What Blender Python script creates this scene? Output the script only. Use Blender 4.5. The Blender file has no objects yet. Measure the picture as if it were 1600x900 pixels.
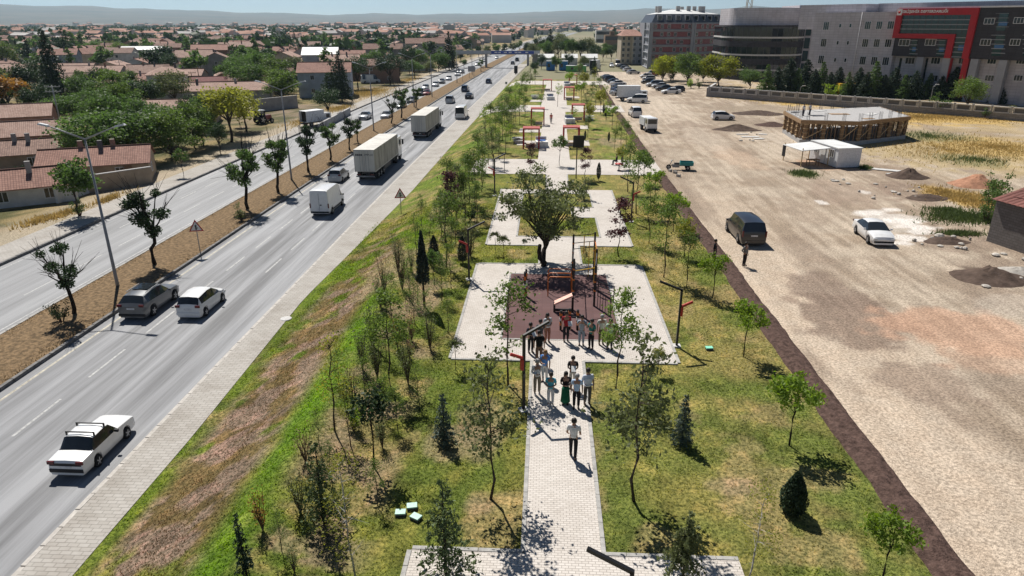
import bpy, bmesh, math, random
import numpy as np
from mathutils import Vector, Matrix

# ---------------------------------------------------------------- camera, sky, sun, exposure
S = bpy.context.scene
COL = S.collection
F, H, VX, VY = 1067.0, 18.0, 855.0, 35.0
pitch = math.atan((450 - VY) / F)
yaw = math.atan((VX - 800) / F * math.cos(pitch))
cd = bpy.data.cameras.new('camera'); cam = bpy.data.objects.new('camera', cd); COL.objects.link(cam)
cam.location = (0, 0, H); cam.rotation_euler = (math.pi / 2 - pitch, 0, yaw)
cd.sensor_width = 36; cd.lens = F / 1600 * 36; cd.clip_start = 0.5; cd.clip_end = 60000
S.camera = cam
SUN_EL, SUN_AZ = math.radians(54), math.atan2(-0.47, 0.88)      # azimuth from +Y towards +X
w = bpy.data.worlds.new('World'); S.world = w; w.use_nodes = True
nt = w.node_tree; bg = nt.nodes['Background']
sk = nt.nodes.new('ShaderNodeTexSky'); sk.sky_type = 'NISHITA'; sk.sun_disc = False
sk.sun_elevation = SUN_EL; sk.sun_rotation = SUN_AZ; sk.altitude = 1200; sk.air_density = 0.65; sk.dust_density = 0.05; sk.ozone_density = 1.0
nt.links.new(sk.outputs[0], bg.inputs[0]); bg.inputs[1].default_value = 0.056
sd = bpy.data.lights.new('sun', 'SUN'); sun = bpy.data.objects.new('sun', sd); COL.objects.link(sun)
sd.energy = 5.0; sd.angle = math.radians(0.53); sd.color = (1.0, 0.955, 0.89)
sv = Vector((math.sin(SUN_AZ) * math.cos(SUN_EL), math.cos(SUN_AZ) * math.cos(SUN_EL), math.sin(SUN_EL)))
sun.rotation_euler = sv.to_track_quat('Z', 'Y').to_euler(); sun.location = (-40, 60, 90)
S.view_settings.view_transform = 'Standard'; S.view_settings.look = 'None'; S.view_settings.exposure = 0.32; S.view_settings.gamma = 1.0
S.view_settings.use_curve_mapping = False
S.render.engine = 'CYCLES'
S.cycles.max_bounces = 6; S.cycles.diffuse_bounces = 2; S.cycles.glossy_bounces = 2; S.cycles.transmission_bounces = 3
S.cycles.transparent_max_bounces = 8; S.cycles.volume_bounces = 0
S.cycles.use_denoising = True

R = math.radians
rng = np.random.default_rng(7)
random.seed(7)

# ---------------------------------------------------------------- pixel -> place
cy_, sy_, cp_, sp_ = math.cos(yaw), math.sin(yaw), math.cos(pitch), math.sin(pitch)
FW = np.array([-sy_ * cp_, cy_ * cp_, -sp_]); RT = np.array([cy_, sy_, 0.0]); UP = np.cross(RT, FW)
def ray(x, y): return FW + RT * ((x - 800) / F) - UP * ((y - 450) / F)
def P(x, y, z=0.0):
    d = ray(x, y); t = (z - H) / d[2]; return np.array([d[0] * t, d[1] * t, z])
def at(x, y, Y):
    d = ray(x, y); t = Y / d[1]; return np.array([d[0] * t, Y, H + d[2] * t])
def sm(a, b, x):
    t = np.clip((np.asarray(x, float) - a) / (b - a), 0, 1); return t * t * (3 - 2 * t)
def cv(Y):
    Y = np.asarray(Y, float); return 6.0 * np.power(np.maximum(Y - 60, 0) / 270.0, 1.6)
def gz(X, Y):
    """height of the ground: the road lies 2 m below the park"""
    X = np.asarray(X, float) - cv(Y); Y = np.asarray(Y, float)
    base = 0.15 + 1.85 * sm(-16.2, -9.6, X)
    mound = 0.55 * np.exp(-((X + 9.2) / 1.5) ** 2) * sm(60, 40, Y)
    return base + mound
def G(x, y):
    """where the ray of a pixel meets the park, embankment or field"""
    z = 2.0
    for _ in range(40):
        q = P(x, y, z); z = 0.5 * z + 0.5 * float(gz(q[0], q[1]))
    q = P(x, y, z); return q
def hgt(x, yb, yt, g=G, xt=None):
    b = g(x, yb); d = ray(x if xt is None else xt, yt); return H + d[2] * b[1] / d[1] - b[2]
def L0(x, y): return P(x, y, 0.12)

# ---------------------------------------------------------------- numeric noise
def vnoise(x, y, seed=0):
    xi = np.floor(x).astype(np.int64); yi = np.floor(y).astype(np.int64); fx = x - xi; fy = y - yi
    fx = fx * fx * (3 - 2 * fx); fy = fy * fy * (3 - 2 * fy)
    def h(a, b):
        n = (a * 374761393 + b * 668265263 + seed * 144665) & 0xffffffff
        n = ((n ^ (n >> 13)) * 1274126177) & 0xffffffff
        return ((n ^ (n >> 16)) & 0xffff) / 65535.0
    return (h(xi, yi) * (1 - fx) + h(xi + 1, yi) * fx) * (1 - fy) + (h(xi, yi + 1) * (1 - fx) + h(xi + 1, yi + 1) * fx) * fy
def fbm(x, y, s=1.0, o=4, seed=0):
    x = np.asarray(x, float) * s; y = np.asarray(y, float) * s; v = 0; a = 0.5; t = 0
    for k in range(o):
        v = v + a * vnoise(x, y, seed + k * 17); t += a; a *= 0.5; x = x * 2.03 + 5.1; y = y * 2.03 + 1.7
    return v / t
def mix(a, b, t):
    t = np.asarray(t)[..., None]; return np.asarray(a) * (1 - t) + np.asarray(b) * t

# ---------------------------------------------------------------- materials
MATS = {}
def mat(name, col, rough=0.8, var=0.12, scale=3.0, bump=0.0, bscale=None, metal=0.0, spec=0.3, col2=None, stretch=None, rnd=0.0, coord='Object', attr=False, trans=0.0, coat=0.0, emit=None, crisp=.2):
    """principled material: base colour broken up by two scales of noise, optional relief, per-object tint"""
    m = bpy.data.materials.new(name); MATS[name] = m; m.use_nodes = True; t = m.node_tree; N = t.nodes; b = N['Principled BSDF']
    b.inputs['Roughness'].default_value = rough; b.inputs['Metallic'].default_value = metal; b.inputs['Specular IOR Level'].default_value = spec
    if coat: b.inputs['Coat Weight'].default_value = coat; b.inputs['Coat Roughness'].default_value = 0.08
    tc = N.new('ShaderNodeTexCoord'); src = tc.outputs['Object']
    if coord == 'World':
        ge = N.new('ShaderNodeNewGeometry'); src = ge.outputs['Position']
    if stretch:
        mp = N.new('ShaderNodeMapping'); mp.inputs['Scale'].default_value = stretch; t.links.new(src, mp.inputs[0]); src = mp.outputs[0]
    n1 = N.new('ShaderNodeTexNoise'); n1.inputs['Scale'].default_value = scale; n1.inputs['Detail'].default_value = 6; n1.inputs['Roughness'].default_value = 0.65
    t.links.new(src, n1.inputs['Vector'])
    mx = N.new('ShaderNodeMix'); mx.data_type = 'RGBA'; mx.blend_type = 'MIX'
    c = np.array(col); c2 = np.array(col2) if col2 is not None else c * (1 - 2.2 * var)
    c1 = c if col2 is not None else np.minimum(c * (1 + 2.2 * var), 0.95)
    rm = N.new('ShaderNodeMapRange'); rm.inputs[1].default_value = 0.5 - crisp; rm.inputs[2].default_value = 0.5 + crisp
    t.links.new(n1.outputs[0], rm.inputs[0]); t.links.new(rm.outputs[0], mx.inputs[0])
    mx.inputs[6].default_value = (*c1, 1); mx.inputs[7].default_value = (*c2, 1); out = mx.outputs[2]
    if attr:
        at_ = N.new('ShaderNodeAttribute'); at_.attribute_name = 'Col'
        m2 = N.new('ShaderNodeMix'); m2.data_type = 'RGBA'; m2.blend_type = 'MULTIPLY'; m2.inputs[0].default_value = 1.0
        t.links.new(at_.outputs['Color'], m2.inputs[6]); t.links.new(out, m2.inputs[7]); out = m2.outputs[2]
    if rnd:
        oi = N.new('ShaderNodeObjectInfo'); hs = N.new('ShaderNodeHueSaturation'); r2 = N.new('ShaderNodeMapRange')
        r2.inputs[3].default_value = 1 - rnd; r2.inputs[4].default_value = 1 + rnd; t.links.new(oi.outputs['Random'], r2.inputs[0])
        t.links.new(r2.outputs[0], hs.inputs['Value']); t.links.new(out, hs.inputs['Color']); out = hs.outputs[0]
    t.links.new(out, b.inputs['Base Color'])
    if bump:
        n2 = N.new('ShaderNodeTexNoise'); n2.inputs['Scale'].default_value = bscale or scale * 6; n2.inputs['Detail'].default_value = 5
        t.links.new(src, n2.inputs['Vector']); bp = N.new('ShaderNodeBump'); bp.inputs['Strength'].default_value = bump; bp.inputs['Distance'].default_value = 0.05
        t.links.new(n2.outputs[0], bp.inputs['Height']); t.links.new(bp.outputs[0], b.inputs['Normal'])
    if trans:
        tr = N.new('ShaderNodeBsdfTranslucent'); ms = N.new('ShaderNodeMixShader'); ms.inputs[0].default_value = trans
        hs2 = N.new('ShaderNodeHueSaturation'); hs2.inputs['Value'].default_value = 1.5; hs2.inputs['Saturation'].default_value = 1.1; t.links.new(out, hs2.inputs['Color'])
        t.links.new(hs2.outputs[0], tr.inputs[0]); t.links.new(b.outputs[0], ms.inputs[1]); t.links.new(tr.outputs[0], ms.inputs[2])
        t.links.new(ms.outputs[0], N['Material Output'].inputs[0])
    if emit: b.inputs['Emission Color'].default_value = (*emit, 1); b.inputs['Emission Strength'].default_value = 1
    return m
def brickmat(name, c1, c2, mortar, bw, bh, msize=0.012, rough=0.85, coord='World', bump=0.4, var=0.25, axis=None, offs=0.5, dirt=(0.5, 0.45, 0.4), dirtamt=0.35):
    """small unit pavers, bricks or cladding too fine to tell apart singly"""
    m = bpy.data.materials.new(name); MATS[name] = m; m.use_nodes = True; t = m.node_tree; N = t.nodes; b = N['Principled BSDF']; b.inputs['Roughness'].default_value = rough; b.inputs['Specular IOR Level'].default_value = 0.25
    if coord == 'World': src = N.new('ShaderNodeNewGeometry').outputs['Position']
    elif coord == 'UV': src = N.new('ShaderNodeUVMap').outputs[0]
    else: src = N.new('ShaderNodeTexCoord').outputs['Object']
    raw = src
    if axis:
        mp = N.new('ShaderNodeMapping'); mp.inputs['Rotation'].default_value = axis; t.links.new(src, mp.inputs[0]); src = mp.outputs[0]
    br = N.new('ShaderNodeTexBrick'); br.inputs['Color1'].default_value = (*c1, 1); br.inputs['Color2'].default_value = (*c2, 1); br.inputs['Mortar'].default_value = (*mortar, 1)
    br.inputs['Scale'].default_value = 1; br.inputs['Mortar Size'].default_value = msize; br.inputs['Brick Width'].default_value = bw; br.inputs['Row Height'].default_value = bh; br.inputs['Bias'].default_value = 0; br.offset = offs
    t.links.new(src, br.inputs['Vector'])
    n1 = N.new('ShaderNodeTexNoise'); n1.inputs['Scale'].default_value = 0.35; n1.inputs['Detail'].default_value = 7; n1.inputs['Roughness'].default_value = 0.7; t.links.new(raw, n1.inputs['Vector'])
    rm = N.new('ShaderNodeMapRange'); rm.inputs[1].default_value = 0.45; rm.inputs[2].default_value = 0.75; rm.inputs[4].default_value = dirtamt; t.links.new(n1.outputs[0], rm.inputs[0])
    mx = N.new('ShaderNodeMix'); mx.data_type = 'RGBA'; mx.blend_type = 'MULTIPLY'; mx.inputs[7].default_value = (*dirt, 1)
    t.links.new(rm.outputs[0], mx.inputs[0]); t.links.new(br.outputs[0], mx.inputs[6])
    t.links.new(mx.outputs[2], b.inputs['Base Color'])
    bp = N.new('ShaderNodeBump'); bp.inputs['Strength'].default_value = bump; bp.inputs['Distance'].default_value = 0.01; bp.invert = True
    t.links.new(br.outputs['Fac'], bp.inputs['Height']); t.links.new(bp.outputs[0], b.inputs['Normal'])
    return m
def glassmat(name, col=(0.02, 0.025, 0.03), rough=0.06):
    m = bpy.data.materials.new(name); MATS[name] = m; m.use_nodes = True; b = m.node_tree.nodes['Principled BSDF']
    b.inputs['Base Color'].default_value = (*col, 1); b.inputs['Roughness'].default_value = rough; b.inputs['Specular IOR Level'].default_value = 0.6; return m

mat('asphalt', (0.205, 0.208, 0.215), 0.72, 0.19, 1.0, 0.25, 60, spec=0.45, stretch=(0.9, 0.03, 1), coord='World', crisp=.12)
mat('asphalt_worn', (0.23, 0.233, 0.238), 0.7, 0.15, 1.0, 0.25, 60, spec=0.45, stretch=(0.9, 0.04, 1), coord='World')
mat('paint_white', (0.37, 0.37, 0.36), 0.6, 0.2, 5.0, coord='World')
mat('paint_cream', (0.40, 0.37, 0.30), 0.6, 0.2, 3.0, coord='World')
mat('kerb_grey', (0.36, 0.35, 0.33), 0.85, 0.12, 4, 0.3, 40, coord='World')
mat('kerb_dark', (0.17, 0.165, 0.16), 0.9, 0.18, 4, 0.3, 40, coord='World')
mat('kerb_light', (0.47, 0.44, 0.40), 0.85, 0.1, 4, 0.3, 40, coord='World')
brickmat('paver', (0.62, 0.575, 0.525), (0.54, 0.495, 0.445), (0.33, 0.30, 0.27), 0.215, 0.108, 0.010)
brickmat('sidewalk_paver', (0.43, 0.405, 0.37), (0.37, 0.345, 0.31), (0.25, 0.235, 0.21), 0.40, 0.2, 0.014, dirtamt=0.6)
brickmat('rubber', (0.135, 0.075, 0.072), (0.115, 0.064, 0.062), (0.09, 0.05, 0.05), 0.5, 0.5, 0.006, offs=0, dirt=(0.75, 0.6, 0.55), dirtamt=0.6)
mat('ground_attr', (1.22, 1.19, 1.15), 0.95, 0.0, 8.0, 1.0, 26, spec=0.1, col2=(0.60, 0.575, 0.55), coord='World', attr=True, crisp=.12)
mat('lawn_attr', (1.5, 1.42, 1.35), 0.95, 0.0, 7.0, 1.0, 40, spec=0.1, col2=(0.46, 0.50, 0.44), coord='World', attr=True, crisp=.11)
mat('grass_blade', (1.35, 1.3, 1.2), 0.8, 0.0, 2.0, spec=0.1, col2=(0.95, 0.98, 0.9), coord='World', attr=True, trans=0.45)
mat('soil', (0.090, 0.058, 0.048), 0.95, 0.28, 5.0, 1.0, 16, spec=0.1, coord='World')
mat('soil_dark', (0.095, 0.068, 0.054), 0.95, 0.2, 1.5, 1.0, 8, spec=0.1, coord='World')
mat('soil_red', (0.36, 0.19, 0.12), 0.95, 0.15, 1.5, 0.9, 8, spec=0.1, coord='World')
mat('rock', (0.40, 0.37, 0.33), 0.95, 0.15, 4, 0.6, 12, spec=0.1, rnd=0.25)
mat('far_land', (0.30, 0.255, 0.18), 0.95, 0.0, 0.006, spec=0.05, col2=(0.16, 0.17, 0.10), coord='World')
mat('hill', (0.165, 0.142, 0.112), 0.95, 0.0, 0.0022, spec=0.05, col2=(0.08, 0.085, 0.07), coord='World')
mat('median_grass', (0.27, 0.185, 0.105), 0.95, 0.0, 4.0, 1.0, 24, spec=0.1, col2=(0.12, 0.085, 0.05), coord='World', crisp=.1)
mat('dry_grass', (0.42, 0.31, 0.13), 0.95, 0.2, 0.8, 1.0, 14, spec=0.1, coord='World', trans=0.25)
mat('weed', (0.085, 0.115, 0.04), 0.8, 0.2, 3, trans=0.3, rnd=0.2)
# foliage
for nm, c, tr in (('leaf_green', (0.060, 0.100, 0.026), .38), ('leaf_dark', (0.030, 0.055, 0.020), .25), ('leaf_bright', (0.125, 0.185, 0.026), .42), ('leaf_yellow', (0.16, 0.165, 0.030), .42), ('leaf_mid', (0.072, 0.108, 0.024), .38), ('leaf_fresh', (0.095, 0.135, 0.030), .42), ('leaf_gold', (0.15, 0.165, 0.022), .42),
                  ('leaf_copper', (0.055, 0.020, 0.024), .3), ('leaf_conifer', (0.026, 0.046, 0.022), .12), ('leaf_blue', (0.048, 0.070, 0.055), .12), ('leaf_rust', (0.19, 0.105, 0.03), .35),
                  ('leaf_olive', (0.085, 0.10, 0.040), .35), ('leaf_brown', (0.13, 0.085, 0.05), .3), ('leaf_cypress', (0.028, 0.040, 0.030), .1), ('leaf_pine', (0.06, 0.085, 0.03), .15)):
    mat(nm, tuple(np.array(c) * (1.45 if nm[5:] not in ('conifer', 'cypress', 'dark') else 1.15)), 0.62, 0.18, 1.3, spec=0.35, rnd=0.16, trans=tr)
mat('bark', (0.085, 0.068, 0.055), 0.95, 0.2, 8, 0.6, 30, spec=0.1)
mat('bark_dark', (0.035, 0.028, 0.024), 0.95, 0.2, 8, 0.6, 30, spec=0.1)
mat('bark_pale', (0.40, 0.38, 0.34), 0.9, 0.25, 6, 0.4, 20, spec=0.1)
mat('twig', (0.12, 0.085, 0.065), 0.95, 0.2, 8, spec=0.1)
# metals, plastics
for nm, c, ro, me in (('metal_black', (0.012, 0.012, 0.013), .45, 0), ('metal_galv', (0.27, 0.275, 0.28), .5, .2), ('metal_red', (0.42, 0.030, 0.022), .45, 0), ('metal_orange', (0.62, 0.17, 0.03), .45, 0), ('metal_yellow', (0.72, 0.42, 0.03), .45, 0),
                      ('pergola_red', (0.40, 0.028, 0.026), .5, 0), ('pergola_pink', (0.60, 0.16, 0.14), .55, 0), ('lamp_head', (0.62, 0.63, 0.64), .4, 0), ('steel_dark', (0.08, 0.08, 0.085), .55, .2), ('valve_lid', (0.42, 0.62, 0.52), .6, 0), ('valve_mint', (0.22, 0.62, 0.44), .6, 0),
                      ('pad_salmon', (0.78, 0.45, 0.36), .6, 0), ('concrete', (0.38, 0.37, 0.36), .9, 0), ('concrete_pale', (0.52, 0.51, 0.49), .9, 0), ('block_white', (0.66, 0.65, 0.63), .75, 0), ('panel_navy', (0.012, 0.03, 0.11), .4, 0), ('panel_blue', (0.03, 0.12, 0.38), .5, 0),
                      ('rubber_tyre', (0.013, 0.013, 0.014), .9, 0), ('rim_grey', (0.42, 0.42, 0.43), .4, .5), ('plastic_black', (0.016, 0.016, 0.018), .6, 0), ('plate_white', (0.66, 0.66, 0.66), .5, 0), ('lamp_red', (0.10, 0.006, 0.008), .25, 0), ('lamp_clear', (0.62, 0.63, 0.62), .15, 0),
                      ('sign_white', (0.72, 0.71, 0.68), .5, 0), ('sign_red', (0.42, 0.02, 0.03), .5, 0), ('sign_back', (0.32, 0.33, 0.34), .6, 0), ('wood_raw', (0.24, 0.15, 0.08), .85, 0), ('wood_pale', (0.50, 0.36, 0.20), .85, 0), ('plywood', (0.30, 0.19, 0.10), .85, 0), ('cabin_white', (0.66, 0.67, 0.68), .5, 0),
                      ('teal_paint', (0.012, 0.20, 0.20), .45, 0), ('banner_blue', (0.05, 0.09, 0.36), .6, 0), ('skin', (0.34, 0.19, 0.125), .6, 0), ('hair_dark', (0.018, 0.013, 0.011), .6, 0), ('hair_blond', (0.25, 0.14, 0.06), .6, 0), ('hair_grey', (0.36, 0.35, 0.34), .6, 0), ('shoe', (0.02, 0.018, 0.017), .5, 0),
                      ('shoe_white', (0.66, 0.65, 0.63), .6, 0), ('paper', (0.76, 0.76, 0.74), .7, 0), ('tarp_black', (0.012, 0.012, 0.014), .7, 0), ('steel_panel', (0.45, 0.47, 0.49), .5, .2), ('container_blue', (0.03, 0.16, 0.42), .5, 0), ('container_green', (0.13, 0.42, 0.12), .5, 0), ('insulator', (0.32, 0.33, 0.33), .6, 0)):
    mat(nm, c, ro, 0.07 if 'metal' in nm or 'lamp' in nm else 0.1, 5, metal=me, spec=0.4)
for nm, c in (('car_white', (0.72, 0.72, 0.71)), ('car_offwhite', (0.62, 0.61, 0.57)), ('car_grey', (0.135, 0.14, 0.145)), ('car_silver', (0.42, 0.43, 0.44)), ('car_black', (0.006, 0.007, 0.010)), ('car_navy', (0.02, 0.035, 0.08)), ('car_red', (0.20, 0.02, 0.02)), ('car_blue', (0.05, 0.10, 0.22)), ('car_beige', (0.36, 0.32, 0.27))):
    mat(nm, c, 0.32, 0.035, 2.5, spec=0.5, coat=0.5, metal=0.25 if nm in ('car_silver', 'car_grey') else 0.0)
mat('truck_box', (0.56, 0.54, 0.49), 0.6, 0.09, 0.8, stretch=(1, 1, 0.3))
mat('truck_dirty', (0.37, 0.35, 0.31), 0.7, 0.16, 1.4, stretch=(1, 1, 0.3))
glassmat('glass_car'); glassmat('glass_dark', (0.015, 0.022, 0.026), 0.05); glassmat('glass_teal', (0.012, 0.045, 0.05), 0.07); glassmat('glass_blue', (0.04, 0.13, 0.30), 0.1); glassmat('glass_win', (0.03, 0.035, 0.04), 0.08)

def rooftile(name, c1, c2, coord='UV', rough=0.85, pitchu=0.24, pitchv=0.36):
    """roof of small clay tiles: rows and rolls give relief and tile-by-tile colour (tiles a pixel or two wide)"""
    m = brickmat(name, c1, c2, tuple(np.array(c2) * 0.45), pitchu, pitchv, 0.02, rough, coord, 0.6, dirt=(0.45, 0.40, 0.38), dirtamt=0.7, offs=0.0)
    return m
rooftile('tile_red', (0.38, 0.215, 0.165), (0.29, 0.155, 0.12)); rooftile('tile_pink', (0.46, 0.315, 0.255), (0.37, 0.235, 0.185)); rooftile('tile_brown', (0.28, 0.165, 0.125), (0.20, 0.115, 0.09)); rooftile('tile_old', (0.34, 0.22, 0.175), (0.23, 0.145, 0.115))
rooftile('tile_maroon', (0.20, 0.075, 0.065), (0.15, 0.055, 0.05))
for nm, c in (('plaster_white', (0.60, 0.585, 0.55)), ('plaster_cream', (0.50, 0.43, 0.33)), ('plaster_grey', (0.32, 0.31, 0.30)), ('plaster_pink', (0.47, 0.27, 0.22)), ('plaster_blue', (0.36, 0.40, 0.46)), ('plaster_tan', (0.36, 0.285, 0.21)), ('plaster_brown', (0.22, 0.15, 0.105))):
    mat(nm, c, 0.9, 0.1, 0.7, 0.2, 20, spec=0.1, rnd=0.12)
brickmat('brick_wall', (0.30, 0.15, 0.10), (0.24, 0.12, 0.085), (0.30, 0.26, 0.22), 0.25, 0.08, 0.012, coord='Object', axis=(math.pi / 2, 0, 0))
brickmat('block_wall', (0.17, 0.155, 0.145), (0.14, 0.125, 0.115), (0.10, 0.09, 0.085), 0.4, 0.2, 0.015, coord='UV', dirt=(0.5, 0.42, 0.36), dirtamt=0.9)
brickmat('stone_clad', (0.54, 0.515, 0.535), (0.48, 0.455, 0.475), (0.28, 0.27, 0.28), 1.2, 0.6, 0.02, coord='UV', offs=0.0, bump=0.2)
brickmat('stone_dark', (0.058, 0.056, 0.062), (0.05, 0.048, 0.054), (0.03, 0.03, 0.032), 1.2, 0.6, 0.02, coord='UV', offs=0.0, bump=0.2)
brickmat('stone_wall', (0.27, 0.26, 0.255), (0.22, 0.21, 0.205), (0.13, 0.125, 0.12), 0.9, 0.3, 0.02, coord='UV')
mat('clad_red', (0.40, 0.020, 0.026), 0.5, 0.05, 1); mat('clad_maroon', (0.24, 0.085, 0.085), 0.6, 0.08, 1); mat('roof_slate', (0.045, 0.06, 0.085), 0.6, 0.1, 1); mat('clad_grey', (0.30, 0.305, 0.325), 0.7, 0.07, 0.6)
mat('roof_sheet', (0.66, 0.66, 0.64), 0.5, 0.08, 0.6); mat('frame_white', (0.66, 0.66, 0.66), 0.5, 0.05, 2); mat('far_block', (0.42, 0.41, 0.40), 0.9, 0.12, 0.02, coord='World', rnd=0.2)
mat('cloth', (0.5, 0.5, 0.5), 0.9, 0.1, 10)
CLOTH = {}
def cloth(c):
    k = tuple(round(x, 3) for x in c)
    if k not in CLOTH: CLOTH[k] = mat('cloth_%d' % len(CLOTH), k, 0.88, 0.09, 9, 0.3, 25, spec=0.15)
    return CLOTH[k]

# ---------------------------------------------------------------- mesh building
def mesh_np(name, V, Fq, mats, mi=None, colors=None, smooth=False, uv=None):
    me = bpy.data.meshes.new(name); V = np.asarray(V, np.float32).reshape(-1, 3); Fq = np.asarray(Fq, np.int32)
    n, k = Fq.shape
    me.vertices.add(len(V)); me.vertices.foreach_set('co', V.ravel())
    me.loops.add(n * k); me.loops.foreach_set('vertex_index', Fq.ravel())
    me.polygons.add(n); me.polygons.foreach_set('loop_start', np.arange(n, dtype=np.int32) * k)
    if mi is not None: me.polygons.foreach_set('material_index', np.asarray(mi, np.int32))
    if smooth: me.polygons.foreach_set('use_smooth', np.ones(n, bool))
    me.update(calc_edges=True)
    for m in (mats if isinstance(mats, (list, tuple)) else [mats]): me.materials.append(MATS[m] if isinstance(m, str) else m)
    if colors is not None:
        ca = me.color_attributes.new('Col', 'FLOAT_COLOR', 'POINT'); ca.data.foreach_set('color', np.c_[colors, np.ones(len(colors))].astype(np.float32).ravel())
    return me
def link(name, me, parent=None, loc=None, rz=0.0, scale=None):
    o = bpy.data.objects.new(name, me); COL.objects.link(o)
    if parent is not None: o.parent = parent
    if loc is not None: o.location = [float(v) for v in loc]
    if rz: o.rotation_euler = (0, 0, rz)
    if scale is not None: o.scale = (scale,) * 3 if np.isscalar(scale) else scale
    return o
def tag(o, label=None, cat=None, group=None, kind=None):
    if label: o['label'] = label
    if cat: o['category'] = cat
    if group: o['group'] = group
    if kind: o['kind'] = kind
    return o
def thing(name, label, cat, loc=(0, 0, 0), rz=0.0, group=None, scale=None):
    return tag(link(name, None, None, loc, rz, scale), label, cat, group)
def dup(root, loc=None, rz=None, label=None, group=None, scale=None, parent=None):
    r = root.copy(); COL.objects.link(r); r.parent = parent
    if loc is not None: r.location = [float(v) for v in loc]
    if rz is not None: r.rotation_euler = (0, 0, rz)
    if scale is not None: r.scale = (scale,) * 3 if np.isscalar(scale) else scale
    if label: r['label'] = label
    if group: r['group'] = group
    for ch in root.children: dup(ch, parent=r)
    return r
class MB:
    """collects boxes, tubes, prisms; build() links them as one mesh"""
    def __init__(s): s.v = []; s.f = []; s.uv = []; s.sm = []
    def add(s, vs, fs, uvs=None, smooth=False):
        k = len(s.v); s.v += [tuple(map(float, q)) for q in vs]
        for i, f in enumerate(fs):
            s.f.append([k + j for j in f]); s.uv.append(uvs[i] if uvs else None); s.sm.append(smooth)
        return s
    def box(s, c, d, rz=0.0, tilt=None, taper=1.0):
        x, y, z = (a / 2 for a in d); vs = []
        for sz in (-1, 1):
            k = taper if sz > 0 else 1
            for sx, sy in ((-1, -1), (1, -1), (1, 1), (-1, 1)): vs.append(Vector((sx * x * k, sy * y * k, sz * z)))
        M = Matrix.Rotation(rz, 3, 'Z')
        if tilt is not None: M = M @ tilt
        vs = [M @ q + Vector([float(a) for a in c]) for q in vs]
        return s.add(vs, [(3, 2, 1, 0), (4, 5, 6, 7), (0, 1, 5, 4), (1, 2, 6, 5), (2, 3, 7, 6), (3, 0, 4, 7)])
    def bar(s, a, b, w, h=None):
        a = Vector([float(q) for q in a]); b = Vector([float(q) for q in b]); d = b - a; h = h or w
        q = d.to_track_quat('Z', 'Y').to_matrix(); x = q @ Vector((w / 2, 0, 0)); y = q @ Vector((0, h / 2, 0))
        vs = [a - x - y, a + x - y, a + x + y, a - x + y, b - x - y, b + x - y, b + x + y, b - x + y]
        return s.add(vs, [(3, 2, 1, 0), (4, 5, 6, 7), (0, 1, 5, 4), (1, 2, 6, 5), (2, 3, 7, 6), (3, 0, 4, 7)])
    def tube(s, pts, rad, n=6, cap=True):
        pts = [Vector([float(q) for q in p]) for p in pts]; rad = [rad] * len(pts) if np.isscalar(rad) else rad; vs = []; fs = []
        for i, p in enumerate(pts):
            d = (pts[min(i + 1, len(pts) - 1)] - pts[max(i - 1, 0)]); q = d.to_track_quat('Z', 'Y').to_matrix()
            for k in range(n):
                a = 2 * math.pi * k / n; vs.append(p + q @ Vector((math.cos(a) * rad[i], math.sin(a) * rad[i], 0)))
        for i in range(len(pts) - 1):
            for k in range(n): fs.append((i * n + k, i * n + (k + 1) % n, (i + 1) * n + (k + 1) % n, (i + 1) * n + k))
        s.add(vs, fs, smooth=n > 5)
        if cap:
            m = (len(pts) - 1) * n; k0 = len(s.v) - len(vs)
            s.f.append([k0 + k for k in range(n)][::-1]); s.f.append([k0 + m + k for k in range(n)]); s.uv += [None, None]; s.sm += [False, False]
        return s
    def prism(s, poly, z0, z1):
        n = len(poly); vs = [(x, y, z0) for x, y in poly] + [(x, y, z1) for x, y in poly]
        return s.add(vs, [tuple(range(n))[::-1], tuple(range(n, 2 * n))] + [(i, (i + 1) % n, n + (i + 1) % n, n + i) for i in range(n)])
    def lathe(s, prof, c=(0, 0, 0), n=12, axis='Z', smooth=True):
        vs = []; fs = []
        for r, z in prof:
            for k in range(n):
                a = 2 * math.pi * k / n; q = (r * math.cos(a), r * math.sin(a), z)
                if axis == 'X': q = (q[2], q[0], q[1])
                vs.append((q[0] + c[0], q[1] + c[1], q[2] + c[2]))
        for i in range(len(prof) - 1):
            for k in range(n): fs.append((i * n + k, i * n + (k + 1) % n, (i + 1) * n + (k + 1) % n, (i + 1) * n + k))
        fs.append(tuple(range(n))[::-1]); fs.append(tuple((len(prof) - 1) * n + k for k in range(n)))
        return s.add(vs, fs, smooth=smooth)
    def quad(s, a, b, c, d, uv=None): return s.add([a, b, c, d], [(0, 1, 2, 3)], [uv] if uv else None)
    def mesh(s, name, m):
        me = bpy.data.meshes.new(name); me.from_pydata(s.v, [], s.f); me.update()
        me.materials.append(MATS[m] if isinstance(m, str) else m)
        me.polygons.foreach_set('use_smooth', s.sm)
        if any(u is not None for u in s.uv):
            ul = me.uv_layers.new(name='UVMap').data
            for p in me.polygons:
                u = s.uv[p.index]
                if u is not None:
                    for li, q in zip(p.loop_indices, u): ul[li].uv = q
        return me
    def build(s, name, m, parent=None, loc=None, rz=0.0): return link(name, s.mesh(name, m), parent, loc, rz)
def wallquad(mb, a, b, z0, z1):
    """vertical wall face from a to b with metric uv"""
    l = math.hypot(b[0] - a[0], b[1] - a[1])
    mb.quad((a[0], a[1], z0), (b[0], b[1], z0), (b[0], b[1], z1), (a[0], a[1], z1), [(0, z0), (l, z0), (l, z1), (0, z1)])
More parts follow.
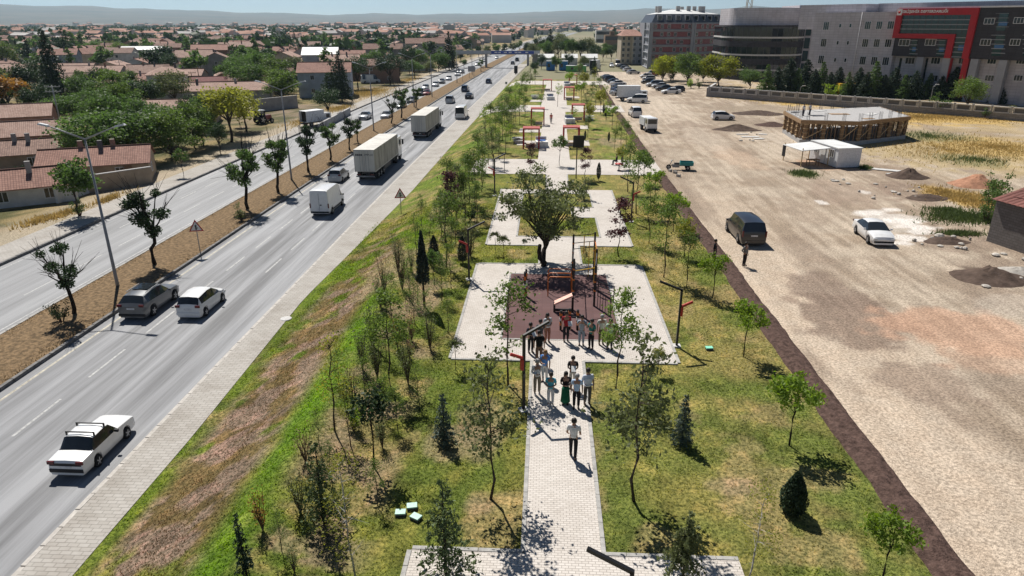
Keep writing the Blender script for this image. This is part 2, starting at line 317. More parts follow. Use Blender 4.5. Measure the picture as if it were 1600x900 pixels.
def ublock(mb, x0, x1, y0, y1, z0, z1, top=True):
    """box whose side faces carry metric uv"""
    for a, b in (((x0, y0), (x1, y0)), ((x1, y0), (x1, y1)), ((x1, y1), (x0, y1)), ((x0, y1), (x0, y0))): wallquad(mb, a, b, z0, z1)
    if top:
        mb.quad((x0, y0, z1), (x1, y0, z1), (x1, y1, z1), (x0, y1, z1), [(x0, y0), (x1, y0), (x1, y1), (x0, y1)])
        mb.quad((x0, y1, z0), (x1, y1, z0), (x1, y0, z0), (x0, y0, z0), [(0, 0)] * 4)
TMP = bpy.data.scenes.new('scratch'); VLT = TMP.view_layers[0]
def text_mesh(name, body, size, m, parent, loc, rot, ext=.01, align='CENTER', sx=1.0, bold=0.0):
    c = bpy.data.curves.new('t', 'FONT'); c.body = body; c.size = size; c.align_x = align; c.align_y = 'CENTER'; c.extrude = ext; c.resolution_u = 2; c.offset = bold; c.space_character = 1 + 2 * bold
    o = bpy.data.objects.new('t', c); TMP.collection.objects.link(o); VLT.update(); me = bpy.data.meshes.new_from_object(o.evaluated_get(VLT.depsgraph)); bpy.data.objects.remove(o); bpy.data.curves.remove(c)
    me.materials.clear(); me.materials.append(MATS[m]); o = link(name, me, parent, loc); o.rotation_euler = rot; o.scale = (sx, 1, 1); return o
# ================================================================ the setting
def grid_mesh(name, xs, ys, zf, m, colf=None, shift=True, smooth=True):
    X, Y = np.meshgrid(xs, ys); Xs = X + (cv(Y) if shift else 0); Z = zf(Xs, Y) if callable(zf) else np.full_like(X, zf)
    V = np.c_[Xs.ravel(), Y.ravel(), Z.ravel()]; nx, ny = len(xs), len(ys)
    i = (np.arange(ny - 1)[:, None] * nx + np.arange(nx - 1)[None]).ravel()
    return mesh_np(name, V, np.c_[i, i + 1, i + nx + 1, i + nx], m, colors=None if colf is None else colf(V[:, 0], V[:, 1]), smooth=smooth)
def struct(name, me, parent=None):
    o = link(name, me, parent)
    if parent is None: o['kind'] = 'structure'
    return o
def steps(a, b, d0, d1):
    out = [a]; n = a
    while n < b:
        n += d0 + (d1 - d0) * (n - a) / (b - a); out.append(min(n, b))
    return np.array(out)
YR = steps(4, 1400, 4, 25)

ty = np.concatenate([[-2400, -500, -50], steps(0, 1500, 8, 60), [2200, 4000, 8000, 12000]])
tx = np.concatenate([[-19000, -9000, -3000, -1200, -500, -200, -90], np.arange(-60, 20, 2.0), [30, 60, 120, 200, 350, 800, 2000, 6000, 19000]])
struct('ground', grid_mesh('ground', tx, ty, lambda x, y: gz(x, np.minimum(y, 1500)) - 0.14, 'far_land'))

ROAD_R, ROAD_L = (-28.2, -18.2), (-42.9, -33.3)
road = struct('road', grid_mesh('road', np.linspace(*ROAD_R, 6), YR, 0.02, 'asphalt'))
road2 = struct('road', grid_mesh('road', np.linspace(*ROAD_L, 6), YR, 0.02, 'asphalt_worn'))
med = struct('median', grid_mesh('median', np.linspace(-33.1, -28.4, 12), steps(8, 700, 0.7, 8), lambda x, y: 0.13 + 0.14 * np.maximum(0, 1 - ((x - cv(y) + 30.75) / 2.4) ** 2) + 0.05 * fbm(x, y, 1.1, 3, 3), 'median_grass'))
xs_side = np.linspace(0, 1, 8)
def side_edge(Y): return np.interp(Y, [0, 26, 43, 75, 160, 300], [-16.1, -16.05, -16.5, -14.9, -13.9, -13.6])
def sidewalk_right():
    ys = steps(6, 330, 1.5, 6); X = -18.0 + (side_edge(ys)[:, None] + 18.0) * xs_side[None]; X = X + cv(ys)[:, None]; Y = np.repeat(ys[:, None], 8, 1)
    V = np.c_[X.ravel(), Y.ravel(), np.full(X.size, 0.0)]; V[:, 2] = np.maximum(0.16, gz(V[:, 0], V[:, 1]) + 0.02)
    i = (np.arange(len(ys) - 1)[:, None] * 8 + np.arange(7)[None]).ravel()
    return mesh_np('sidewalk', V, np.c_[i, i + 1, i + 9, i + 8], 'sidewalk_paver')
walk_r = struct('sidewalk', sidewalk_right())
def yardcol(x, y):
    n = fbm(x, y, 0.12, 4, 41); n2 = fbm(x, y, 0.45, 3, 42)
    c = mix((0.25, 0.20, 0.145), (0.30, 0.235, 0.12), sm(0.4, 0.6, n)); c = mix(c, (0.075, 0.085, 0.035), 0.85 * sm(0.42, 0.58, n2)); xx = x - cv(y)
    return mix(c, (0.46, 0.40, 0.31), 0.8 * sm(-52, -48, xx))
walk_l = struct('sidewalk', grid_mesh('sidewalk', np.linspace(-46.4, -43.1, 5), YR, 0.15, 'sidewalk_paver'))
struct('yard_ground', grid_mesh('yard_ground', np.concatenate([steps(-420, -46.4, 9, 0.8)]), steps(20, 900, 1.2, 12), lambda x, y: 0.10 + 0.02 * fbm(x, y, 0.5), 'ground_attr', yardcol))

# painted lines
dm = MB().quad((-.065, 0, 0), (.065, 0, 0), (.065, 3.4, 0), (-.065, 3.4, 0)).mesh('lane_marking', 'paint_white')
def dashes(par, X, y0, y1, period=5.7):
    y = y0
    while y < y1:
        o = link('lane_marking', dm, par, (X + cv(y + 1.7), y, 0.0245)); o.rotation_euler[2] = -math.atan2(float(cv(y + 3.4) - cv(y)), 3.4); y += period
dashes(road, -24.55, 20.3, 330); dashes(road, -21.35, 48.5, 330); dashes(road2, -36.6, 26, 330); dashes(road2, -39.8, 60, 330)
link('edge_line', grid_mesh('edge_line', [-27.62, -27.46], YR, 0.0245, 'paint_cream'), road)
link('edge_line', grid_mesh('edge_line', [-42.35, -42.22], YR, 0.0245, 'paint_white'), road2)
link('edge_line', grid_mesh('edge_line', [-33.95, -33.82], YR, 0.0245, 'paint_white'), road2)

# road kerbs: single stones as far as they can be told apart, then one run
def kerb(par, X, wd, zt, y0, y1, yend, m, ln=1.0, z0=0.0):
    me = MB().box((0, 0, (zt + z0) / 2), (wd, ln - 0.02, zt - z0), taper=0.97).mesh('kerb_stone', m); y = y0; k = 0
    while y < y1:
        o = link('kerb_stone', me, par, (X + float(cv(y)) + random.uniform(-.008, .008), y + ln / 2, random.uniform(-.012, .008))); o.rotation_euler[2] = random.uniform(-.008, .008); y += ln; k += 1
    mb = MB(); ys = steps(y1, yend, 3, 20)
    for a, b in zip(ys[:-1], ys[1:]): mb.bar((X + float(cv(a)), a, (zt + z0) / 2), (X + float(cv(b)), b, (zt + z0) / 2), wd, zt - z0)
    mb.build('kerb', m, par)
kerb(walk_r, -18.1, 0.2, 0.17, 14, 92, 330, 'kerb_light'); kerb(med, -28.3, 0.22, 0.22, 22, 110, 700, 'kerb_dark'); kerb(med, -33.2, 0.2, 0.2, 34, 110, 700, 'kerb_grey'); kerb(walk_l, -43.0, 0.24, 0.24, 44, 150, 700, 'kerb_dark')

# ---------------------------------------------------------------- lawn
def blob(x, y, cx, cy, rx, ry, n, e=0.45):
    d = np.sqrt(((x - cx) / rx) ** 2 + ((y - cy) / ry) ** 2); return sm(1.15, 1 - e, d + 0.75 * (n - 0.5))
def lawncol(x, y):
    xx = x - cv(y); n = fbm(x, y, 0.35, 5, 1); n2 = fbm(x, y, 1.6, 3, 2); n3 = fbm(x, y, 0.09, 3, 5)
    c = mix((0.088, 0.125, 0.024), (0.145, 0.160, 0.036), sm(0.35, 0.65, n))
    c = mix(c, (0.085, 0.150, 0.015), 0.7 * sm(0.55, 0.75, n3))
    c = mix(c, (0.215, 0.185, 0.080), (0.75 - .3 * sm(-2, 4, xx)) * sm(0.54, 0.66, fbm(x, y, 0.5, 6, 9)))
    c = mix(c, (0.17, 0.155, 0.055), 0.5 * sm(4, 11, xx) * sm(0.35, 0.6, n))
    near = sm(75, 40, y)
    bare = sm(-16.0, -14.6, xx) * sm(-10.2, -11.6, xx) * near
    c = mix(c, mix((0.19, 0.148, 0.108), (0.125, 0.098, 0.042), sm(0.46, 0.56, fbm(x, y, .9, 6, 20))), 0.97 * bare * sm(0.27 + .2 * sm(28, 46, y), 0.37 + .2 * sm(28, 46, y), fbm(x, y, 0.6, 6, 21)))
    c = mix(c, (0.10, 0.155, 0.018), 0.85 * sm(-15.2, -15.7, xx) * sm(0.42, 0.5, n))
    c = mix(c, (0.075, 0.160, 0.012), 0.75 * np.exp(-((xx + 10.0) / 0.9) ** 2) * near)
    c = mix(c, (0.205, 0.17, 0.105), 0.8 * sm(-9.6, -8.4, xx) * sm(-4.8, -6.6, xx) * near * sm(0.50, 0.58, fbm(x, y, 0.7, 6, 31)))
    for px, py, rx, ry, st in ((720, 690, 1.6, 1.6, .8), (750, 660, 1.3, 2.2, .7), (1150, 760, 1.0, .6, .45), (660, 470, 1.0, 2.6, .9), (610, 420, 1.8, 5, .85), (590, 440, 1.2, 3, .8), (690, 330, 1.2, 3, .6), (445, 850, .8, .5, .8), (750, 790, .6, .5, .6), (955, 222, 2, 4, .6)):
        q = G(px, py); c = mix(c, (0.21, 0.18, 0.105), st * .85 * blob(x, y, q[0], q[1], rx, ry, fbm(x, y, 1.0, 6, 33), .25))
    c = mix(c, c * np.array([1.45, 1.3, 1.35]), sm(.58, .72, fbm(x, y, 2.1, 2, 77))); c = mix(c, c * .62, .8 * sm(.60, .74, fbm(x, y, 1.3, 3, 78))); c = c * (0.74 + 0.46 * n2)[:, None] * np.stack([1.30 + .3 * sm(-4, 6, xx), 1.22 + .16 * sm(-4, 6, xx), 1.3 + .5 * sm(-4, 6, xx)], 1)
    return c
YL = steps(9, 214, 0.14, 1.9)
struct('lawn', grid_mesh('lawn', np.arange(-16.6, 12.7, 0.165), YL, lambda x, y: gz(x, y) - 0.005 + 0.035 * (fbm(x, y, 1.2, 3, 8) - 0.5), 'lawn_attr', lawncol))

# ---------------------------------------------------------------- paved paths (sheets 30 mm above the lawn)
def path_sheet(rects, m, dz, name):
    V = []; Fq = []
    for (x0, x1, y0, y1) in rects:
        nx = max(2, int((x1 - x0) / 1.2) + 1); ny = max(2, int((y1 - y0) / 1.5) + 1); k = len(V)
        for y in np.linspace(y0, y1, ny):
            for x in np.linspace(x0, x1, nx):
                X = x + float(cv(y)); V.append((X, y, max(float(gz(X, y)), 0.15) + dz))
        for j in range(ny - 1):
            for i in range(nx - 1): a = k + j * nx + i; Fq.append((a, a + 1, a + nx + 1, a + nx))
    return mesh_np(name, V, Fq, m)
PATHS = {  # name -> rectangles in park metres
    'path': [(-0.42, 2.05, 9, 31.0), (-4.1, -0.42, 12.5, 17.45), (2.05, 6.4, 12.5, 17.45)],
    'plaza': [(-4.6, -2.2, 31.0, 45.7), (4.3, 6.85, 31.0, 45.7), (-2.2, 4.3, 31.0, 33.4), (-2.2, 4.3, 43.7, 45.7), (-0.2, 2.65, 45.7, 50.2)],
    'ring_path': [(-4.35, 6.75, 50.2, 52.4), (-4.35, -2.2, 52.4, 69.0), (4.6, 6.75, 52.4, 69.0), (-2.2, 4.6, 67.4, 69.0), (2.6, 4.6, 58.4, 61.8), (0.2, 2.4, 69.0, 76.6)],
    'cross_path': [(-8.6, 13.4, 76.6, 85.6)],
    'spine_path': [(-1.0, 3.0, 85.6, 134.5), (-1.9, 3.4, 145.5, 196), (-4.2, -1.0, 96, 100), (3.0, 6.0, 96, 100.5), (3.0, 6.5, 112, 116), (-4.5, -1.0, 108, 112), (-4.5, -1.9, 152, 156), (3.4, 6.4, 160, 164)],
    'second_cross_path': [(-13.6, 14.4, 134.5, 145.5)],
    'end_path': [(-12.5, 16, 196, 209)],
}
PO = {k: struct('path', path_sheet(v, 'paver', 0.035, 'path')) for k, v in PATHS.items()}
rubber = struct('play_floor', path_sheet([(-2.2, 4.3, 33.4, 43.7)], 'rubber', 0.04, 'play_floor'))
def edging(par, segs, ln=1.0, wd=0.15):
    mx_ = MB().box((0, 0, 0), (wd, ln - 0.02, 0.16)).mesh('kerb_stone', 'kerb_grey')
    for (x0, y0, x1, y1) in segs:
        d = math.hypot(x1 - x0, y1 - y0); n = max(1, round(d / ln)); a = math.atan2(-(x1 - x0), y1 - y0)
        for k in range(n):
            t = (k + .5) / n; x = x0 + (x1 - x0) * t; y = y0 + (y1 - y0) * t; X = x + float(cv(y))
            o = link('kerb_stone', mx_, par, (X, y, float(gz(X, y)) - 0.02 + random.uniform(-.006, .006)), a); o.scale = (1, d / n / ln, 1)
e = 0.07
edging(PO['path'], [(-.42 - e, 17.5, -.42 - e, 30.95), (2.05 + e, 17.5, 2.05 + e, 30.95), (-4.1, 17.45 + e, -.5, 17.45 + e), (2.13, 17.45 + e, 6.4, 17.45 + e), (-4.1 - e, 12.5, -4.1 - e, 17.4)], 0.75)
edging(PO['plaza'], [(-4.6, 31 - e, -.5, 31 - e), (2.13, 31 - e, 6.85, 31 - e), (-4.6 - e, 31, -4.6 - e, 45.7), (6.85 + e, 31, 6.85 + e, 45.7), (-4.6, 45.7 + e, -.28, 45.7 + e), (2.73, 45.7 + e, 6.85, 45.7 + e), (-.2 - e, 45.8, -.2 - e, 50.1), (2.65 + e, 45.8, 2.65 + e, 50.1)])
edging(rubber, [(-2.2, 33.4, -2.2, 43.7), (4.3, 33.4, 4.3, 43.7), (-2.1, 43.7, 4.2, 43.7), (-2.1, 33.4, 4.2, 33.4)], wd=0.1)
edging(PO['ring_path'], [(-4.35, 50.2 - e, -.3, 50.2 - e), (2.75, 50.2 - e, 6.75, 50.2 - e), (-4.35 - e, 50.2, -4.35 - e, 69), (6.75 + e, 50.2, 6.75 + e, 69), (-2.2 + e, 52.5, -2.2 + e, 67.3), (4.6 - e, 52.5, 4.6 - e, 58.3), (4.6 - e, 61.9, 4.6 - e, 67.3), (-2.1, 52.4 + e, 4.5, 52.4 + e), (-2.1, 67.4 - e, 4.5, 67.4 - e), (2.6 - e, 58.4, 2.6 - e, 61.8), (2.6, 58.4 - e, 4.5, 58.4 - e), (2.6, 61.8 + e, 4.5, 61.8 + e), (.2 - e, 69, .2 - e, 76.5), (2.4 + e, 69, 2.4 + e, 76.5)], 1.2)

# ---------------------------------------------------------------- soil strip and dirt field
def lump(x, y, a=0.12): return a * (fbm(x, y, 1.5, 4, 12) - 0.4)
def soil_strip(y0, y1):
    ys = steps(y0, y1, 0.11 if y0 < 20 else .3, 0.5); n = 14; V = []
    for y in ys:
        c = float(cv(y)); xl = 12.25 + 0.35 * (float(fbm(np.array([y]), np.array([3.]), 0.5, 3, 4)[0]) - .5); xr = 13.55 + 0.3 * (float(fbm(np.array([y]), np.array([9.]), 0.6, 3, 6)[0]) - .5)
        for k in range(n):
            t = k / (n - 1); x = xl + (xr - xl) * t + c; V.append((x, y, 2.0 + 0.02 + 0.17 * math.sin(math.pi * t) * (0.05 + 2.0 * float(fbm(np.array([x]), np.array([y]), 3.4, 3, 12)[0])) - (0.06 if k in (0, n - 1) else 0)))
    i = (np.arange(len(ys) - 1)[:, None] * n + np.arange(n - 1)[None]).ravel()
    return struct('soil_strip', mesh_np('soil_strip', V, np.c_[i, i + 1, i + n + 1, i + n], 'soil'))
soil_strip(8, 76.4); soil_strip(85.8, 134.3); soil_strip(145.7, 194)
FB = [  # px, py, rx, ry (m), colour, strength
    (1330, 500, 3.2, 4.5, (0.24, 0.185, 0.15), .8), (1290, 455, 2.2, 4, (0.25, 0.195, 0.16), .75), (1450, 600, 2.2, 2.6, (0.27, 0.21, 0.17), .6), (1250, 330, 2.0, 5, (0.33, 0.265, 0.21), .5), (1500, 515, 4.5, 3.0, (0.50, 0.33, 0.24), .75), (1150, 245, 2.5, 8, (0.46, 0.36, 0.28), .7), (1560, 560, 3, 2, (0.50, 0.34, 0.25), .5),
    (1330, 300, 4, 6, (0.33, 0.26, 0.21), .6), (1430, 300, 3.5, 5, (0.27, 0.21, 0.17), .75), (1500, 380, 4, 3, (0.26, 0.205, 0.165), .7), (1580, 420, 3.5, 3, (0.29, 0.235, 0.19), .7), (1390, 350, 2.6, 2.4, (0.60, 0.57, 0.53), .5), (1385, 338, 2.6, 2.0, (0.66, 0.63, 0.60), .75), (1440, 362, 1.2, .8, (0.74, 0.72, 0.70), .9), (1408, 380, 1.0, .6, (0.74, 0.72, 0.70), .9), (1360, 332, 1.4, 1.0, (0.74, 0.72, 0.70), .9), (1400, 345, 2.2, .9, (0.74, 0.72, 0.70), .9), (1432, 355, 1.8, .8, (0.74, 0.72, 0.70), .9), (1420, 372, 1.3, .9, (0.72, 0.70, 0.68), .9), (1283, 316, .5, .8, (0.74, 0.72, 0.70), .8), (1396, 327, .8, .5, (0.72, 0.70, 0.68), .8), (1350, 300, .7, .6, (0.70, 0.68, 0.66), .7),
    (1150, 190, 6, 10, (0.30, 0.25, 0.20), .8), (1190, 172, 8, 10, (0.33, 0.28, 0.22), .8), (1100, 165, 3, 3, (0.36, 0.31, 0.25), .6), (1195, 152, 10, 7, (0.46, 0.35, 0.16), .9), (1150, 148, 5, 5, (0.48, 0.36, 0.16), .8), (1480, 235, 14, 14, (0.42, 0.34, 0.19), .75), (1560, 230, 8, 10, (0.47, 0.35, 0.15), .85), (1450, 185, 20, 9, (0.50, 0.36, 0.14), .95), (1300, 160, 14, 8, (0.50, 0.365, 0.14), .95), (1450, 212, 6, 6, (0.22, 0.215, 0.11), .7), (1510, 250, 4, 4, (0.20, 0.20, 0.10), .6), (1520, 312, 3.0, 4.0, (0.46, 0.33, 0.13), .95), (1470, 300, 2, 3, (0.46, 0.33, 0.13), .8), (1250, 272, 1.6, 2.0, (0.16, 0.17, 0.075), .8), (1265, 268, 1.0, 2.0, (0.16, 0.17, 0.075), .7),
    (1230, 215, 6, 6, (0.50, 0.45, 0.39), .6), (1100, 215, 3, 12, (0.52, 0.46, 0.39), .5), (1390, 265, 3, 4, (0.28, 0.22, 0.17), .7), (1540, 430, 2.6, 1.6, (0.12, 0.09, 0.075), .9), (1300, 258, 4, 3, (0.42, 0.27, 0.19), .7), (1600, 480, 3, 2, (0.48, 0.44, 0.39), .4)]
FBW = [(P(a, b, 2.0), c, d, e_, f) for a, b, c, d, e_, f in FB]
def fieldcol(x, y):
    xx = x - cv(y); n = fbm(x, y, 0.3, 5, 51); tr = fbm(xx * 2.2 + 2.5 * fbm(x, y, .05, 3, 57), y * 0.13 + xx * .05, 1.0, 5, 52); n2 = fbm(x, y, 1.4, 3, 53)
    c = mix((0.445, 0.385, 0.315), (0.335, 0.275, 0.215), sm(0.38, 0.62, n)); c = mix(c, (0.52, 0.455, 0.38), 0.4 * sm(0.45, 0.65, tr)); c = mix(c, (0.33, 0.275, 0.225), 0.28 * sm(0.45, 0.3, tr))
    c = mix(c, mix((0.57, 0.49, 0.405), (0.50, 0.42, 0.34), sm(.4, .6, n2)), 0.9 * sm(20.5, 17, xx + 4 * (n - .5)) * sm(85, 40, y))
    c = mix(c, (0.53, 0.47, 0.40), 0.6 * sm(110, 150, y) * sm(30, 24, xx))
    c = mix(c, (0.43, 0.345, 0.20), 0.7 * sm(40, 55, xx) * sm(0.3, 0.6, n))
    c = mix(c, (0.28, 0.225, 0.18), .65 * sm(.56, .70, fbm(x * 1.0, y * .45, .22, 5, 55)))
    for q, rx, ry, co, st in FBW: c = mix(c, co, st * blob(x, y, q[0], q[1], rx, ry, .5 + 1.7 * (fbm(x, y, 0.8, 6, 61) - .5), .25))
    return c * ((0.86 + 0.36 * n2) * (.94 + .12 * sm(.3, .7, tr)))[:, None] * np.array([1, .985, .96])
struct('dirt_field', grid_mesh('dirt_field', np.concatenate([np.arange(13.3, 40, 0.2), steps(40, 190, 0.4, 6)]), steps(9, 250, 0.17, 1.8), lambda x, y: 1.985 + 0.05 * (fbm(x, y, 0.9, 4, 71) - 0.6) * sm(13.4, 15, x - cv(y)), 'ground_attr', fieldcol))

# short grass standing on the near lawn
def in_path(x, y):
    m = np.zeros(len(x), bool); xx = x - cv(y)
    for v in list(PATHS.values()) + [[(-2.2, 4.3, 33.4, 43.7)]]:
        for a, b, c, d in v: m |= (xx > a - 0.16) & (xx < b + 0.16) & (y > c - 0.16) & (y < d + 0.16)
    return m
def grass_mesh(n=210000):
    u = rng.random(n); y = 11 + 52 * u ** 1.7; x = rng.uniform(-16, 12.2, n); c = lawncol(x, y); g = c[:, 1] / (c[:, 0] + 1e-6)
    keep = ~in_path(x, y) & (rng.random(n) < np.clip((g - 0.62) * 2.0, 0.12, 1)); x, y, c = x[keep], y[keep], c[keep]; n = len(x)
    z = gz(x, y) - 0.02; h = rng.uniform(.025, .055, n) * (1 + .6 * (rng.random(n) < .12)) * (1 + y / 60); a = rng.uniform(0, 6.283, n); wd = rng.uniform(.012, .024, n) * (1 + y / 28); lx, ly = rng.normal(0, .03, n), rng.normal(0, .03, n)
    V = np.stack([np.c_[x - wd * np.cos(a), y - wd * np.sin(a), z], np.c_[x + wd * np.cos(a), y + wd * np.sin(a), z], np.c_[x + lx, y + ly, z + h]], 1).reshape(-1, 3)
    cc = np.repeat(c * rng.uniform(.6, 1.75, (n, 1)), 3, 0)
    return mesh_np('grass', V, np.arange(3 * n).reshape(-1, 3), 'grass_blade', colors=cc)
tag(link('grass', grass_mesh()), 'short patchy green grass over the park lawn', 'grass', kind='stuff')
def tuft_mesh(pts, h, wd, m, name, cols=None):
    pts = np.asarray(pts); n = len(pts); a = rng.uniform(0, 6.283, n); hh = h * rng.uniform(.5, 1.3, n); lx, ly = rng.normal(0, .3, n) * h, rng.normal(0, .3, n) * h; x, y, z = pts.T
    V = np.stack([np.c_[x - wd * np.cos(a), y - wd * np.sin(a), z], np.c_[x + wd * np.cos(a), y + wd * np.sin(a), z], np.c_[x + lx, y + ly, z + hh]], 1).reshape(-1, 3)
    return mesh_np(name, V, np.arange(3 * n).reshape(-1, 3), m)
def scatter(cx, cy, rx, ry, n, z=None):
    a = rng.uniform(0, 6.283, n); r = np.abs(rng.normal(0, .62, n)) ** .8 * (.6 + .9 * vnoise(a * 2.5, a * 0 + cx, 3)); x = cx + rx * r * np.cos(a); y = cy + ry * r * np.sin(a); return np.c_[x, y, (gz(x, y) if z is None else np.full(n, z)) - 0.03]
xs_, ys_ = rng.uniform(-33, -28.5, 26000), 20 + 130 * rng.random(26000) ** 1.6
tag(link('median_dry_grass', tuft_mesh(np.c_[xs_ + cv(ys_), ys_, np.full(26000, .17)], .11, .03, mat('dry_stalk', (0.27, 0.19, 0.10), .9, .25, 1.5, coord='World', trans=.2), 'median_dry_grass')), 'brown dry grass on the strip between the carriageways', 'grass', kind='stuff')
pts = np.concatenate([scatter(*P(px, py, 2.0)[:2], rx, ry, n, 2.0) for px, py, rx, ry, n in ((1300, 160, 13, 7, 6000), (1450, 183, 19, 7, 9000), (1195, 152, 9, 6, 3500), (1560, 230, 8, 9, 3000), (1480, 235, 12, 12, 2500), (1520, 312, 2.8, 3.6, 2500), (1470, 300, 1.6, 2.4, 700))])
tag(link('field_dry_grass', tuft_mesh(pts, .28, .05, 'dry_grass', 'field_dry_grass')), 'tall yellow dry grass by the stone wall and the building site', 'grass', kind='stuff')
pts = np.concatenate([scatter(*L0(px, py)[:2], rx, ry, n, .12) for px, py, rx, ry, n in ((575, 145, 7, 16, 5000), (530, 170, 3, 8, 1500), (480, 190, 3, 8, 1200), (60, 345, 1.0, 2.5, 420), (100, 335, .8, 2.5, 420), (170, 312, .8, 3, 420), (640, 125, 3, 16, 1200))])
tag(link('verge_dry_grass', tuft_mesh(pts, .45, .06, 'dry_grass', 'verge_dry_grass')), 'yellow dry grass on the verge beside the houses', 'grass', kind='stuff')
pts = np.concatenate([scatter(*P(px, py, 2.0)[:2], rx, ry, n, 2.0) for px, py, rx, ry, n in ((1500, 340, 2.6, 1.8, 2600), (1480, 330, 1.6, 1.4, 900), (1540, 342, 1.4, 1.6, 900), (1500, 366, 1.6, .5, 700), (1255, 272, 1.4, 1.8, 900), (1352, 262, .7, 1.2, 400), (1450, 213, 5, 5, 900), (1520, 250, 4, 3, 700))])
tag(link('green_weeds', tuft_mesh(pts, .36, .05, 'weed', 'green_weeds')), 'green weeds growing in the rubble beside the brick shed', 'weeds', kind='stuff')

yb_ = 12 + 40 * rng.random(15000) ** 1.4; xb_ = rng.normal(-13.2, 1.15, 15000); ok_ = (xb_ > -15.9) & (xb_ < -10.6); xb_, yb_ = xb_[ok_], yb_[ok_]
tag(link('bank_dry_weeds', tuft_mesh(np.c_[xb_, yb_, gz(xb_, yb_) - .02], .07, .02, mat('bank_weed', (0.15, 0.085, 0.04), .9, .3, 2, coord='World', trans=.25), 'bank_dry_weeds')), 'reddish brown dry weeds on the bare bank above the pavement', 'weeds', kind='stuff')
# ---------------------------------------------------------------- hills round the plain
def hills():
    an = np.linspace(-1.25, 1.25, 220); rows = []
    for k, (r, f) in enumerate(((5200, 0.0), (6200, .25), (7600, .6), (9000, 1.0), (11500, .9))):
        prof = 95 + 85 * np.exp(-((an + 0.62) / .26) ** 2) + 55 * np.exp(-((an - .10) / .22) ** 2) + 90 * np.exp(-((an - .45) / .25) ** 2) + 60 * (fbm(an * 9 + 40, an * 0 + k * .25, 1, 4, 81) - .5)
        rows.append(np.c_[r * np.sin(an), r * np.cos(an), -2 + f * prof + f * 35 * (fbm(an * 30, an * 0 + k, 1, 3, 82) - .5)])
    V = np.concatenate(rows); n = len(an); i = (np.arange(4)[:, None] * n + np.arange(n - 1)[None]).ravel()
    return mesh_np('hills', V, np.c_[i, i + 1, i + n + 1, i + n], 'hill', smooth=True)
struct('hills', hills())
# ================================================================ trees
def leaves(name, C, s, m, asp=0.55, droop=0.0, upd=0.0):
    C = np.asarray(C); n = len(C); d = rng.normal(size=(n, 3)); d[:, 2] += upd - droop; d /= np.linalg.norm(d, axis=1)[:, None] + 1e-9
    p = np.cross(d, rng.normal(size=(n, 3))); p /= np.linalg.norm(p, axis=1)[:, None] + 1e-9; s = (s * rng.uniform(.6, 1.35, n))[:, None]
    V = np.stack([C - d * s * .5, C + p * s * .5 * asp - d * s * .08, C + d * s * .5, C - p * s * .5 * asp - d * s * .08], 1).reshape(-1, 3)
    return mesh_np(name, V, np.arange(4 * n).reshape(-1, 4), m)
def clump_pts(cl, n):
    cl = np.asarray(cl, float); w_ = cl[:, 3] ** 2; k = rng.choice(len(cl), n, p=w_ / w_.sum()); d = rng.normal(size=(n, 3)); d /= np.linalg.norm(d, axis=1)[:, None]
    r = cl[k, 3] * rng.random(n) ** .45; q = d * r[:, None]; q[:, 2] *= .75; return cl[k, :3] + q
def wob(a, b, n, amp):
    a, b = np.array(a, float), np.array(b, float); t = np.linspace(0, 1, n)[:, None]; q = a + (b - a) * t; j = rng.normal(0, amp, (n, 3)); j[0] = 0; j[-1] = 0; return q + j
def broad(seed, h=8., th=.26, rx=.36, n=3600, nc=30, leaf=.30, lm='leaf_green', bm='bark', flat=1.0, cr=(.10, .17), multi=1, tr=.022, low=.3):
    global rng; keep = rng; rng = np.random.default_rng(seed); mb = MB(); cl = []
    cz = h * (th + (1 - th) * .52); rz = h * (1 - th) * .5 * flat
    for k in range(nc):
        while True:
            d = rng.normal(size=3); d /= np.linalg.norm(d); 
            if d[2] > -low - .35: break
        f = rng.uniform(.45, .92); rr = h * rng.uniform(*cr); cl.append((d[0] * rx * h * f, d[1] * rx * h * f, cz + d[2] * rz * f, rr))
    cl.append((0, 0, cz, h * .16))
    for s in range(multi):
        a = 6.283 * s / multi + .5; ox = .045 * h * (multi > 1); top = np.array([ox * 4.2 * math.cos(a), ox * 2.5 * math.sin(a), h * th * 1.5]); b0 = np.array([ox * .6 * math.cos(a), ox * .6 * math.sin(a), -.1])
        mb.tube(wob(b0, top, 5, .012 * h), np.linspace(tr * h, tr * h * .6, 5), 8)
        for k, c in enumerate(cl):
            if k % multi == s and k % 2 == 0: mb.tube(wob(b0 + (top - b0) * rng.uniform(.6, 1), c[:3], 4, .02 * h), [tr * h * .45, tr * h * .3, tr * h * .18, tr * h * .06], 5, cap=False)
    r = (mb.mesh('trunk', bm), leaves('crown', np.concatenate([clump_pts(cl, n), clump_pts([(*c_[:3], c_[3] * 1.55) for c_ in cl], n // 3)]), leaf, lm), h); rng = keep; return r
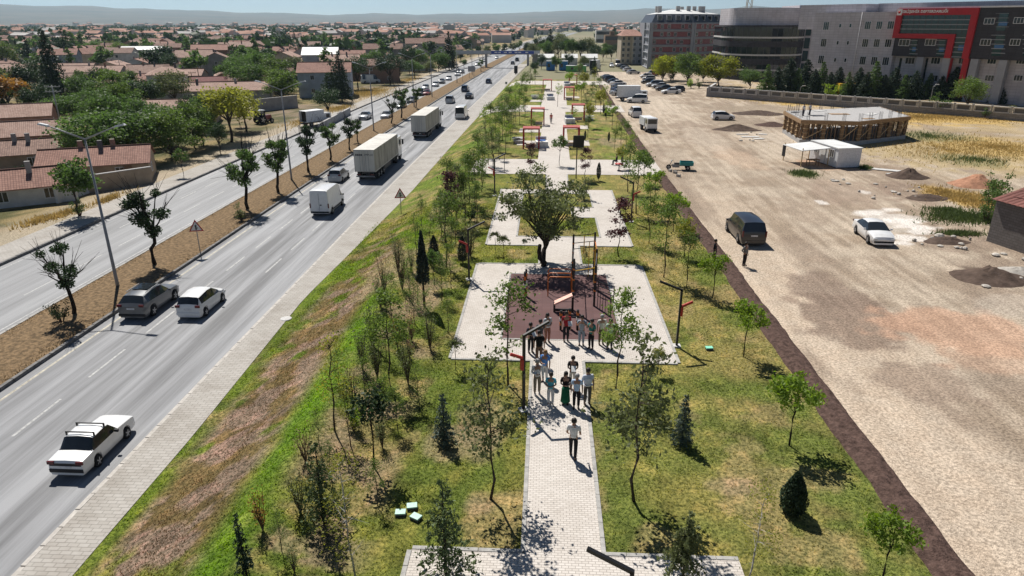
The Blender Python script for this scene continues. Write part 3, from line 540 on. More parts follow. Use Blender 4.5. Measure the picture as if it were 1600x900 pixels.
def sapling(seed, h=5., lm='leaf_green', n=620, c0=.38, r=.13, leaf=.17, bm='bark', tr=.011, gaps=.35, stake=False):
    global rng; keep = rng; rng = np.random.default_rng(seed); mb = MB(); tip = np.array([rng.normal(0, .03 * h), rng.normal(0, .03 * h), h * .97])
    q = wob((0, 0, -.08), tip, 7, .012 * h); mb.tube(q, np.linspace(tr * h, tr * h * .25, 7), 6); cl = []
    for k in range(22):
        t = c0 + (1 - c0) * rng.random() ** .9; a = rng.uniform(0, 6.283); u = (t - c0) / (1 - c0); rad = r * h * (.35 + 1.1 * math.sin(math.pi * min(1, u * .8 + .18))) * rng.uniform(.3, 1); b = tip * t
        e_ = b + np.array([rad * math.cos(a), rad * math.sin(a), rng.uniform(.02, .09) * h]); mb.tube([b, (b + e_) / 2 + [0, 0, -.01], e_], [tr * h * .35, tr * h * .22, tr * h * .08], 4, cap=False); cl.append((*e_, h * rng.uniform(.05, .115) * (1 if rng.random() > gaps else .55)))
    cl.append((*tip, h * .05)); o = (mb.mesh('trunk', bm), leaves('crown', np.concatenate([clump_pts(cl, int(n * 1.15)), clump_pts([(*c_[:3], c_[3] * 1.9) for c_ in cl], int(n * .4))]), leaf * .85, lm), h); rng = keep; return o
def ball(seed, h=3.2, lm='leaf_bright', n=750, th=.5, rx=.30, leaf=.17, bm='bark_dark'): return broad(seed, h, th, rx, n, 20, leaf, lm, bm, 1.0, (.07, .12), 1, .012, .25)
def column(seed, h=3., lm='leaf_cypress', n=3200, r=.18, stem=.10, leaf=.14, taper=1.0):
    global rng; keep = rng; rng = np.random.default_rng(seed); mb = MB().tube([(0, 0, -.06), (0, 0, h * .8)], [.022 * h * .7, .008 * h], 6)
    t = rng.random(n); prof = np.sin(np.pi * np.clip(t * .93 + .05, 0, 1) ** (.62 * taper)) ** .75; a = rng.uniform(0, 6.283, n); bumps = .86 + .28 * vnoise(a * 3.2, t * 9, seed)
    rr = r * h * prof * bumps * rng.uniform(.25, 1.03, n) ** .6; z = h * (stem + (1 - stem) * t); o = (mb.mesh('trunk', 'bark'), leaves('crown', np.c_[rr * np.cos(a), rr * np.sin(a), z], leaf, lm, .45, 0, 1.6), h); rng = keep; return o
def spruce(seed, h=9., lm='leaf_conifer', r=.27, n=2600, stem=.06, leaf=.34, whorls=15, gap=.25, bm='bark_dark', tr=.016):
    global rng; keep = rng; rng = np.random.default_rng(seed); mb = MB().tube([(0, 0, -.1), (0, 0, h * .5), (0, 0, h * .99)], [tr * h, tr * h * .6, tr * h * .12], 7); C = []
    for k in range(whorls):
        t = (k + .4) / whorls; z = h * (stem + (1 - stem) * t); L = r * h * (1 - t) ** .85 + .03 * h; nb = max(4, int(9 * (1 - t) + 4))
        for b in range(nb):
            if rng.random() < gap * .6: continue
            a = 6.283 * b / nb + k * .7 + rng.normal(0, .2); l = L * rng.uniform(.72, 1.12); m = int(n / (whorls * 8) * (l / (r * h * .6) + .35)); u = rng.random(m) ** .7
            zz = z + l * u * .10 - l * u * u * .34; wdt = .16 * l * (1 - u * .6)
            C.append(np.c_[l * u * math.cos(a) + rng.normal(0, 1, m) * wdt, l * u * math.sin(a) + rng.normal(0, 1, m) * wdt, zz + rng.normal(0, .03 * h * .5, m)])
            mb.tube([(0, 0, z), (l * .9 * math.cos(a), l * .9 * math.sin(a), z - l * .15)], [tr * h * .22, tr * h * .05], 3, cap=False)
    o = (mb.mesh('trunk', bm), leaves('crown', np.concatenate(C), leaf, lm, .4, .4), h); rng = keep; return o
def weeping(seed, h=2., lm='leaf_olive'):
    global rng; keep = rng; rng = np.random.default_rng(seed); mb = MB().tube(wob((0, 0, -.06), (0, 0, h * .9), 5, .012), np.linspace(.03, .015, 5), 6); C = []
    for k in range(13):
        a = rng.uniform(0, 6.283); l = h * rng.uniform(.2, .36); q = np.array([(0, 0, h * .88), (l * .5 * math.cos(a), l * .5 * math.sin(a), h * 1.0), (l * math.cos(a), l * math.sin(a), h * rng.uniform(.55, .75))]); mb.tube(q, [.012, .008, .004], 4, cap=False)
        t = rng.random(34)[:, None]; C.append((1 - t) ** 2 * q[0] + 2 * t * (1 - t) * q[1] + t * t * q[2] + rng.normal(0, .05, (34, 3)))
    o = (mb.mesh('trunk', 'bark_dark'), leaves('crown', np.concatenate(C), .15, lm, .4, .8), h); rng = keep; return o
def scraggy(seed, h=5.5, lm='leaf_dark', n=1500, twigs=70, fill=.5, bm='bark_dark'):
    """half bare street tree: bare twigs on one side, leaf clumps on the other"""
    global rng; keep = rng; rng = np.random.default_rng(seed); mb = MB(); mb.tube(wob((0, 0, -.1), (.05 * h, 0, h * .42), 5, .02 * h), np.linspace(.026 * h, .018 * h, 5), 7); b0 = np.array([.05 * h, 0, h * .42]); cl = []
    for k in range(11):
        a = rng.uniform(0, 6.283); e_ = b0 + np.array([h * rng.uniform(.1, .26) * math.cos(a), h * rng.uniform(.1, .26) * math.sin(a), h * rng.uniform(.1, .5)]); mb.tube(wob(b0, e_, 4, .015 * h), np.linspace(.011 * h, .004 * h, 4), 5, cap=False)
        for j in range(twigs // 11):
            d = e_ - b0; d = d / np.linalg.norm(d) + rng.normal(0, .55, 3); mb.tube([b0 + (e_ - b0) * rng.uniform(.5, 1), e_ + d * h * rng.uniform(.06, .15)], [.0035 * h, .0015 * h], 3, cap=False)
        if rng.random() < fill: cl += [(*(b0 + (e_ - b0) * rng.uniform(.5, 1)), h * rng.uniform(.06, .11))]
    cl.append((*b0, .1 * h)); o = (mb.mesh('trunk', bm), leaves('crown', clump_pts(cl, n), .18, lm), h); rng = keep; return o
def bush(seed, h=1.6, lm='leaf_green', n=700, w_=.45, leaf=.13, up=.6):
    global rng; keep = rng; rng = np.random.default_rng(seed); mb = MB(); cl = []
    for k in range(10):
        a = rng.uniform(0, 6.283); e_ = np.array([w_ * h * rng.uniform(.2, 1) * math.cos(a), w_ * h * rng.uniform(.2, 1) * math.sin(a), h * rng.uniform(.45, .95)]); mb.tube([(0, 0, -.05), e_ * .5 + [0, 0, .06], e_], [.02 * h, .012 * h, .004 * h], 4, cap=False); cl.append((*e_, h * rng.uniform(.12, .2))); cl.append((*(e_ * .6), h * rng.uniform(.12, .22)))
    o = (mb.mesh('stem', 'twig'), leaves('foliage', clump_pts(cl, n), leaf, lm, .5, 0, up), h); rng = keep; return o
def upright(seed, h=2.2, lm='leaf_brown', n=260, stems=14, spread=.22, leaf=.10, bm='twig'):
    """many thin upright stems with sparse leaves"""
    global rng; keep = rng; rng = np.random.default_rng(seed); mb = MB(); C = []
    for k in range(stems):
        a = rng.uniform(0, 6.283); l = h * rng.uniform(.6, 1); s_ = spread * h * rng.uniform(.2, 1); e_ = np.array([s_ * math.cos(a), s_ * math.sin(a), l]); q = wob((0, 0, -.05), e_, 4, .02 * h); mb.tube(q, [.011 * h, .008 * h, .005 * h, .002 * h], 4, cap=False)
        t = rng.uniform(.3, 1, n // stems)[:, None]; C.append(e_ * t + rng.normal(0, .045 * h, (n // stems, 3)))
    o = (mb.mesh('stem', bm), leaves('foliage', np.concatenate(C), leaf, lm), h); rng = keep; return o
def poplar(seed, h=14., lm='leaf_green', n=2200): return broad(seed, h, .12, .12, n, 26, .4, lm, 'bark', 1.0, (.05, .08), 1, .014, 1)

TP = {}
def proto(k):
    if k in TP: return TP[k]
    D = {'broad_a': lambda: broad(11), 'broad_b': lambda: broad(12, rx=.42, lm='leaf_mid', n=3800), 'broad_c': lambda: broad(13, lm='leaf_dark', rx=.34), 'broad_y': lambda: broad(14, 7, .3, .36, 3000, 26, .3, 'leaf_yellow'), 'broad_rust': lambda: broad(15, 5, .3, .4, 2200, 24, .3, 'leaf_rust'), 'broad_olive': lambda: broad(16, lm='leaf_olive'), 'broad_low': lambda: broad(17, 7, .12, .48, 4200, 36, .3, 'leaf_mid', low=.6), 'broad_low2': lambda: broad(18, 7, .12, .46, 4200, 36, .3, 'leaf_green', low=.6),
         'far_a': lambda: broad(21, 8, .15, .40, 620, 18, .85, 'leaf_green'), 'far_b': lambda: broad(22, 8, .15, .36, 620, 18, .85, 'leaf_dark'), 'far_c': lambda: broad(23, 8, .15, .42, 620, 18, .85, 'leaf_olive'), 'far_spruce': lambda: spruce(24, 11, n=700, leaf=.8, whorls=10, r=.2), 'far_poplar': lambda: broad(25, 14, .08, .11, 520, 20, .9, 'leaf_green', 'bark', 1, (.05, .08), 1, .014, 1),
         'cyp_t': lambda: column(55, 4, r=.085, n=3000, stem=.32, leaf=.14, taper=.6), 'street_y': lambda: broad(19, 7, .14, .45, 4200, 36, .3, 'leaf_gold', low=.6), 'air_a': lambda: sapling(131, lm='leaf_fresh', n=560, r=.17, c0=.3, leaf=.15), 'air_b': lambda: sapling(132, lm='leaf_mid', n=700, r=.13, c0=.22, leaf=.15), 'air_c': lambda: sapling(133, lm='leaf_fresh', n=800, r=.14, c0=.35, leaf=.15), 'sap_a': lambda: sapling(31, lm='leaf_mid', n=820), 'sap_b': lambda: sapling(32, lm='leaf_olive', c0=.3, n=820), 'sap_c': lambda: sapling(33, lm='leaf_mid', r=.12, c0=.25, n=820), 'sap_d': lambda: sapling(34, lm='leaf_bright', n=520, c0=.5), 'sap_e': lambda: sapling(35, lm='leaf_fresh', n=1100, r=.16, c0=.42, gaps=.2), 'sap_y': lambda: sapling(36, lm='leaf_yellow', n=300, c0=.35, r=.15), 'plum': lambda: sapling(37, 3.4, 'leaf_copper', 900, .3, .16, .16, 'bark_dark'), 'birch': lambda: sapling(38, 5.5, 'leaf_yellow', 520, .2, .15, .13, 'bark_pale', .009),
         'maple_a': lambda: ball(41), 'maple_b': lambda: ball(42, rx=.33, n=850), 'maple_c': lambda: ball(43, lm='leaf_green', rx=.27), 'maple_y': lambda: ball(44, lm='leaf_yellow', rx=.24, th=.4), 'maple_d': lambda: ball(45, lm='leaf_dark', th=.55, rx=.2, n=420),
         'cyp_a': lambda: column(51), 'cyp_b': lambda: column(52, 2.2, r=.27, lm='leaf_conifer', stem=.02, n=5200, leaf=.14), 'cyp_c': lambda: column(53, 3.4, r=.13, taper=1.5), 'thuja': lambda: column(54, 7, 'leaf_conifer', 2600, .20, .03, .34, 1.5),
         'spr_s': lambda: spruce(61, 2.4, 'leaf_blue', .2, 1500, .05, .12, 12, .2), 'spr_m': lambda: spruce(62, 5, 'leaf_pine', .26, 1500, .1, .22, 13, .45), 'spr_l': lambda: spruce(63, 14, 'leaf_conifer', .22, 3800, .08, .5, 19), 'cedar': lambda: spruce(64, 11, 'leaf_dark', .34, 3800, .12, .5, 12, .5), 'spr_gov': lambda: spruce(65, 8, 'leaf_conifer', .33, 4600, .0, .36, 16, .0), 'spr_gov2': lambda: spruce(66, 8, 'leaf_green', .26, 3600, .0, .34, 15, .1), 'pine_b': lambda: spruce(67, 4.2, 'leaf_olive', .27, 1700, .25, .24, 10, .35),
         'spr_t': lambda: spruce(68, 4, 'leaf_conifer', .10, 700, .1, .2, 12, .4), 'weep': lambda: weeping(71), 'scr_a': lambda: scraggy(81), 'scr_b': lambda: scraggy(82, fill=.8, n=2600), 'scr_c': lambda: scraggy(83, fill=1, n=3200, lm='leaf_green'), 'bush_a': lambda: bush(91), 'bush_b': lambda: bush(92, lm='leaf_olive', w_=.35), 'bush_c': lambda: bush(93, lm='leaf_bright'), 'bush_d': lambda: bush(94, lm='leaf_dark'), 'upr_a': lambda: upright(95), 'upr_b': lambda: upright(96, lm='leaf_olive', n=420), 'upr_r': lambda: upright(97, lm='leaf_rust', n=300), 'bare': lambda: upright(98, 2.4, n=70, stems=22), 'poplar': lambda: poplar(99),
         'centre': lambda: broad(101, 6.2, .18, .43, 4600, 62, .17, 'leaf_olive', 'bark_dark', 1.0, (.05, .09), 2, .026, .35), 'ailanthus': lambda: broad(102, 4, .38, .34, 1800, 18, .26, 'leaf_green', 'bark')}
    TP[k] = D[k](); return TP[k]
NTREE = 0
def tree(kind, loc, h, label, cat='tree', name='tree', group=None, rz=None, sx=1.0):
    global NTREE; NTREE += 1; tm, cm, h0 = proto(kind); s = h / h0
    t = thing(name, label, cat, loc, random.uniform(0, 6.283) if rz is None else rz, group, (s * sx, s * sx, s)); a, b = ('trunk', 'crown') if tm.name.startswith('trunk') else ('stem', 'foliage'); link(a, tm, t); link(b, cm, t); return t
def ptree(kind, px, py, pt, label, g=G, **k):
    q = g(px, py); return tree(kind, q, max(.5, hgt(px, py, pt, g)), label, **k)

# near park trees: kind, base pixel, top pixel row, label
PT = [
 ('sap_y', 523, 672, 532, 'thin sapling with sparse yellow leaves on the mound crest'), ('maple_d', 584, 729, 606, 'slender young tree with few large dark leaves'), ('sap_e', 611, 607, 462, 'tall young tree with a broad leafy top on the mound'),
 ('upr_b', 566, 577, 512, 'narrow dark green shrub on the mound slope'), ('upr_b', 583, 541, 472, 'slim upright green shrub on the mound slope'), ('upr_a', 552, 630, 570, 'brownish leafy upright shrub on the mound'), ('sap_c', 622, 674, 606, 'short dark green sapling behind a yellow shrub'),
 ('spr_s', 694, 692, 614, 'small blue spruce on the open lawn beside the pale dry patch'), ('sap_b', 766, 780, 560, 'tall thin sapling beside the path edge with a long bare trunk'), ('sap_c', 794, 602, 440, 'tall narrow tree in front of the rubber play floor'), ('weep', 712, 578, 530, 'small weeping tree by the front corner of the plaza'),
 ('upr_b', 672, 546, 487, 'bushy brownish green shrub beside the plaza edge'), ('upr_r', 622, 545, 490, 'reddish leafy shrub on the mound'), ('upr_a', 643, 532, 480, 'grey brown twiggy shrub on the dry patch'), ('spr_m', 697, 899, 748, 'loose young pine by the corner of the side path'),
 ('spr_m', 507, 820, 690, 'sparse dark young pine on the mound'), ('birch', 556, 905, 722, 'thin pale trunked tree with yellowish leaves'), ('upr_r', 411, 829, 762, 'small reddish sapling on the bare slope'), ('spr_t', 385, 898, 802, 'thin sparse dark conifer on the slope beside the verge'), ('upr_b', 460, 893, 850, 'low yellowish shrub on the slope'),
 ('upr_a', 478, 722, 665, 'cluster of brown upright stems on the mound crest'), ('sap_y', 548, 697, 612, 'twiggy brown sapling with scattered yellow leaves'), ('bush_c', 552, 673, 636, 'yellow green bush among the saplings'),
 ('cyp_t', 663, 478, 361, 'tall narrow dark conifer with a bare lower stem on the mound'), ('cyp_a', 679, 416, 368, 'short oval dark conifer behind the bare stemmed conifer'), ('cyp_a', 723, 411, 369, 'dark oval conifer beside the park lamp with red box'), ('maple_c', 679, 447, 392, 'young broad leaf tree on the slope beside the plaza'), ('sap_c', 697, 418, 298, 'tall slim tree with a thin dark crown above the mound'),
 ('weep', 774, 396, 362, 'small weeping tree by the ring path, one of a pair'), ('weep', 787, 405, 368, 'small weeping tree by the plaza lawn, one of a pair'), ('bare', 600, 459, 403, 'bare reddish twiggy shrub on the dry slope'), ('bare', 629, 452, 386, 'bare brown sapling on the dry slope'), ('upr_b', 643, 425, 386, 'slim green upright shrub on the mound crest'), ('sap_y', 653, 476, 416, 'leaning thin sapling on the mound'),
 ('sap_c', 688, 330, 298, 'small dark sapling on the crest by the road sign'), ('plum', 705, 357, 272, 'dark copper leaved tree among the saplings on the mound'), ('sap_c', 743, 326, 233, 'tall dark sapling beside the ring path'), ('sap_b', 716, 352, 262, 'tall thin sapling in the row along the mound'), ('sap_a', 727, 352, 268, 'slim green sapling in the row along the mound'), ('sap_c', 733, 318, 242, 'slim dark sapling in the row along the mound'), ('sap_a', 700, 315, 246, 'light sapling on the mound crest'), ('sap_c', 754, 292, 226, 'narrow dark sapling by the verge end of the cross path'),
 ('sap_b', 914, 414, 386, 'small leafy shrub tree at the plaza back edge'), ('maple_d', 820, 393, 372, 'tiny sapling on the lawn beside the big tree'),
 ('sap_e', 962, 607, 457, 'young tree with light green crown beside the front of the plaza'), ('sap_b', 991, 783, 534, 'tall sapling with a long bare trunk on the open lawn'), ('maple_y', 1027, 584, 543, 'small round yellowish tree at the plaza corner'), ('spr_s', 1065, 694, 616, 'small blue spruce on the sunny lawn by the soil strip'),
 ('maple_a', 1162, 557, 471, 'round crowned bright green maple near the mint valve lid'), ('maple_b', 1233, 696, 582, 'round crowned green maple beside the soil strip'), ('cyp_b', 1237, 800, 738, 'dense dark oval conifer shrub on the lawn'), ('maple_b', 1378, 908, 798, 'broad bright green maple at the edge of the soil strip'), ('maple_a', 1113, 466, 396, 'bright green young maple below the walker in the dark suit'),
 ('sap_a', 1072, 449, 363, 'leafy sapling on the lawn by the soil strip'), ('maple_y', 1068, 402, 340, 'round yellow green young tree on the lawn'), ('sap_a', 1037, 433, 312, 'tall leafy sapling with a straight dark trunk on the lawn'), ('maple_a', 1052, 362, 300, 'bright green young maple beside the soil strip'), ('sap_e', 1014, 380, 288, 'narrow dense dark green young tree on the lawn'), ('plum', 967, 401, 313, 'dark copper leaved tree at the corner of the ring path'),
 ('sap_c', 994, 334, 236, 'tall slim tree behind the angled park lamp'), ('maple_a', 1022, 318, 264, 'bright green maple by the edge of the cross path'), ('maple_c', 1006, 288, 236, 'small light maple on the edge of the cross path'), ('sap_c', 981, 300, 222, 'tall sapling in front of the cross path'), ('cyp_c', 935, 282, 254, 'tiny dark conifer standing on the cross path'), ('plum', 914, 279, 233, 'copper leaved tree on the cross path beside the dark panel lamp'), ('plum', 830, 273, 226, 'copper leaved tree on the cross path beyond the big tree'), ('maple_c', 874, 259, 213, 'young tree planted in the middle of the spine path'),
 ('pine_b', 1066, 908, 798, 'bushy young pine by the corner of the near side path'), ('birch', 1168, 908, 760, 'sparse yellowish young tree on the near lawn'), ('maple_y', 970, 264, 228, 'small yellow leaved tree behind the people at the table'), ('bush_b', 912, 312, 278, 'leaning leafy shrub beside the big tree'),
 ('upr_a', 640, 560, 520, 'low twiggy shrub on the mound slope'), ('upr_b', 598, 700, 650, 'low green upright shrub behind the slender dark leaved tree'),
 ('bush_d', 735, 345, 318, 'dark low bush on the mound slope'), ('sap_b', 770, 262, 200, 'tall dark tree by the end of the cross path'), ('sap_c', 763, 258, 205, 'slim dark tree by the end of the cross path'),
]
for k, x, y, t, l in PT: ptree(k, x, y, t, l, cat='shrub' if k[:3] in ('upr', 'bus', 'bar') or k == 'cyp_b' else 'tree', name={'upr': 'shrub', 'bus': 'shrub', 'bar': 'shrub', 'spr': 'spruce', 'cyp': 'conifer', 'ple': 'tree', 'pin': 'pine_tree'}.get(k[:3], 'young_tree'))
q = P(848, 414, 2.0); tree('centre', q, hgt(848, 414, 258), 'large twin-trunked leafy tree behind the fitness rig', name='tree', rz=1.1, sx=1.12)
AT = [(530, 600, 545), (545, 650, 590), (572, 640, 560), (590, 590, 520), (603, 560, 500), (630, 570, 505), (648, 505, 440), (612, 500, 430), (595, 480, 425), (640, 470, 405), (668, 520, 455), (690, 470, 400), (705, 450, 385), (622, 425, 365), (650, 400, 335), (672, 395, 330), (690, 360, 300), (712, 380, 315), (735, 400, 340), (660, 360, 305), (500, 700, 640), (520, 760, 690), (590, 790, 725), (470, 800, 735), (440, 860, 800), (655, 640, 570), (740, 640, 585), (600, 655, 590), (638, 600, 530), (700, 520, 455)]
for i, (x, y, t) in enumerate(AT): ptree(('air_a', 'air_b', 'air_c', 'upr_b', 'air_b')[i % 5], x, y, t, {'air_a': 'slender young tree with open fresh green crown', 'air_b': 'slender young tree leafy almost to the ground', 'air_c': 'slender young tree with dense fresh green top', 'upr_b': 'upright many stemmed green shrub'}[('air_a', 'air_b', 'air_c', 'upr_b', 'air_b')[i % 5]] + ' on the mound', group='slender trees on the mound', name='young_tree')
# farther rows of saplings in the park
FPT = [(748, 268, 205), (757, 246, 192), (766, 215, 160), (770, 244, 196), (779, 208, 160), (788, 196, 146), (797, 220, 176), (803, 200, 158), (812, 195, 158), (820, 186, 150), (752, 300, 250), (738, 300, 246), (728, 300, 240), (720, 330, 268), (712, 312, 256), (745, 345, 282), (690, 372, 310), (706, 395, 340), (760, 225, 168), (775, 235, 178), (785, 220, 165), (792, 205, 152), (800, 212, 160), (806, 192, 145), (812, 180, 138), (818, 172, 132), (783, 190, 150), (795, 178, 135), (805, 165, 125), (815, 155, 118), (822, 148, 112), (828, 140, 108), (836, 135, 108), (790, 240, 190), (780, 250, 205), (830, 222, 185), (845, 170, 140),
       (947, 188, 155), (938, 178, 140), (930, 170, 135), (956, 200, 165), (962, 215, 178), (970, 225, 185), (978, 235, 190), (985, 250, 205), (920, 200, 160), (917, 175, 140), (908, 160, 128), (900, 150, 118), (925, 158, 128), (935, 150, 120), (943, 162, 132), (912, 145, 112), (905, 130, 104), (890, 140, 112), (928, 135, 106), (918, 215, 180), (960, 236, 202), (895, 200, 168)]
for i, (x, y, t) in enumerate(FPT):
    k = ('sap_c', 'sap_a', 'sap_d', 'maple_y', 'sap_b', 'maple_a', 'sap_y')[i % 7] if x > 850 else ('sap_c', 'sap_b', 'sap_a', 'sap_d', 'sap_c')[i % 5]
    ptree(k, x, y, t, {'sap_c': 'slim green sapling', 'sap_a': 'leafy young tree', 'sap_d': 'bright green sapling', 'maple_y': 'round yellow young tree', 'sap_b': 'olive green sapling', 'maple_a': 'round bright green young tree', 'sap_y': 'sparse yellow sapling'}[k] + ' in the planted rows along the spine path' if x > 850 else 'slim sapling crowded along the park verge beyond the cross path', group='young trees of the far park' if x > 850 else 'saplings along the park verge', name='young_tree')
q = P(871, 192, 2.0); tree('sap_d', P(871, 167, 2.0), 4.5, 'lone young tree standing in the paved spine path', name='young_tree')
for x, y in ((943, 178), (946, 183), (914, 220), (951, 222)): ptree('cyp_c', x, y, y - 16, 'tiny column conifer on the far lawn', group='tiny column conifers', name='conifer')
# street trees on the median
MT = [('scr_a', 115, 493, 368, 'half bare dark tree on the median beside a low bush'), ('scr_b', 243, 416, 284, 'half bare dark tree beside the tall double lamp on the median'), ('scr_c', 388, 328, 218, 'leafy dark tree on the median beyond the warning sign'), ('scr_c', 435, 302, 206, 'slim leafy tree on the median before the second double lamp'), ('scr_b', 483, 271, 186, 'dark tree on the median beside the second double lamp'), ('scr_c', 516, 252, 186, 'low dark crowned tree on the median'), ('scr_b', 547, 236, 178, 'dark tree on the median by the container truck'), ('scr_c', 560, 224, 182, 'short flat crowned tree on the median by the container truck'), ('scr_a', 611, 194, 146, 'thin bare tree on the median by the third double lamp'), ('scr_c', 627, 185, 133, 'leafy tree on the median by the third double lamp'), ('scr_c', 650, 170, 133, 'dark tree on the median before a row of cars'), ('scr_c', 752, 112, 90, 'dark round tree on the median under the footbridge')]
for k, x, y, t, l in MT: ptree(k, x, y, t, l, g=L0, name='street_tree')
ptree('bush_d', 98, 506, 472, 'low green bush beside the half bare median tree', g=L0, cat='bush', name='bush'); ptree('bush_b', 378, 346, 320, 'small green bush on the median', g=L0, cat='bush', name='bush')
# trees among the houses
NT = [('ailanthus', 124, 338, 249, 'tree with green and orange leaves on the verge by the white wall'), ('bush_a', 126, 338, 312, 'bush at the foot of the orange green verge tree'), ('maple_c', 287, 276, 234, 'small green tree on the verge by the road'), ('broad_low2', 165, 262, 165, 'wide green tree behind the big red roof'), ('broad_low2', 215, 255, 160, 'dense green tree rising over the red roof'), ('broad_low', 270, 250, 172, 'bright green spreading tree beside the road'), ('broad_y', 362, 222, 134, 'yellow green tree with open crown by the verge'), ('broad_a', 318, 228, 170, 'dark green tree behind the yellow green tree'), ('broad_y', 385, 205, 140, 'smaller yellow green tree beside the field track'),
      ('broad_rust', 18, 178, 118, 'rusty orange tree in the gardens'), ('broad_rust', 48, 172, 140, 'small rusty orange tree in the gardens'), ('broad_c', 60, 160, 95, 'dark green tree beside the tall spruce'), ('spr_l', 94, 172, 46, 'tall dark spruce in the gardens'), ('cedar', 76, 108, 44, 'dark tiered cedar among the roofs'), ('cedar', 108, 105, 42, 'dark spire of a cedar among the roofs'), ('broad_b', 8, 112, 64, 'large pale green tree by the long roof'), ('broad_c', 4, 70, 44, 'dark tree far behind the long roof'), ('broad_low2', 118, 190, 140, 'green garden tree by the steel pylon'), ('broad_low2', 85, 195, 148, 'leafy garden tree by the steel pylon'), ('broad_low', 180, 165, 108, 'green tree among the roofs'), ('broad_a', 215, 165, 122, 'dense green tree before the white house'), ('broad_b', 190, 100, 66, 'pale green tree among far roofs'), ('broad_a', 145, 95, 62, 'round green tree among far roofs'),
      ('broad_a', 255, 152, 124, 'green tree at the wall of the white house'), ('broad_olive', 285, 150, 122, 'grey green tree beside the white house'), ('broad_a', 225, 105, 80, 'green tree before the flat roofed barn'), ('broad_c', 262, 105, 78, 'dark tree before the flat roofed barn'), ('broad_c', 285, 104, 84, 'round dark tree by the balcony house'), ('broad_a', 345, 118, 90, 'green tree before the balcony house'), ('broad_a', 385, 128, 72, 'large green tree beside the pale blue house'), ('broad_low2', 410, 135, 78, 'wide dense green tree beside the pale blue house'), ('broad_low', 440, 158, 108, 'green tree over the garden wall'), ('broad_olive', 425, 150, 118, 'grey green tree behind the garden wall'), ('spr_l', 535, 160, 78, 'tall dark spruce in front of the pale blue house'), ('cedar', 522, 158, 92, 'spreading dark conifer in front of the pale blue house'), ('broad_c', 514, 184, 138, 'dense dark round tree on the verge by the road'),
      ('broad_c', 610, 132, 84, 'dark red green tree beyond the dry verge'), ('broad_c', 625, 128, 92, 'dark tree beyond the dry verge'), ('broad_a', 648, 122, 92, 'green tree along the far verge'), ('broad_olive', 672, 118, 94, 'olive green tree along the far verge'), ('spr_l', 702, 110, 48, 'tall dark spire tree by the footbridge'), ('poplar', 708, 108, 62, 'tall narrow tree by the footbridge'), ('broad_a', 725, 106, 92, 'round pale tree beside the footbridge'), ('bush_d', 35, 275, 258, 'green creeper on the low wall')]
for k, x, y, t, l in NT: ptree(k, x, y, t, l, g=L0, cat='bush' if k[:4] == 'bush' else 'tree', name='bush' if k[:4] == 'bush' else 'garden_tree', sx=1.35 if k[:5] == 'broad' else 1.0)
XT = [(150, 215, 'broad_low2', 7), (178, 222, 'broad_a', 8), (205, 215, 'broad_low2', 8), (235, 222, 'broad_a', 7), (258, 230, 'broad_low2', 7), (305, 235, 'broad_low', 7), (335, 205, 'broad_a', 7), (300, 205, 'broad_c', 6), (160, 190, 'broad_low2', 7), (195, 185, 'broad_low', 7), (228, 180, 'broad_c', 7), (140, 178, 'broad_a', 8), (70, 190, 'broad_c', 7), (30, 172, 'broad_a', 6), (240, 165, 'broad_low2', 6), (205, 152, 'broad_a', 7), (160, 148, 'broad_c', 7), (130, 152, 'broad_a', 7), (385, 148, 'broad_low2', 9), (400, 140, 'broad_a', 11), (365, 135, 'broad_a', 9), (420, 128, 'broad_c', 10), (435, 145, 'broad_low', 9), (450, 150, 'broad_c', 7), (460, 128, 'broad_olive', 8), (300, 128, 'broad_a', 8), (270, 122, 'broad_c', 8), (560, 140, 'broad_c', 9), (580, 118, 'broad_a', 9), (640, 116, 'broad_c', 10), (655, 112, 'broad_a', 9), (685, 112, 'broad_low2', 8), (375, 198, 'broad_c', 5), (345, 240, 'broad_c', 4.5)]
for x, y, k, hh in XT: tree(k, L0(x, y), hh, {'broad_low2': 'low spreading dark green tree', 'broad_low': 'low spreading fresh green tree', 'broad_a': 'round green tree with a clear trunk', 'broad_c': 'dark green round tree', 'broad_olive': 'olive green tree'}[k] + ' in the dense gardens between the near roofs', group='trees of the near gardens', name='garden_tree', sx=1.05 + .25 * math.sin(x))
# trees along the government buildings and the street
G2 = lambda x, y: P(x, y, 2.0)
GT = [('street_y', 1036, 127, 82, 'yellow green street tree beside the parked cars'), ('broad_low2', 1052, 125, 84, 'darker green street tree by the apartment block'), ('broad_low', 1074, 131, 82, 'green street tree with a domed crown by the apartment block'), ('street_y', 1122, 134, 80, 'large golden green tree beside the stone wall'), ('broad_low2', 1098, 128, 95, 'green tree half hidden behind the golden green tree'), ('broad_low2', 1172, 139, 104, 'round green tree in front of the drum building'), ('bush_a', 1034, 122, 108, 'round clipped bush by the parked cars'), ('bush_d', 1048, 126, 112, 'dark bush by the parked cars'), ('bush_c', 1080, 138, 122, 'low green bush before the golden green tree'), ('bush_b', 1092, 138, 124, 'low grey green bush before the golden green tree'), ('bush_c', 1296, 157, 130, 'yellow green bush at the stone wall'), ('broad_b', 1508, 178, 122, 'bright green fig-like tree against the stone wall'), ('bush_a', 1468, 178, 146, 'dark green bush against the stone wall'), ('bush_a', 1540, 185, 168, 'small bush at the foot of the stone wall'), ('bush_b', 1575, 180, 165, 'small grey bush at the foot of the stone wall')]
for k, x, y, t, l in GT: ptree(k, x, y, t, l, g=G2, cat='bush' if k[:4] == 'bush' else 'tree', name='bush' if k[:4] == 'bush' else 'street_tree', sx=1.3 if x == 1122 else 1.12 if k[:3] in ('bro', 'str') else 1.2)
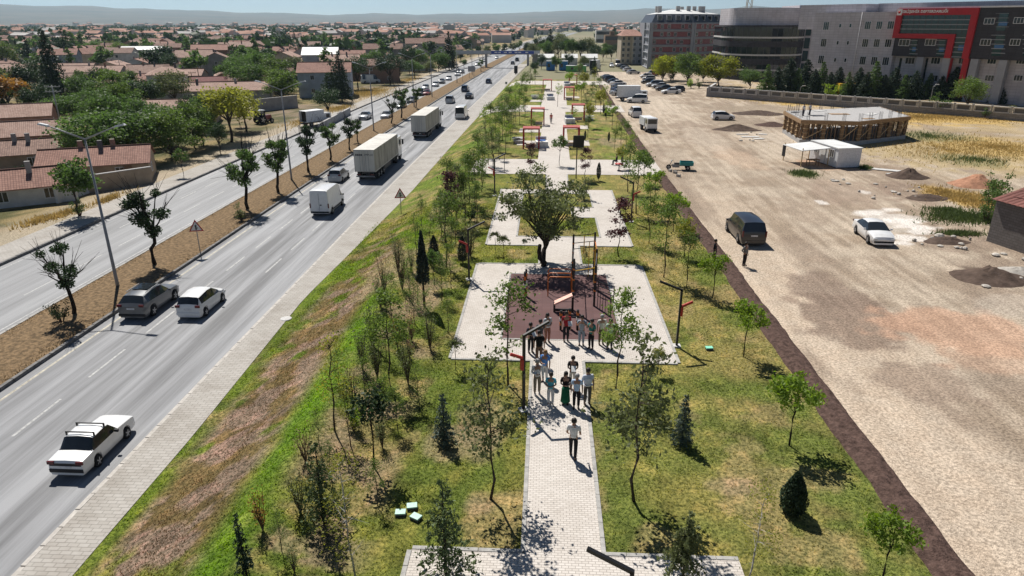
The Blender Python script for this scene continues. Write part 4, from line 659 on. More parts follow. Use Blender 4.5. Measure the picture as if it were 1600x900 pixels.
for i, (x, y, t) in enumerate(((1195, 146, 100), (1230, 142, 90), (1256, 141, 92), (1281, 143, 96), (1307, 144, 104), (1338, 147, 105), (1362, 149, 95), (1393, 150, 104), (1425, 152, 110), (1447, 152, 114), (1485, 154, 104), (1548, 158, 136), (1580, 160, 122), (1604, 160, 130), (1212, 144, 104), (1243, 143, 106), (1270, 143, 108), (1294, 145, 112), (1322, 147, 112), (1350, 149, 112), (1378, 150, 116), (1409, 152, 116), (1466, 154, 118), (1565, 160, 134))):
    ptree('spr_gov' if i % 3 else 'spr_gov2', x, y + 2, t, ('dense dark pyramid conifer' if i % 3 else 'slimmer lighter green conifer') + (' in the row before the government building' if i < 14 else ' standing between taller ones before the government building'), g=G2, name='conifer', group='conifers before the government building', sx=1.3)
# creeper on the brick shed
for x, y, t in ((1538, 345, 312), (1546, 330, 285), (1552, 316, 270)): ptree('bush_a', x, y, t, 'bright green creeper bush growing up the brick shed', g=G2, cat='bush', name='bush', group='creeper on the shed')
# ================================================================ vehicles (front towards +Y, base at z = 0)
TYRE, RIM = {}, {}
def wheel(par, x, y, r, wd=.2):
    k = (round(r, 3), round(wd, 3))
    if k not in TYRE:
        TYRE[k] = MB().lathe([(r * .62, -wd / 2), (r * .93, -wd / 2), (r, -wd * .36), (r, wd * .36), (r * .93, wd / 2), (r * .62, wd / 2)], n=18, axis='X').mesh('tyre', 'rubber_tyre')
        mb = MB().lathe([(r * .64, -wd * .44), (r * .64, wd * .44)], n=16, axis='X')
        for s in (-1, 1):
            mb.lathe([(r * .2, s * wd * .46), (r * .14, s * wd * .52)], n=8, axis='X')
            for q in range(5):
                a = 6.283 * q / 5; mb.bar((s * wd * .47, 0, 0), (s * wd * .47, r * .6 * math.cos(a), r * .6 * math.sin(a)), .03, r * .2)
        RIM[k] = mb.mesh('rim', 'rim_grey')
    w_ = link('wheel', TYRE[k], par, (x, y, r)); link('rim', RIM[k], w_); return w_
def loft_car(spec):
    """stations along y; rows of points across; returns part meshes"""
    L, W = spec['L'], spec['W']; keys = spec['keys']; ky = [k[0] for k in keys]; r = spec['r']; wy = spec['wheels']; gc = spec['gc']; ar = r * 1.13
    ys = set(ky)
    for w_ in wy:
        for t in (-1.001, -1, -.8, -.45, 0, .45, .8, 1, 1.001): ys.add(round(w_ + t * ar, 4))
    ys = sorted(y for y in ys if ky[0] <= y <= ky[-1]); I = lambda c, y: float(np.interp(y, ky, [k[c] for k in keys]))
    rows = []
    for y in ys:
        belt, roof, wf, rf = I(1, y), I(2, y), I(3, y), I(4, y); hw = W / 2 * wf; zb = gc
        for w_ in wy:
            if abs(y - w_) < ar: zb = max(zb, r + math.sqrt(ar * ar - (y - w_) ** 2))
        zb = min(zb, belt - .1); cab = roof - belt
        if cab < .06: top = [(hw * .93, belt + .5 * cab), (hw * .78, belt + .8 * cab), (0, roof + .02)]
        else: top = [(W / 2 * rf, roof - .05), (W / 2 * rf * .84, roof), (0, roof + .03)]
        half = [(0, zb), (hw * .9, zb), (hw * .985, zb + (belt - zb) * .25), (hw, zb + (belt - zb) * .6), (hw * .965, belt)] + top
        rows.append([(x, y, z) for x, z in half] + [(-x, y, z) for x, z in half[-2:0:-1]])
    n = len(rows[0]); V = [p for rr in rows for p in rr]; parts = {}
    g0, g1, g2, g3 = spec['glass']     # windscreen foot/head, rear window head/foot (front to back: g0 > g1 > g2 > g3)
    pill = spec.get('pillars', [])
    for i in range(len(ys) - 1):
        ym = (ys[i] + ys[i + 1]) / 2
        for j in range(n):
            f = (i * n + j, i * n + (j + 1) % n, (i + 1) * n + (j + 1) % n, (i + 1) * n + j)
            jj = j if j < 7 else 13 - j         # 0 bottom .. 4 side glass, 5 roof edge, 6 roof
            nm = 'body'
            if g1 < ym < g0 and jj in (5, 6): nm = 'windscreen'
            elif g3 < ym < g2 and jj in (5, 6): nm = 'rear_window'
            elif jj == 4 and spec.get('side0', g3) < ym < spec.get('side1', g0) and not any(a < ym < b for a, b in pill):
                nm = 'side_window_%d_%d' % (j < 7, sum(ym > b for a, b in pill))
            parts.setdefault(nm, []).append(f)
    e0 = tuple(range(n)); e1 = tuple((len(ys) - 1) * n + k for k in range(n))[::-1]; out = []
    for nm, fs in parts.items():
        used = sorted({v for f in fs for v in f}); ix = {v: k for k, v in enumerate(used)}; mb = MB(); mb.add([V[v] for v in used], [tuple(ix[v] for v in f) for f in fs], smooth=False)
        if nm == 'body': mb.f += [[ix[v] for v in e0 if v in ix], [ix[v] for v in e1 if v in ix]]; mb.uv += [None, None]; mb.sm += [False, False]
        me = mb.mesh(nm.split('_window_')[0] + ('_window' if '_window_' in nm else ''), spec['paint'] if nm == 'body' else 'glass_car')
        if nm == 'body':
            bm = bmesh.new(); bm.from_mesh(me); bmesh.ops.remove_doubles(bm, verts=bm.verts, dist=1e-4); bmesh.ops.recalc_face_normals(bm, faces=bm.faces); bm.to_mesh(me); bm.free()
            me.polygons.foreach_set('use_smooth', [True] * len(me.polygons)); me.set_sharp_from_angle(angle=R(32))
        out.append((me.name.split('.')[0], me))
    return out
# keys: y, belt z, roof z, width factor, roof half-width factor
SPEC = {
 'old_sedan': dict(L=4.35, W=1.62, r=.29, gc=.2, wheels=(1.33, -1.11), glass=(.72, .28, -.92, -1.32), side0=-1.2, side1=.62, pillars=[(-.28, -.2)], keys=[(-2.17, .74, .78, .93, .9), (-2.1, .86, .88, .98, .9), (-1.32, .9, .93, 1, .9), (-.92, .9, 1.40, 1, .80), (-.1, .9, 1.43, 1, .80), (.28, .9, 1.40, 1, .79), (.72, .89, .93, 1, .9), (1.9, .80, .84, .98, .9), (2.14, .74, .78, .95, .9), (2.18, .55, .58, .92, .9)]),
 'sedan': dict(L=4.6, W=1.8, r=.32, gc=.19, wheels=(1.4, -1.3), glass=(1.0, .2, -1.0, -1.75), side0=-1.45, side1=.7, pillars=[(-.32, -.22)], keys=[(-2.28, .78, .82, .84, .8), (-2.2, .96, 1.0, .93, .8), (-1.75, 1.0, 1.06, .97, .8), (-1.0, .98, 1.40, 1, .70), (-.3, .95, 1.46, 1, .71), (.2, .93, 1.42, 1, .69), (1.0, .91, .97, 1, .8), (1.75, .80, .88, .97, .8), (2.15, .66, .74, .88, .8), (2.28, .5, .56, .76, .7)]),
 'hatch': dict(L=3.9, W=1.69, r=.3, gc=.18, wheels=(1.22, -1.25), glass=(1.12, .22, -1.58, -1.86), side0=-1.6, side1=.95, pillars=[(-.55, -.47), (.35, .42)], keys=[(-1.94, .82, .86, .9, .8), (-1.86, .98, 1.04, .97, .84), (-1.58, 1.0, 1.44, .99, .76), (-.4, .96, 1.53, 1, .76), (.22, .92, 1.46, 1, .74), (1.12, .88, .96, .99, .8), (1.6, .78, .86, .94, .8), (1.88, .62, .7, .84, .7), (1.95, .46, .5, .74, .7)]),
 'suv': dict(L=4.6, W=1.86, r=.36, gc=.24, wheels=(1.42, -1.3), glass=(1.02, .32, -1.75, -2.12), side0=-1.9, side1=.85, pillars=[(-.42, -.32), (-1.3, -1.22)], keys=[(-2.29, .95, .98, .9, .8), (-2.12, 1.12, 1.18, .97, .8), (-1.75, 1.12, 1.56, .99, .73), (-.4, 1.06, 1.66, 1, .75), (.32, 1.03, 1.60, 1, .72), (1.02, 1.0, 1.08, 1, .8), (1.85, .92, .99, .97, .82), (2.2, .78, .84, .88, .8), (2.3, .55, .6, .8, .7)]),
 'mpv': dict(L=4.4, W=1.8, r=.31, gc=.18, wheels=(1.4, -1.3), glass=(1.2, .45, -1.98, -2.14), side0=-1.9, side1=.95, pillars=[(-.5, -.4), (.35, .45)], keys=[(-2.19, .85, .89, .95, .8), (-2.14, 1.08, 1.14, .98, .85), (-1.98, 1.1, 1.76, 1, .80), (-.4, 1.06, 1.84, 1, .80), (.45, 1.03, 1.74, 1, .77), (1.2, .98, 1.06, .99, .8), (1.85, .86, .94, .95, .8), (2.12, .7, .76, .86, .8), (2.2, .5, .55, .78, .7)]),
 'vito': dict(L=5.1, W=1.92, r=.34, gc=.2, wheels=(1.65, -1.55), glass=(1.65, .85, -2.28, -2.48), side0=-2.25, side1=1.35, pillars=[(-.9, -.8), (.5, .6)], keys=[(-2.54, .8, .84, .95, .8), (-2.48, 1.12, 1.16, .99, .85), (-2.28, 1.15, 1.84, 1, .80), (-.6, 1.12, 1.91, 1, .80), (.85, 1.08, 1.84, 1, .77), (1.65, 1.02, 1.12, .99, .8), (2.25, .88, .98, .94, .8), (2.48, .7, .78, .84, .8), (2.56, .5, .55, .78, .7)]),
 'van': dict(L=5.5, W=2.0, r=.35, gc=.28, wheels=(1.75, -1.75), glass=(2.1, 1.42, -9, -9.1), side0=1.0, side1=1.9, pillars=[], keys=[(-2.75, 1.1, 2.35, .96, .86), (-2.7, 1.2, 2.55, .985, .86), (-2.4, 1.2, 2.62, 1, .84), (.6, 1.2, 2.62, 1, .84), (1.42, 1.2, 2.40, 1, .80), (2.1, 1.14, 1.26, .97, .8), (2.6, .95, 1.02, .93, .8), (2.75, .7, .76, .86, .7)]),
 'minibus': dict(L=6.0, W=2.0, r=.36, gc=.26, wheels=(1.95, -1.75), glass=(2.35, 1.65, -2.9, -2.98), side0=-2.6, side1=2.1, pillars=[(-1.5, -1.42), (-.3, -.22), (.95, 1.05)], keys=[(-3.0, 1.0, 1.1, .97, .85), (-2.98, 1.2, 1.26, .985, .86), (-2.9, 1.25, 2.45, 1, .86), (-2.5, 1.25, 2.62, 1, .84), (.9, 1.25, 2.62, 1, .84), (1.65, 1.22, 2.42, 1, .80), (2.35, 1.16, 1.28, .97, .8), (2.85, .95, 1.02, .92, .8), (3.0, .7, .76, .85, .7)]),
}
NWIN = {'van'}
def make_car(kind, paint, name='parked_car', cat='car'):
    sp = dict(SPEC[kind], paint=paint); t = thing(name, 'car', cat); W, r = sp['W'], sp['r']; yr, yf = sp['keys'][0][0], sp['keys'][-1][0]; zr = sp['keys'][1][1]; zf = sp['keys'][-2][1]
    for nm, me in loft_car(sp): link(nm, me, t)
    for y in sp['wheels']:
        for s in (-1, 1): wheel(t, s * (W / 2 - .085), y, r, .2)
    MB().box((0, (sp['wheels'][0] + sp['wheels'][1]) / 2, sp['gc'] + .2), (W * .72, sp['wheels'][0] - sp['wheels'][1] + 1.0, .24)).build('chassis', 'plastic_black', t)
    for s in (-1, 1):
        if kind in ('van', 'minibus', 'vito', 'mpv'): MB().box((s * W * .455, yr - .0, zr - .12), (.12, .06, .46)).build('tail_light', 'lamp_red', t)
        else: MB().box((s * W * .39, yr + .015, zr - .06), (.3, .08, .15)).build('tail_light', 'lamp_red', t)
        MB().box((s * W * .35, yf - .1, zf - .06), (.32, .14, .12)).build('headlight', 'lamp_clear', t)
        g = sp['glass']; MB().box((s * (W / 2 + .09), g[0] - .28, sp['keys'][5][1] + .06), (.17, .1, .13)).build('mirror', 'plastic_black' if kind in ('van', 'minibus', 'old_sedan') else paint, t)
    MB().box((0, yr - .015, zr - .26 if kind not in NWIN else .75), (.5, .02, .11)).build('number_plate', 'plate_white', t)
    MB().box((0, yr + .02, .42), (W * .92, .12, .16)).build('rear_bumper', 'plastic_black' if kind in ('old_sedan', 'van', 'minibus', 'suv') else paint, t)
    MB().box((0, yf - .06, .40), (W * .8, .12, .14)).build('front_bumper', 'plastic_black', t)
    if kind == 'old_sedan':
        for y in (-.75, .05):
            rk = MB().bar((-.66, y, 1.53), (.66, y, 1.53), .04, .05)
            for s in (-1, 1): rk.bar((s * .62, y, 1.35), (s * .62, y, 1.54), .06, .06)
            rk.build('roof_bar', 'metal_black', t)
        MB().box((0, -2.17, .72), (1.4, .02, .14)).build('rear_panel', 'plastic_black', t)
    if kind == 'suv':
        MB().box((0, -.35, 1.685), (1.05, 1.15, .02)).build('sunroof', 'glass_car', t)
        for s in (-1, 1): MB().bar((s * .64, -1.4, 1.67), (s * .64, .1, 1.68), .03, .05).build('roof_rail', 'metal_galv', t)
    if kind == 'van':
        MB().bar((0, -2.757, .6), (0, -2.757, 2.3), .02, .02).build('door_seam', 'plastic_black', t); MB().box((.16, -2.76, 1.15), (.16, .03, .1)).build('door_handle', 'plastic_black', t)
        for s in (-1, 1): MB().box((s * .99, .1, .5), (.06, 4.2, .12)).build('side_moulding', 'plastic_black', t)
    return t
CARS = {}
def car(kind, paint, loc, rz, label, cat=None, group=None, name='car'):
    k = (kind, paint)
    if k not in CARS: c = CARS[k] = make_car(kind, paint); tag(c, label, cat or 'car'); c.location = [float(v) for v in loc]; c.rotation_euler = (0, 0, rz)
    else: c = dup(CARS[k], loc, rz, label)
    c.name = name; c['category'] = cat or ('van' if kind in ('van', 'vito') else 'minibus' if kind == 'minibus' else 'car')
    if group: c['group'] = group
    elif 'group' in c: del c['group']
    return c
def pcar(kind, paint, px, py, label, rz=None, off=0.0, z=.02, **k):
    """px,py: middle of the car's edge that touches the road towards the camera"""
    q = P(px, py, z); q[1] += off; a = -math.atan2(float(cv(q[1] + 5) - cv(q[1])), 5.0) if rz is None else rz; return car(kind, paint, (q[0], q[1], z), a, label, **k)
pcar('old_sedan', 'car_white', 108, 748, 'old boxy white saloon car with black roof bars', off=1.9, name='saloon_car').scale = (.98, .88, .98)
pcar('suv', 'car_grey', 208, 502, 'dark grey SUV with a glass sunroof beside the median', off=2.3, name='suv_car'); pcar('hatch', 'car_white', 296, 500, 'white hatchback driving next to the dark grey SUV', off=1.95, name='hatchback_car')
pcar('van', 'car_white', 501, 338, 'white windowless panel van on the carriageway', off=2.7, name='panel_van'); pcar('hatch', 'car_silver', 523, 286, 'silver hatchback driving beside the container truck', off=1.95, name='hatchback_car')
pcar('minibus', 'car_white', 719, 188, 'white minibus with a dark rear window on the main road', off=3.0, name='minibus')
for k, p_, x, y, l in (('mpv', 'car_silver', 702, 162, 'silver people carrier ahead of the second lorry'), ('sedan', 'car_black', 732, 155, 'black saloon ahead of the white minibus'), ('mpv', 'car_navy', 726, 144, 'dark blue people carrier beside the median'), ('hatch', 'car_navy', 763, 131, 'dark blue hatchback alone in the middle lane'), ('hatch', 'car_grey', 801, 101, 'grey car nearing the footbridge'), ('mpv', 'car_black', 808, 96, 'dark car just before the footbridge')): pcar(k, p_, x, y, l, off=2)
LC = [('sedan', 'car_silver', 567, 188, 'silver car coming past the first median lamp gap'), ('sedan', 'car_silver', 601, 187, 'silver grey saloon coming along beside the median'), ('hatch', 'car_grey', 625, 171, 'dark grey car coming behind the median trees'), ('sedan', 'car_grey', 641, 162, 'dark grey saloon half hidden by a median tree'), ('sedan', 'car_red', 665, 150, 'dark red car in the oncoming queue'), ('mpv', 'car_black', 656, 150, 'black car in the oncoming queue beside the dark red car'), ('hatch', 'car_silver', 663, 141, 'silver car in the oncoming queue behind the dark red car'), ('hatch', 'car_white', 679, 136, 'small white oncoming car before the round sign'), ('sedan', 'car_grey', 689, 131, 'grey oncoming saloon behind the small white car'), ('hatch', 'car_white', 700, 126, 'white oncoming car near the dry verge'), ('sedan', 'car_white', 714, 119, 'white oncoming saloon by the road signs'), ('hatch', 'car_grey', 716, 115, 'grey oncoming car by the road signs'), ('hatch', 'car_white', 721, 115, 'white oncoming car behind the grey one by the road signs'), ('sedan', 'car_silver', 738, 109, 'silver oncoming car before the footbridge'), ('hatch', 'car_white', 745, 103, 'white oncoming car under the footbridge'), ('sedan', 'car_white', 757, 97, 'far white oncoming car beyond the footbridge'), ('hatch', 'car_white', 776, 92, 'tiny white oncoming car far beyond the footbridge')]
for k, p_, x, y, l in LC: pcar(k, p_, x, y, l, rz=math.pi, off=2)
# right side
Z2 = 2.0
pcar('vito', 'car_black', 1176, 386, 'black passenger van parked on the dirt road', rz=R(1), off=2.6, z=Z2, name='passenger_van'); pcar('sedan', 'car_white', 1378, 383, 'white saloon car parked beside the white lime spill', rz=R(176), off=1.7, z=Z2, name='saloon_car')
pcar('mpv', 'car_white', 994, 184, 'white van car parked alone by the second cross path', rz=R(4), off=2.2, z=Z2); pcar('mpv', 'car_white', 996, 161, 'white van car standing sideways by the white box lorry', rz=R(80), off=.9, z=Z2); pcar('hatch', 'car_white', 1131, 188, 'white hatchback out on the bare field', rz=R(-88), off=.9, z=Z2)
for i, (x, y, k, p_) in enumerate(((950, 124, 'sedan', 'car_grey'), (955, 128, 'mpv', 'car_black'), (961, 131, 'sedan', 'car_black'), (966, 134, 'sedan', 'car_white'), (969, 139, 'sedan', 'car_grey'), (969, 144, 'sedan', 'car_navy'), (968, 149, 'sedan', 'car_silver'))):
    pcar(k, p_, x, y, ('grey', 'black boxy', 'black', 'white', 'dark grey', 'dark blue', 'silver')[i] + ' car parked in the angled row by the park', rz=R(-66), off=.8, z=Z2, group='cars parked by the park')
for i, (x, y, k, p_) in enumerate(((1014, 126, 'hatch', 'car_silver'), (1013, 131, 'hatch', 'car_black'), (1023, 136, 'mpv', 'car_silver'), (1032, 138, 'sedan', 'car_silver'), (1039, 142, 'sedan', 'car_black'), (1049, 147, 'sedan', 'car_white'), (1058, 144, 'hatch', 'car_black'), (1010, 122, 'hatch', 'car_white'), (1019, 119, 'mpv', 'car_red'))):
    pcar(k, p_, x, y, ('silver small', 'black small', 'silver tall', 'silver low', 'black low', 'white', 'black round', 'white small', 'red boxy')[i] + ' car parked on the dirt before the street trees', rz=R(84 + (i * 37) % 11), off=.8, z=Z2, group='cars parked by the street trees')
for i, (x, y, k, p_) in enumerate(((990, 116, 'sedan', 'car_silver'), (982, 112, 'hatch', 'car_white'), (978, 109, 'hatch', 'car_grey'), (974, 106, 'sedan', 'car_black'), (956, 105, 'hatch', 'car_white'), (965, 104, 'minibus', 'car_beige'))):
    pcar(k, p_, x, y, ('silver saloon', 'white hatchback', 'grey hatchback', 'black saloon', 'white car driving', 'beige minibus')[i] + ' on the street before the apartment block', rz=R(-70 if i < 4 else 180), off=1, z=Z2, group='cars on the far street')
for i, (px, py) in enumerate(((835, 96), (822, 90))): pass

def lorry(loc, rz, label, text=True):
    t = thing('container_lorry', label, 'truck', loc, rz); bw, bl, bh, z0 = 2.5, 12.6, 2.62, 1.12
    MB().box((0, 0, z0 + bh / 2), (bw, bl, bh)).build('cargo_box', 'truck_dirty', t)
    MB().box((0, 0, z0 + bh + .012), (bw + .01, bl + .01, .05)).build('box_roof', 'truck_box', t)
    for s in (-1, 1):
        d = MB().box((s * bw / 4, -bl / 2 - .02, z0 + bh / 2), (bw / 2 - .06, .05, bh - .12)).build('rear_door', 'truck_box', t)
        for q in (.3, .85): MB().tube([(s * q * .62, -bl / 2 - .06, z0 + .1), (s * q * .62, -bl / 2 - .06, z0 + bh - .1)], .02, 5).build('lock_rod', 'metal_galv', d)
        MB().box((s * .8, -bl / 2 - .02, .78), (.5, .06, .14)).build('tail_light', 'lamp_red', t)
        MB().bar((s * 1.24, -bl / 2 + .1, z0 + .03), (s * 1.24, bl / 2 - .1, z0 + .03), .06, .12).build('side_rail', 'truck_box', t)
    if text:
        text_mesh('door_lettering', 'IMPLIX', .36, 'steel_dark', t, (.6, -bl / 2 - .055, z0 + bh * .78), (R(90), 0, 0), .004)
        for x in (-.95, -.72, -.5, -.28): MB().box((x, -bl / 2 - .05, z0 + bh * .78), (.18, .012, .24)).build('door_mark', 'steel_dark', t)
    for k in range(9):
        for s in (-1, 1): MB().box((s * (bw / 2 + .012), -bl / 2 + .7 + k * 1.4, z0 + bh / 2), (.02, .07, bh - .1)).build('wall_rib', 'truck_dirty', t)
    MB().box((0, .2, .95), (.9, bl - .6, .26)).build('chassis', 'steel_dark', t); MB().box((0, -bl / 2 + .05, .55), (2.3, .1, .16)).build('underrun_bar', 'metal_galv', t)
    for y in (-4.6, -3.3, -2.0):
        for s in (-1, 1): wheel(t, s * 1.04, y, .5, .42)
    for s in (-1, 1): MB().box((s * 1.0, -5.3, .62), (.5, .03, .55)).build('mudflap', 'plastic_black', t)
    for s in (-1, 1): MB().box((s * 1.1, .6, .7), (.08, 3.4, .5)).build('side_guard', 'steel_dark', t)
    cb = MB().box((0, 7.7, 1.95), (2.44, 2.1, 2.5), taper=.97); c = cb.build('cab', 'car_white', t); MB().box((0, 8.77, 2.3), (2.2, .06, .9)).build('windscreen', 'glass_car', c); MB().box((0, 7.3, 3.35), (2.2, 1.2, .5), taper=.8).build('wind_deflector', 'car_white', c)
    for s in (-1, 1):
        MB().box((s * 1.225, 7.9, 2.35), (.03, .9, .75)).build('side_window', 'glass_car', c); MB().box((s * 1.45, 8.5, 2.4), (.22, .14, .7)).build('mirror', 'plastic_black', c); MB().bar((s * 1.2, 8.5, 2.7), (s * 1.45, 8.5, 2.7), .05).build('mirror_arm', 'plastic_black', c)
        wheel(t, s * 1.02, 8.1, .5, .34); wheel(t, s * 1.0, 5.2, .5, .5); MB().box((s * .95, 8.82, .9), (.34, .06, .2)).build('headlight', 'lamp_clear', c)
    MB().box((0, 6.6, .75), (2.3, 4.3, .35)).build('tractor_chassis', 'steel_dark', t); MB().box((0, 8.72, .65), (2.4, .16, .5)).build('front_bumper', 'car_white', t)
    return t
q = P(587, 283, .02); lorry((q[0] - 1.1, q[1] + 6.3, .02), R(-1), 'articulated lorry with a dirty grey container and double rear doors')
q = P(663, 217, .02); lorry((q[0] - .7, q[1] + 6.3, .02), R(-1.5), 'second articulated lorry with a paler grey trailer behind the minibus', False)

def box_lorry(loc, rz, label, L=4.2, bh=2.3, open_back=True, paint='car_white', W=2.1):
    t = thing('box_lorry', label, 'truck', loc, rz); b = MB(); z0 = .85
    for s in (-1, 1): b.box((s * (W / 2 - .03), 0, z0 + bh / 2), (.06, L, bh))
    b.box((0, 0, z0 + bh + .03), (W, L, .06)).box((0, L / 2 - .03, z0 + bh / 2), (W - .12, .06, bh)).box((0, 0, z0), (W - .12, L, .08)); b.build('cargo_box', 'cabin_white', t)
    MB().box((0, -L / 2 + (.5 if open_back else .0), z0 + bh / 2), (W - .13, .04, bh - .1)).build('rear_opening', 'tarp_black', t)
    MB().box((0, .6, .62), (.8, L + 2, .22)).build('chassis', 'steel_dark', t)
    c = MB().prism([(-W * .46, L / 2 + .08), (W * .46, L / 2 + .08), (W * .46, L / 2 + 1.6), (-W * .46, L / 2 + 1.6)], .5, 2.15).build('cab', paint, t); MB().box((0, L / 2 + 1.61, 1.65), (W * .8, .04, .7)).build('windscreen', 'glass_car', c)
    for s in (-1, 1):
        MB().box((s * (W * .46 + .012), L / 2 + .9, 1.65), (.03, .8, .6)).build('side_window', 'glass_car', c); wheel(t, s * W * .42, L / 2 + .8, .4, .25); wheel(t, s * W * .40, -L / 2 + 1.1, .4, .34); MB().box((s * W * .36, -L / 2 + .0, .62), (.3, .06, .14)).build('tail_light', 'lamp_red', t); MB().box((s * W * .32, L / 2 + 1.62, .85), (.3, .05, .16)).build('headlight', 'lamp_clear', c)
    MB().box((0, L / 2 + 1.62, .5), (W * .9, .1, .2)).build('front_bumper', 'plastic_black', t); return t
q = P(980, 158, 2.0); box_lorry((q[0] + .3, q[1] + 1.1, 2), R(-88), 'white box lorry with its dark back open towards the park', L=4.8)
q = P(1016, 208, 2.0); t_ = box_lorry((q[0] - .1, q[1] + 3.6, 2), R(180 + 8), 'white canopy pickup facing along the dirt road', L=2.9, bh=1.15, open_back=False, W=1.75)
q = P(950, 112, 2.0); t_ = box_lorry((q[0] - 4.5, q[1] + 3, 2), R(-20), 'white lorry with a dark blue back at the park end', L=5, bh=2.8, W=2.4)
q = L0(489, 200); box_lorry((q[0] - 1, q[1] + 3, .12), R(-35), 'white topped lorry parked behind the verge wall', L=4, bh=1.9)
q = L0(579, 130); car('minibus', 'car_white', q, R(-70), 'white minibus parked behind the pale blue house', name='minibus')

# cargo tricycle
q = P(1066, 267, 2.0); t = thing('cargo_tricycle', 'teal cargo tricycle unloading blocks at the path edge', 'tricycle', (q[0] - .2, q[1] + .7, 2.0), R(84))
b = MB(); 
for s in (-1, 1): b.box((s * .56, -.75, .78), (.05, 1.5, .38))
b.box((0, -.02, .78), (1.1, .05, .38)).box((0, -1.48, .78), (1.1, .05, .38)).box((0, -.75, .6), (1.1, 1.46, .05)); b.build('cargo_bed', 'teal_paint', t)
for s in (-1, 1): wheel(t, s * .52, -.9, .29, .13)
wheel(t, 0, 1.25, .29, .1); MB().tube([(0, 1.25, .3), (0, 1.05, .75), (0, .9, 1.05)], .04, 6).build('fork', 'steel_dark', t); MB().tube([(-.36, .75, 1.05), (0, .95, 1.05), (.36, .75, 1.05)], .02, 6).build('handlebar', 'steel_dark', t)
MB().box((0, .35, .72), (.34, .6, .14)).build('seat', 'plastic_black', t); MB().box((0, .45, .45), (.3, .8, .36)).build('engine', 'metal_galv', t); MB().bar((0, -1.4, .5), (0, 1.0, .5), .1, .12).build('frame', 'steel_dark', t); MB().box((0, .98, .95), (.32, .1, .26)).build('headlight', 'lamp_clear', t)
blk = MB().box((0, 0, .14), (.3, .42, .28), taper=.95).mesh('concrete_block', 'rock')
for x, y, l in ((1047, 268, 'grey concrete block set down beside the tricycle wheel'), (1055, 271, 'grey concrete block between two other blocks by the tricycle'), (1060, 276, 'grey concrete block lying farthest from the tricycle')): tag(link('concrete_block', blk, None, P(x, y, 1.99), random.uniform(0, 1)), l, 'block', 'concrete blocks by the tricycle')
# tractor by the field track
q = L0(411, 193); t = thing('tractor', 'dark tractor with a white cab roof behind the verge wall', 'tractor', q, R(-30)); MB().box((0, 1.0, 1.1), (.8, 1.8, .8), taper=.9).build('bonnet', 'car_red', t)
for s in (-1, 1): wheel(t, s * .8, -.6, .8, .45); wheel(t, s * .65, 1.6, .45, .3)
MB().box((0, -.5, 2.5), (1.5, 1.5, .1)).build('cab_roof', 'car_white', t); c = MB()
for sx in (-1, 1):
    for sy in (-1.2, .2): c.bar((sx * .65, sy, 1.2), (sx * .65, sy, 2.5), .08)
c.build('cab_frame', 'plastic_black', t); MB().box((0, -.5, 1.1), (1.2, 1.3, .5)).build('cab_floor', 'steel_dark', t); MB().box((0, -.5, 1.9), (1.26, 1.36, 1.0)).build('cab_glass', 'glass_car', t)
# ================================================================ people (facing -Y at rz = 0)
def skin_mesh(name, verts, edges, radii, m, root=0, lvl=1):
    me = bpy.data.meshes.new('skel'); me.from_pydata(verts, edges, []); o = bpy.data.objects.new('skel', me); TMP.collection.objects.link(o)
    sk_ = o.modifiers.new('s', 'SKIN'); sk_.use_smooth_shade = True
    for i, r in enumerate(radii): d = me.skin_vertices[0].data[i]; d.radius = r if not np.isscalar(r) else (r, r); d.use_root = i == root
    sb = o.modifiers.new('u', 'SUBSURF'); sb.levels = lvl; sb.render_levels = lvl
    VLT.update(); dg = VLT.depsgraph; ev = o.evaluated_get(dg); out = bpy.data.meshes.new_from_object(ev); out.name = name; out.materials.clear(); out.materials.append(MATS[m] if isinstance(m, str) else m)
    out.polygons.foreach_set('use_smooth', [True] * len(out.polygons)); bpy.data.objects.remove(o); bpy.data.meshes.remove(me); return out
def arm(s, pose):
    sh = (s * .185, .0, 1.41)
    if pose == 'down': el, wr, pa = (s * .245, .025, 1.13), (s * .25, -.03, .88), (s * .25, -.05, .80)
    elif pose == 'fold': el, wr, pa = (s * .24, .0, 1.13), (s * .07, -.22, 1.10), (s * .0, -.24, 1.12)
    elif pose == 'phone': el, wr, pa = (s * .25, -.10, 1.18), (s * .11, -.28, 1.40), (s * .08, -.30, 1.47)
    elif pose == 'hip': el, wr, pa = (s * .36, .06, 1.17), (s * .20, -.06, 1.02), (s * .15, -.09, .98)
    else: el, wr, pa = (s * .25, .05, 1.14), (s * .24, -.16, .98), (s * .23, -.22, .93)
    return sh, el, wr, pa
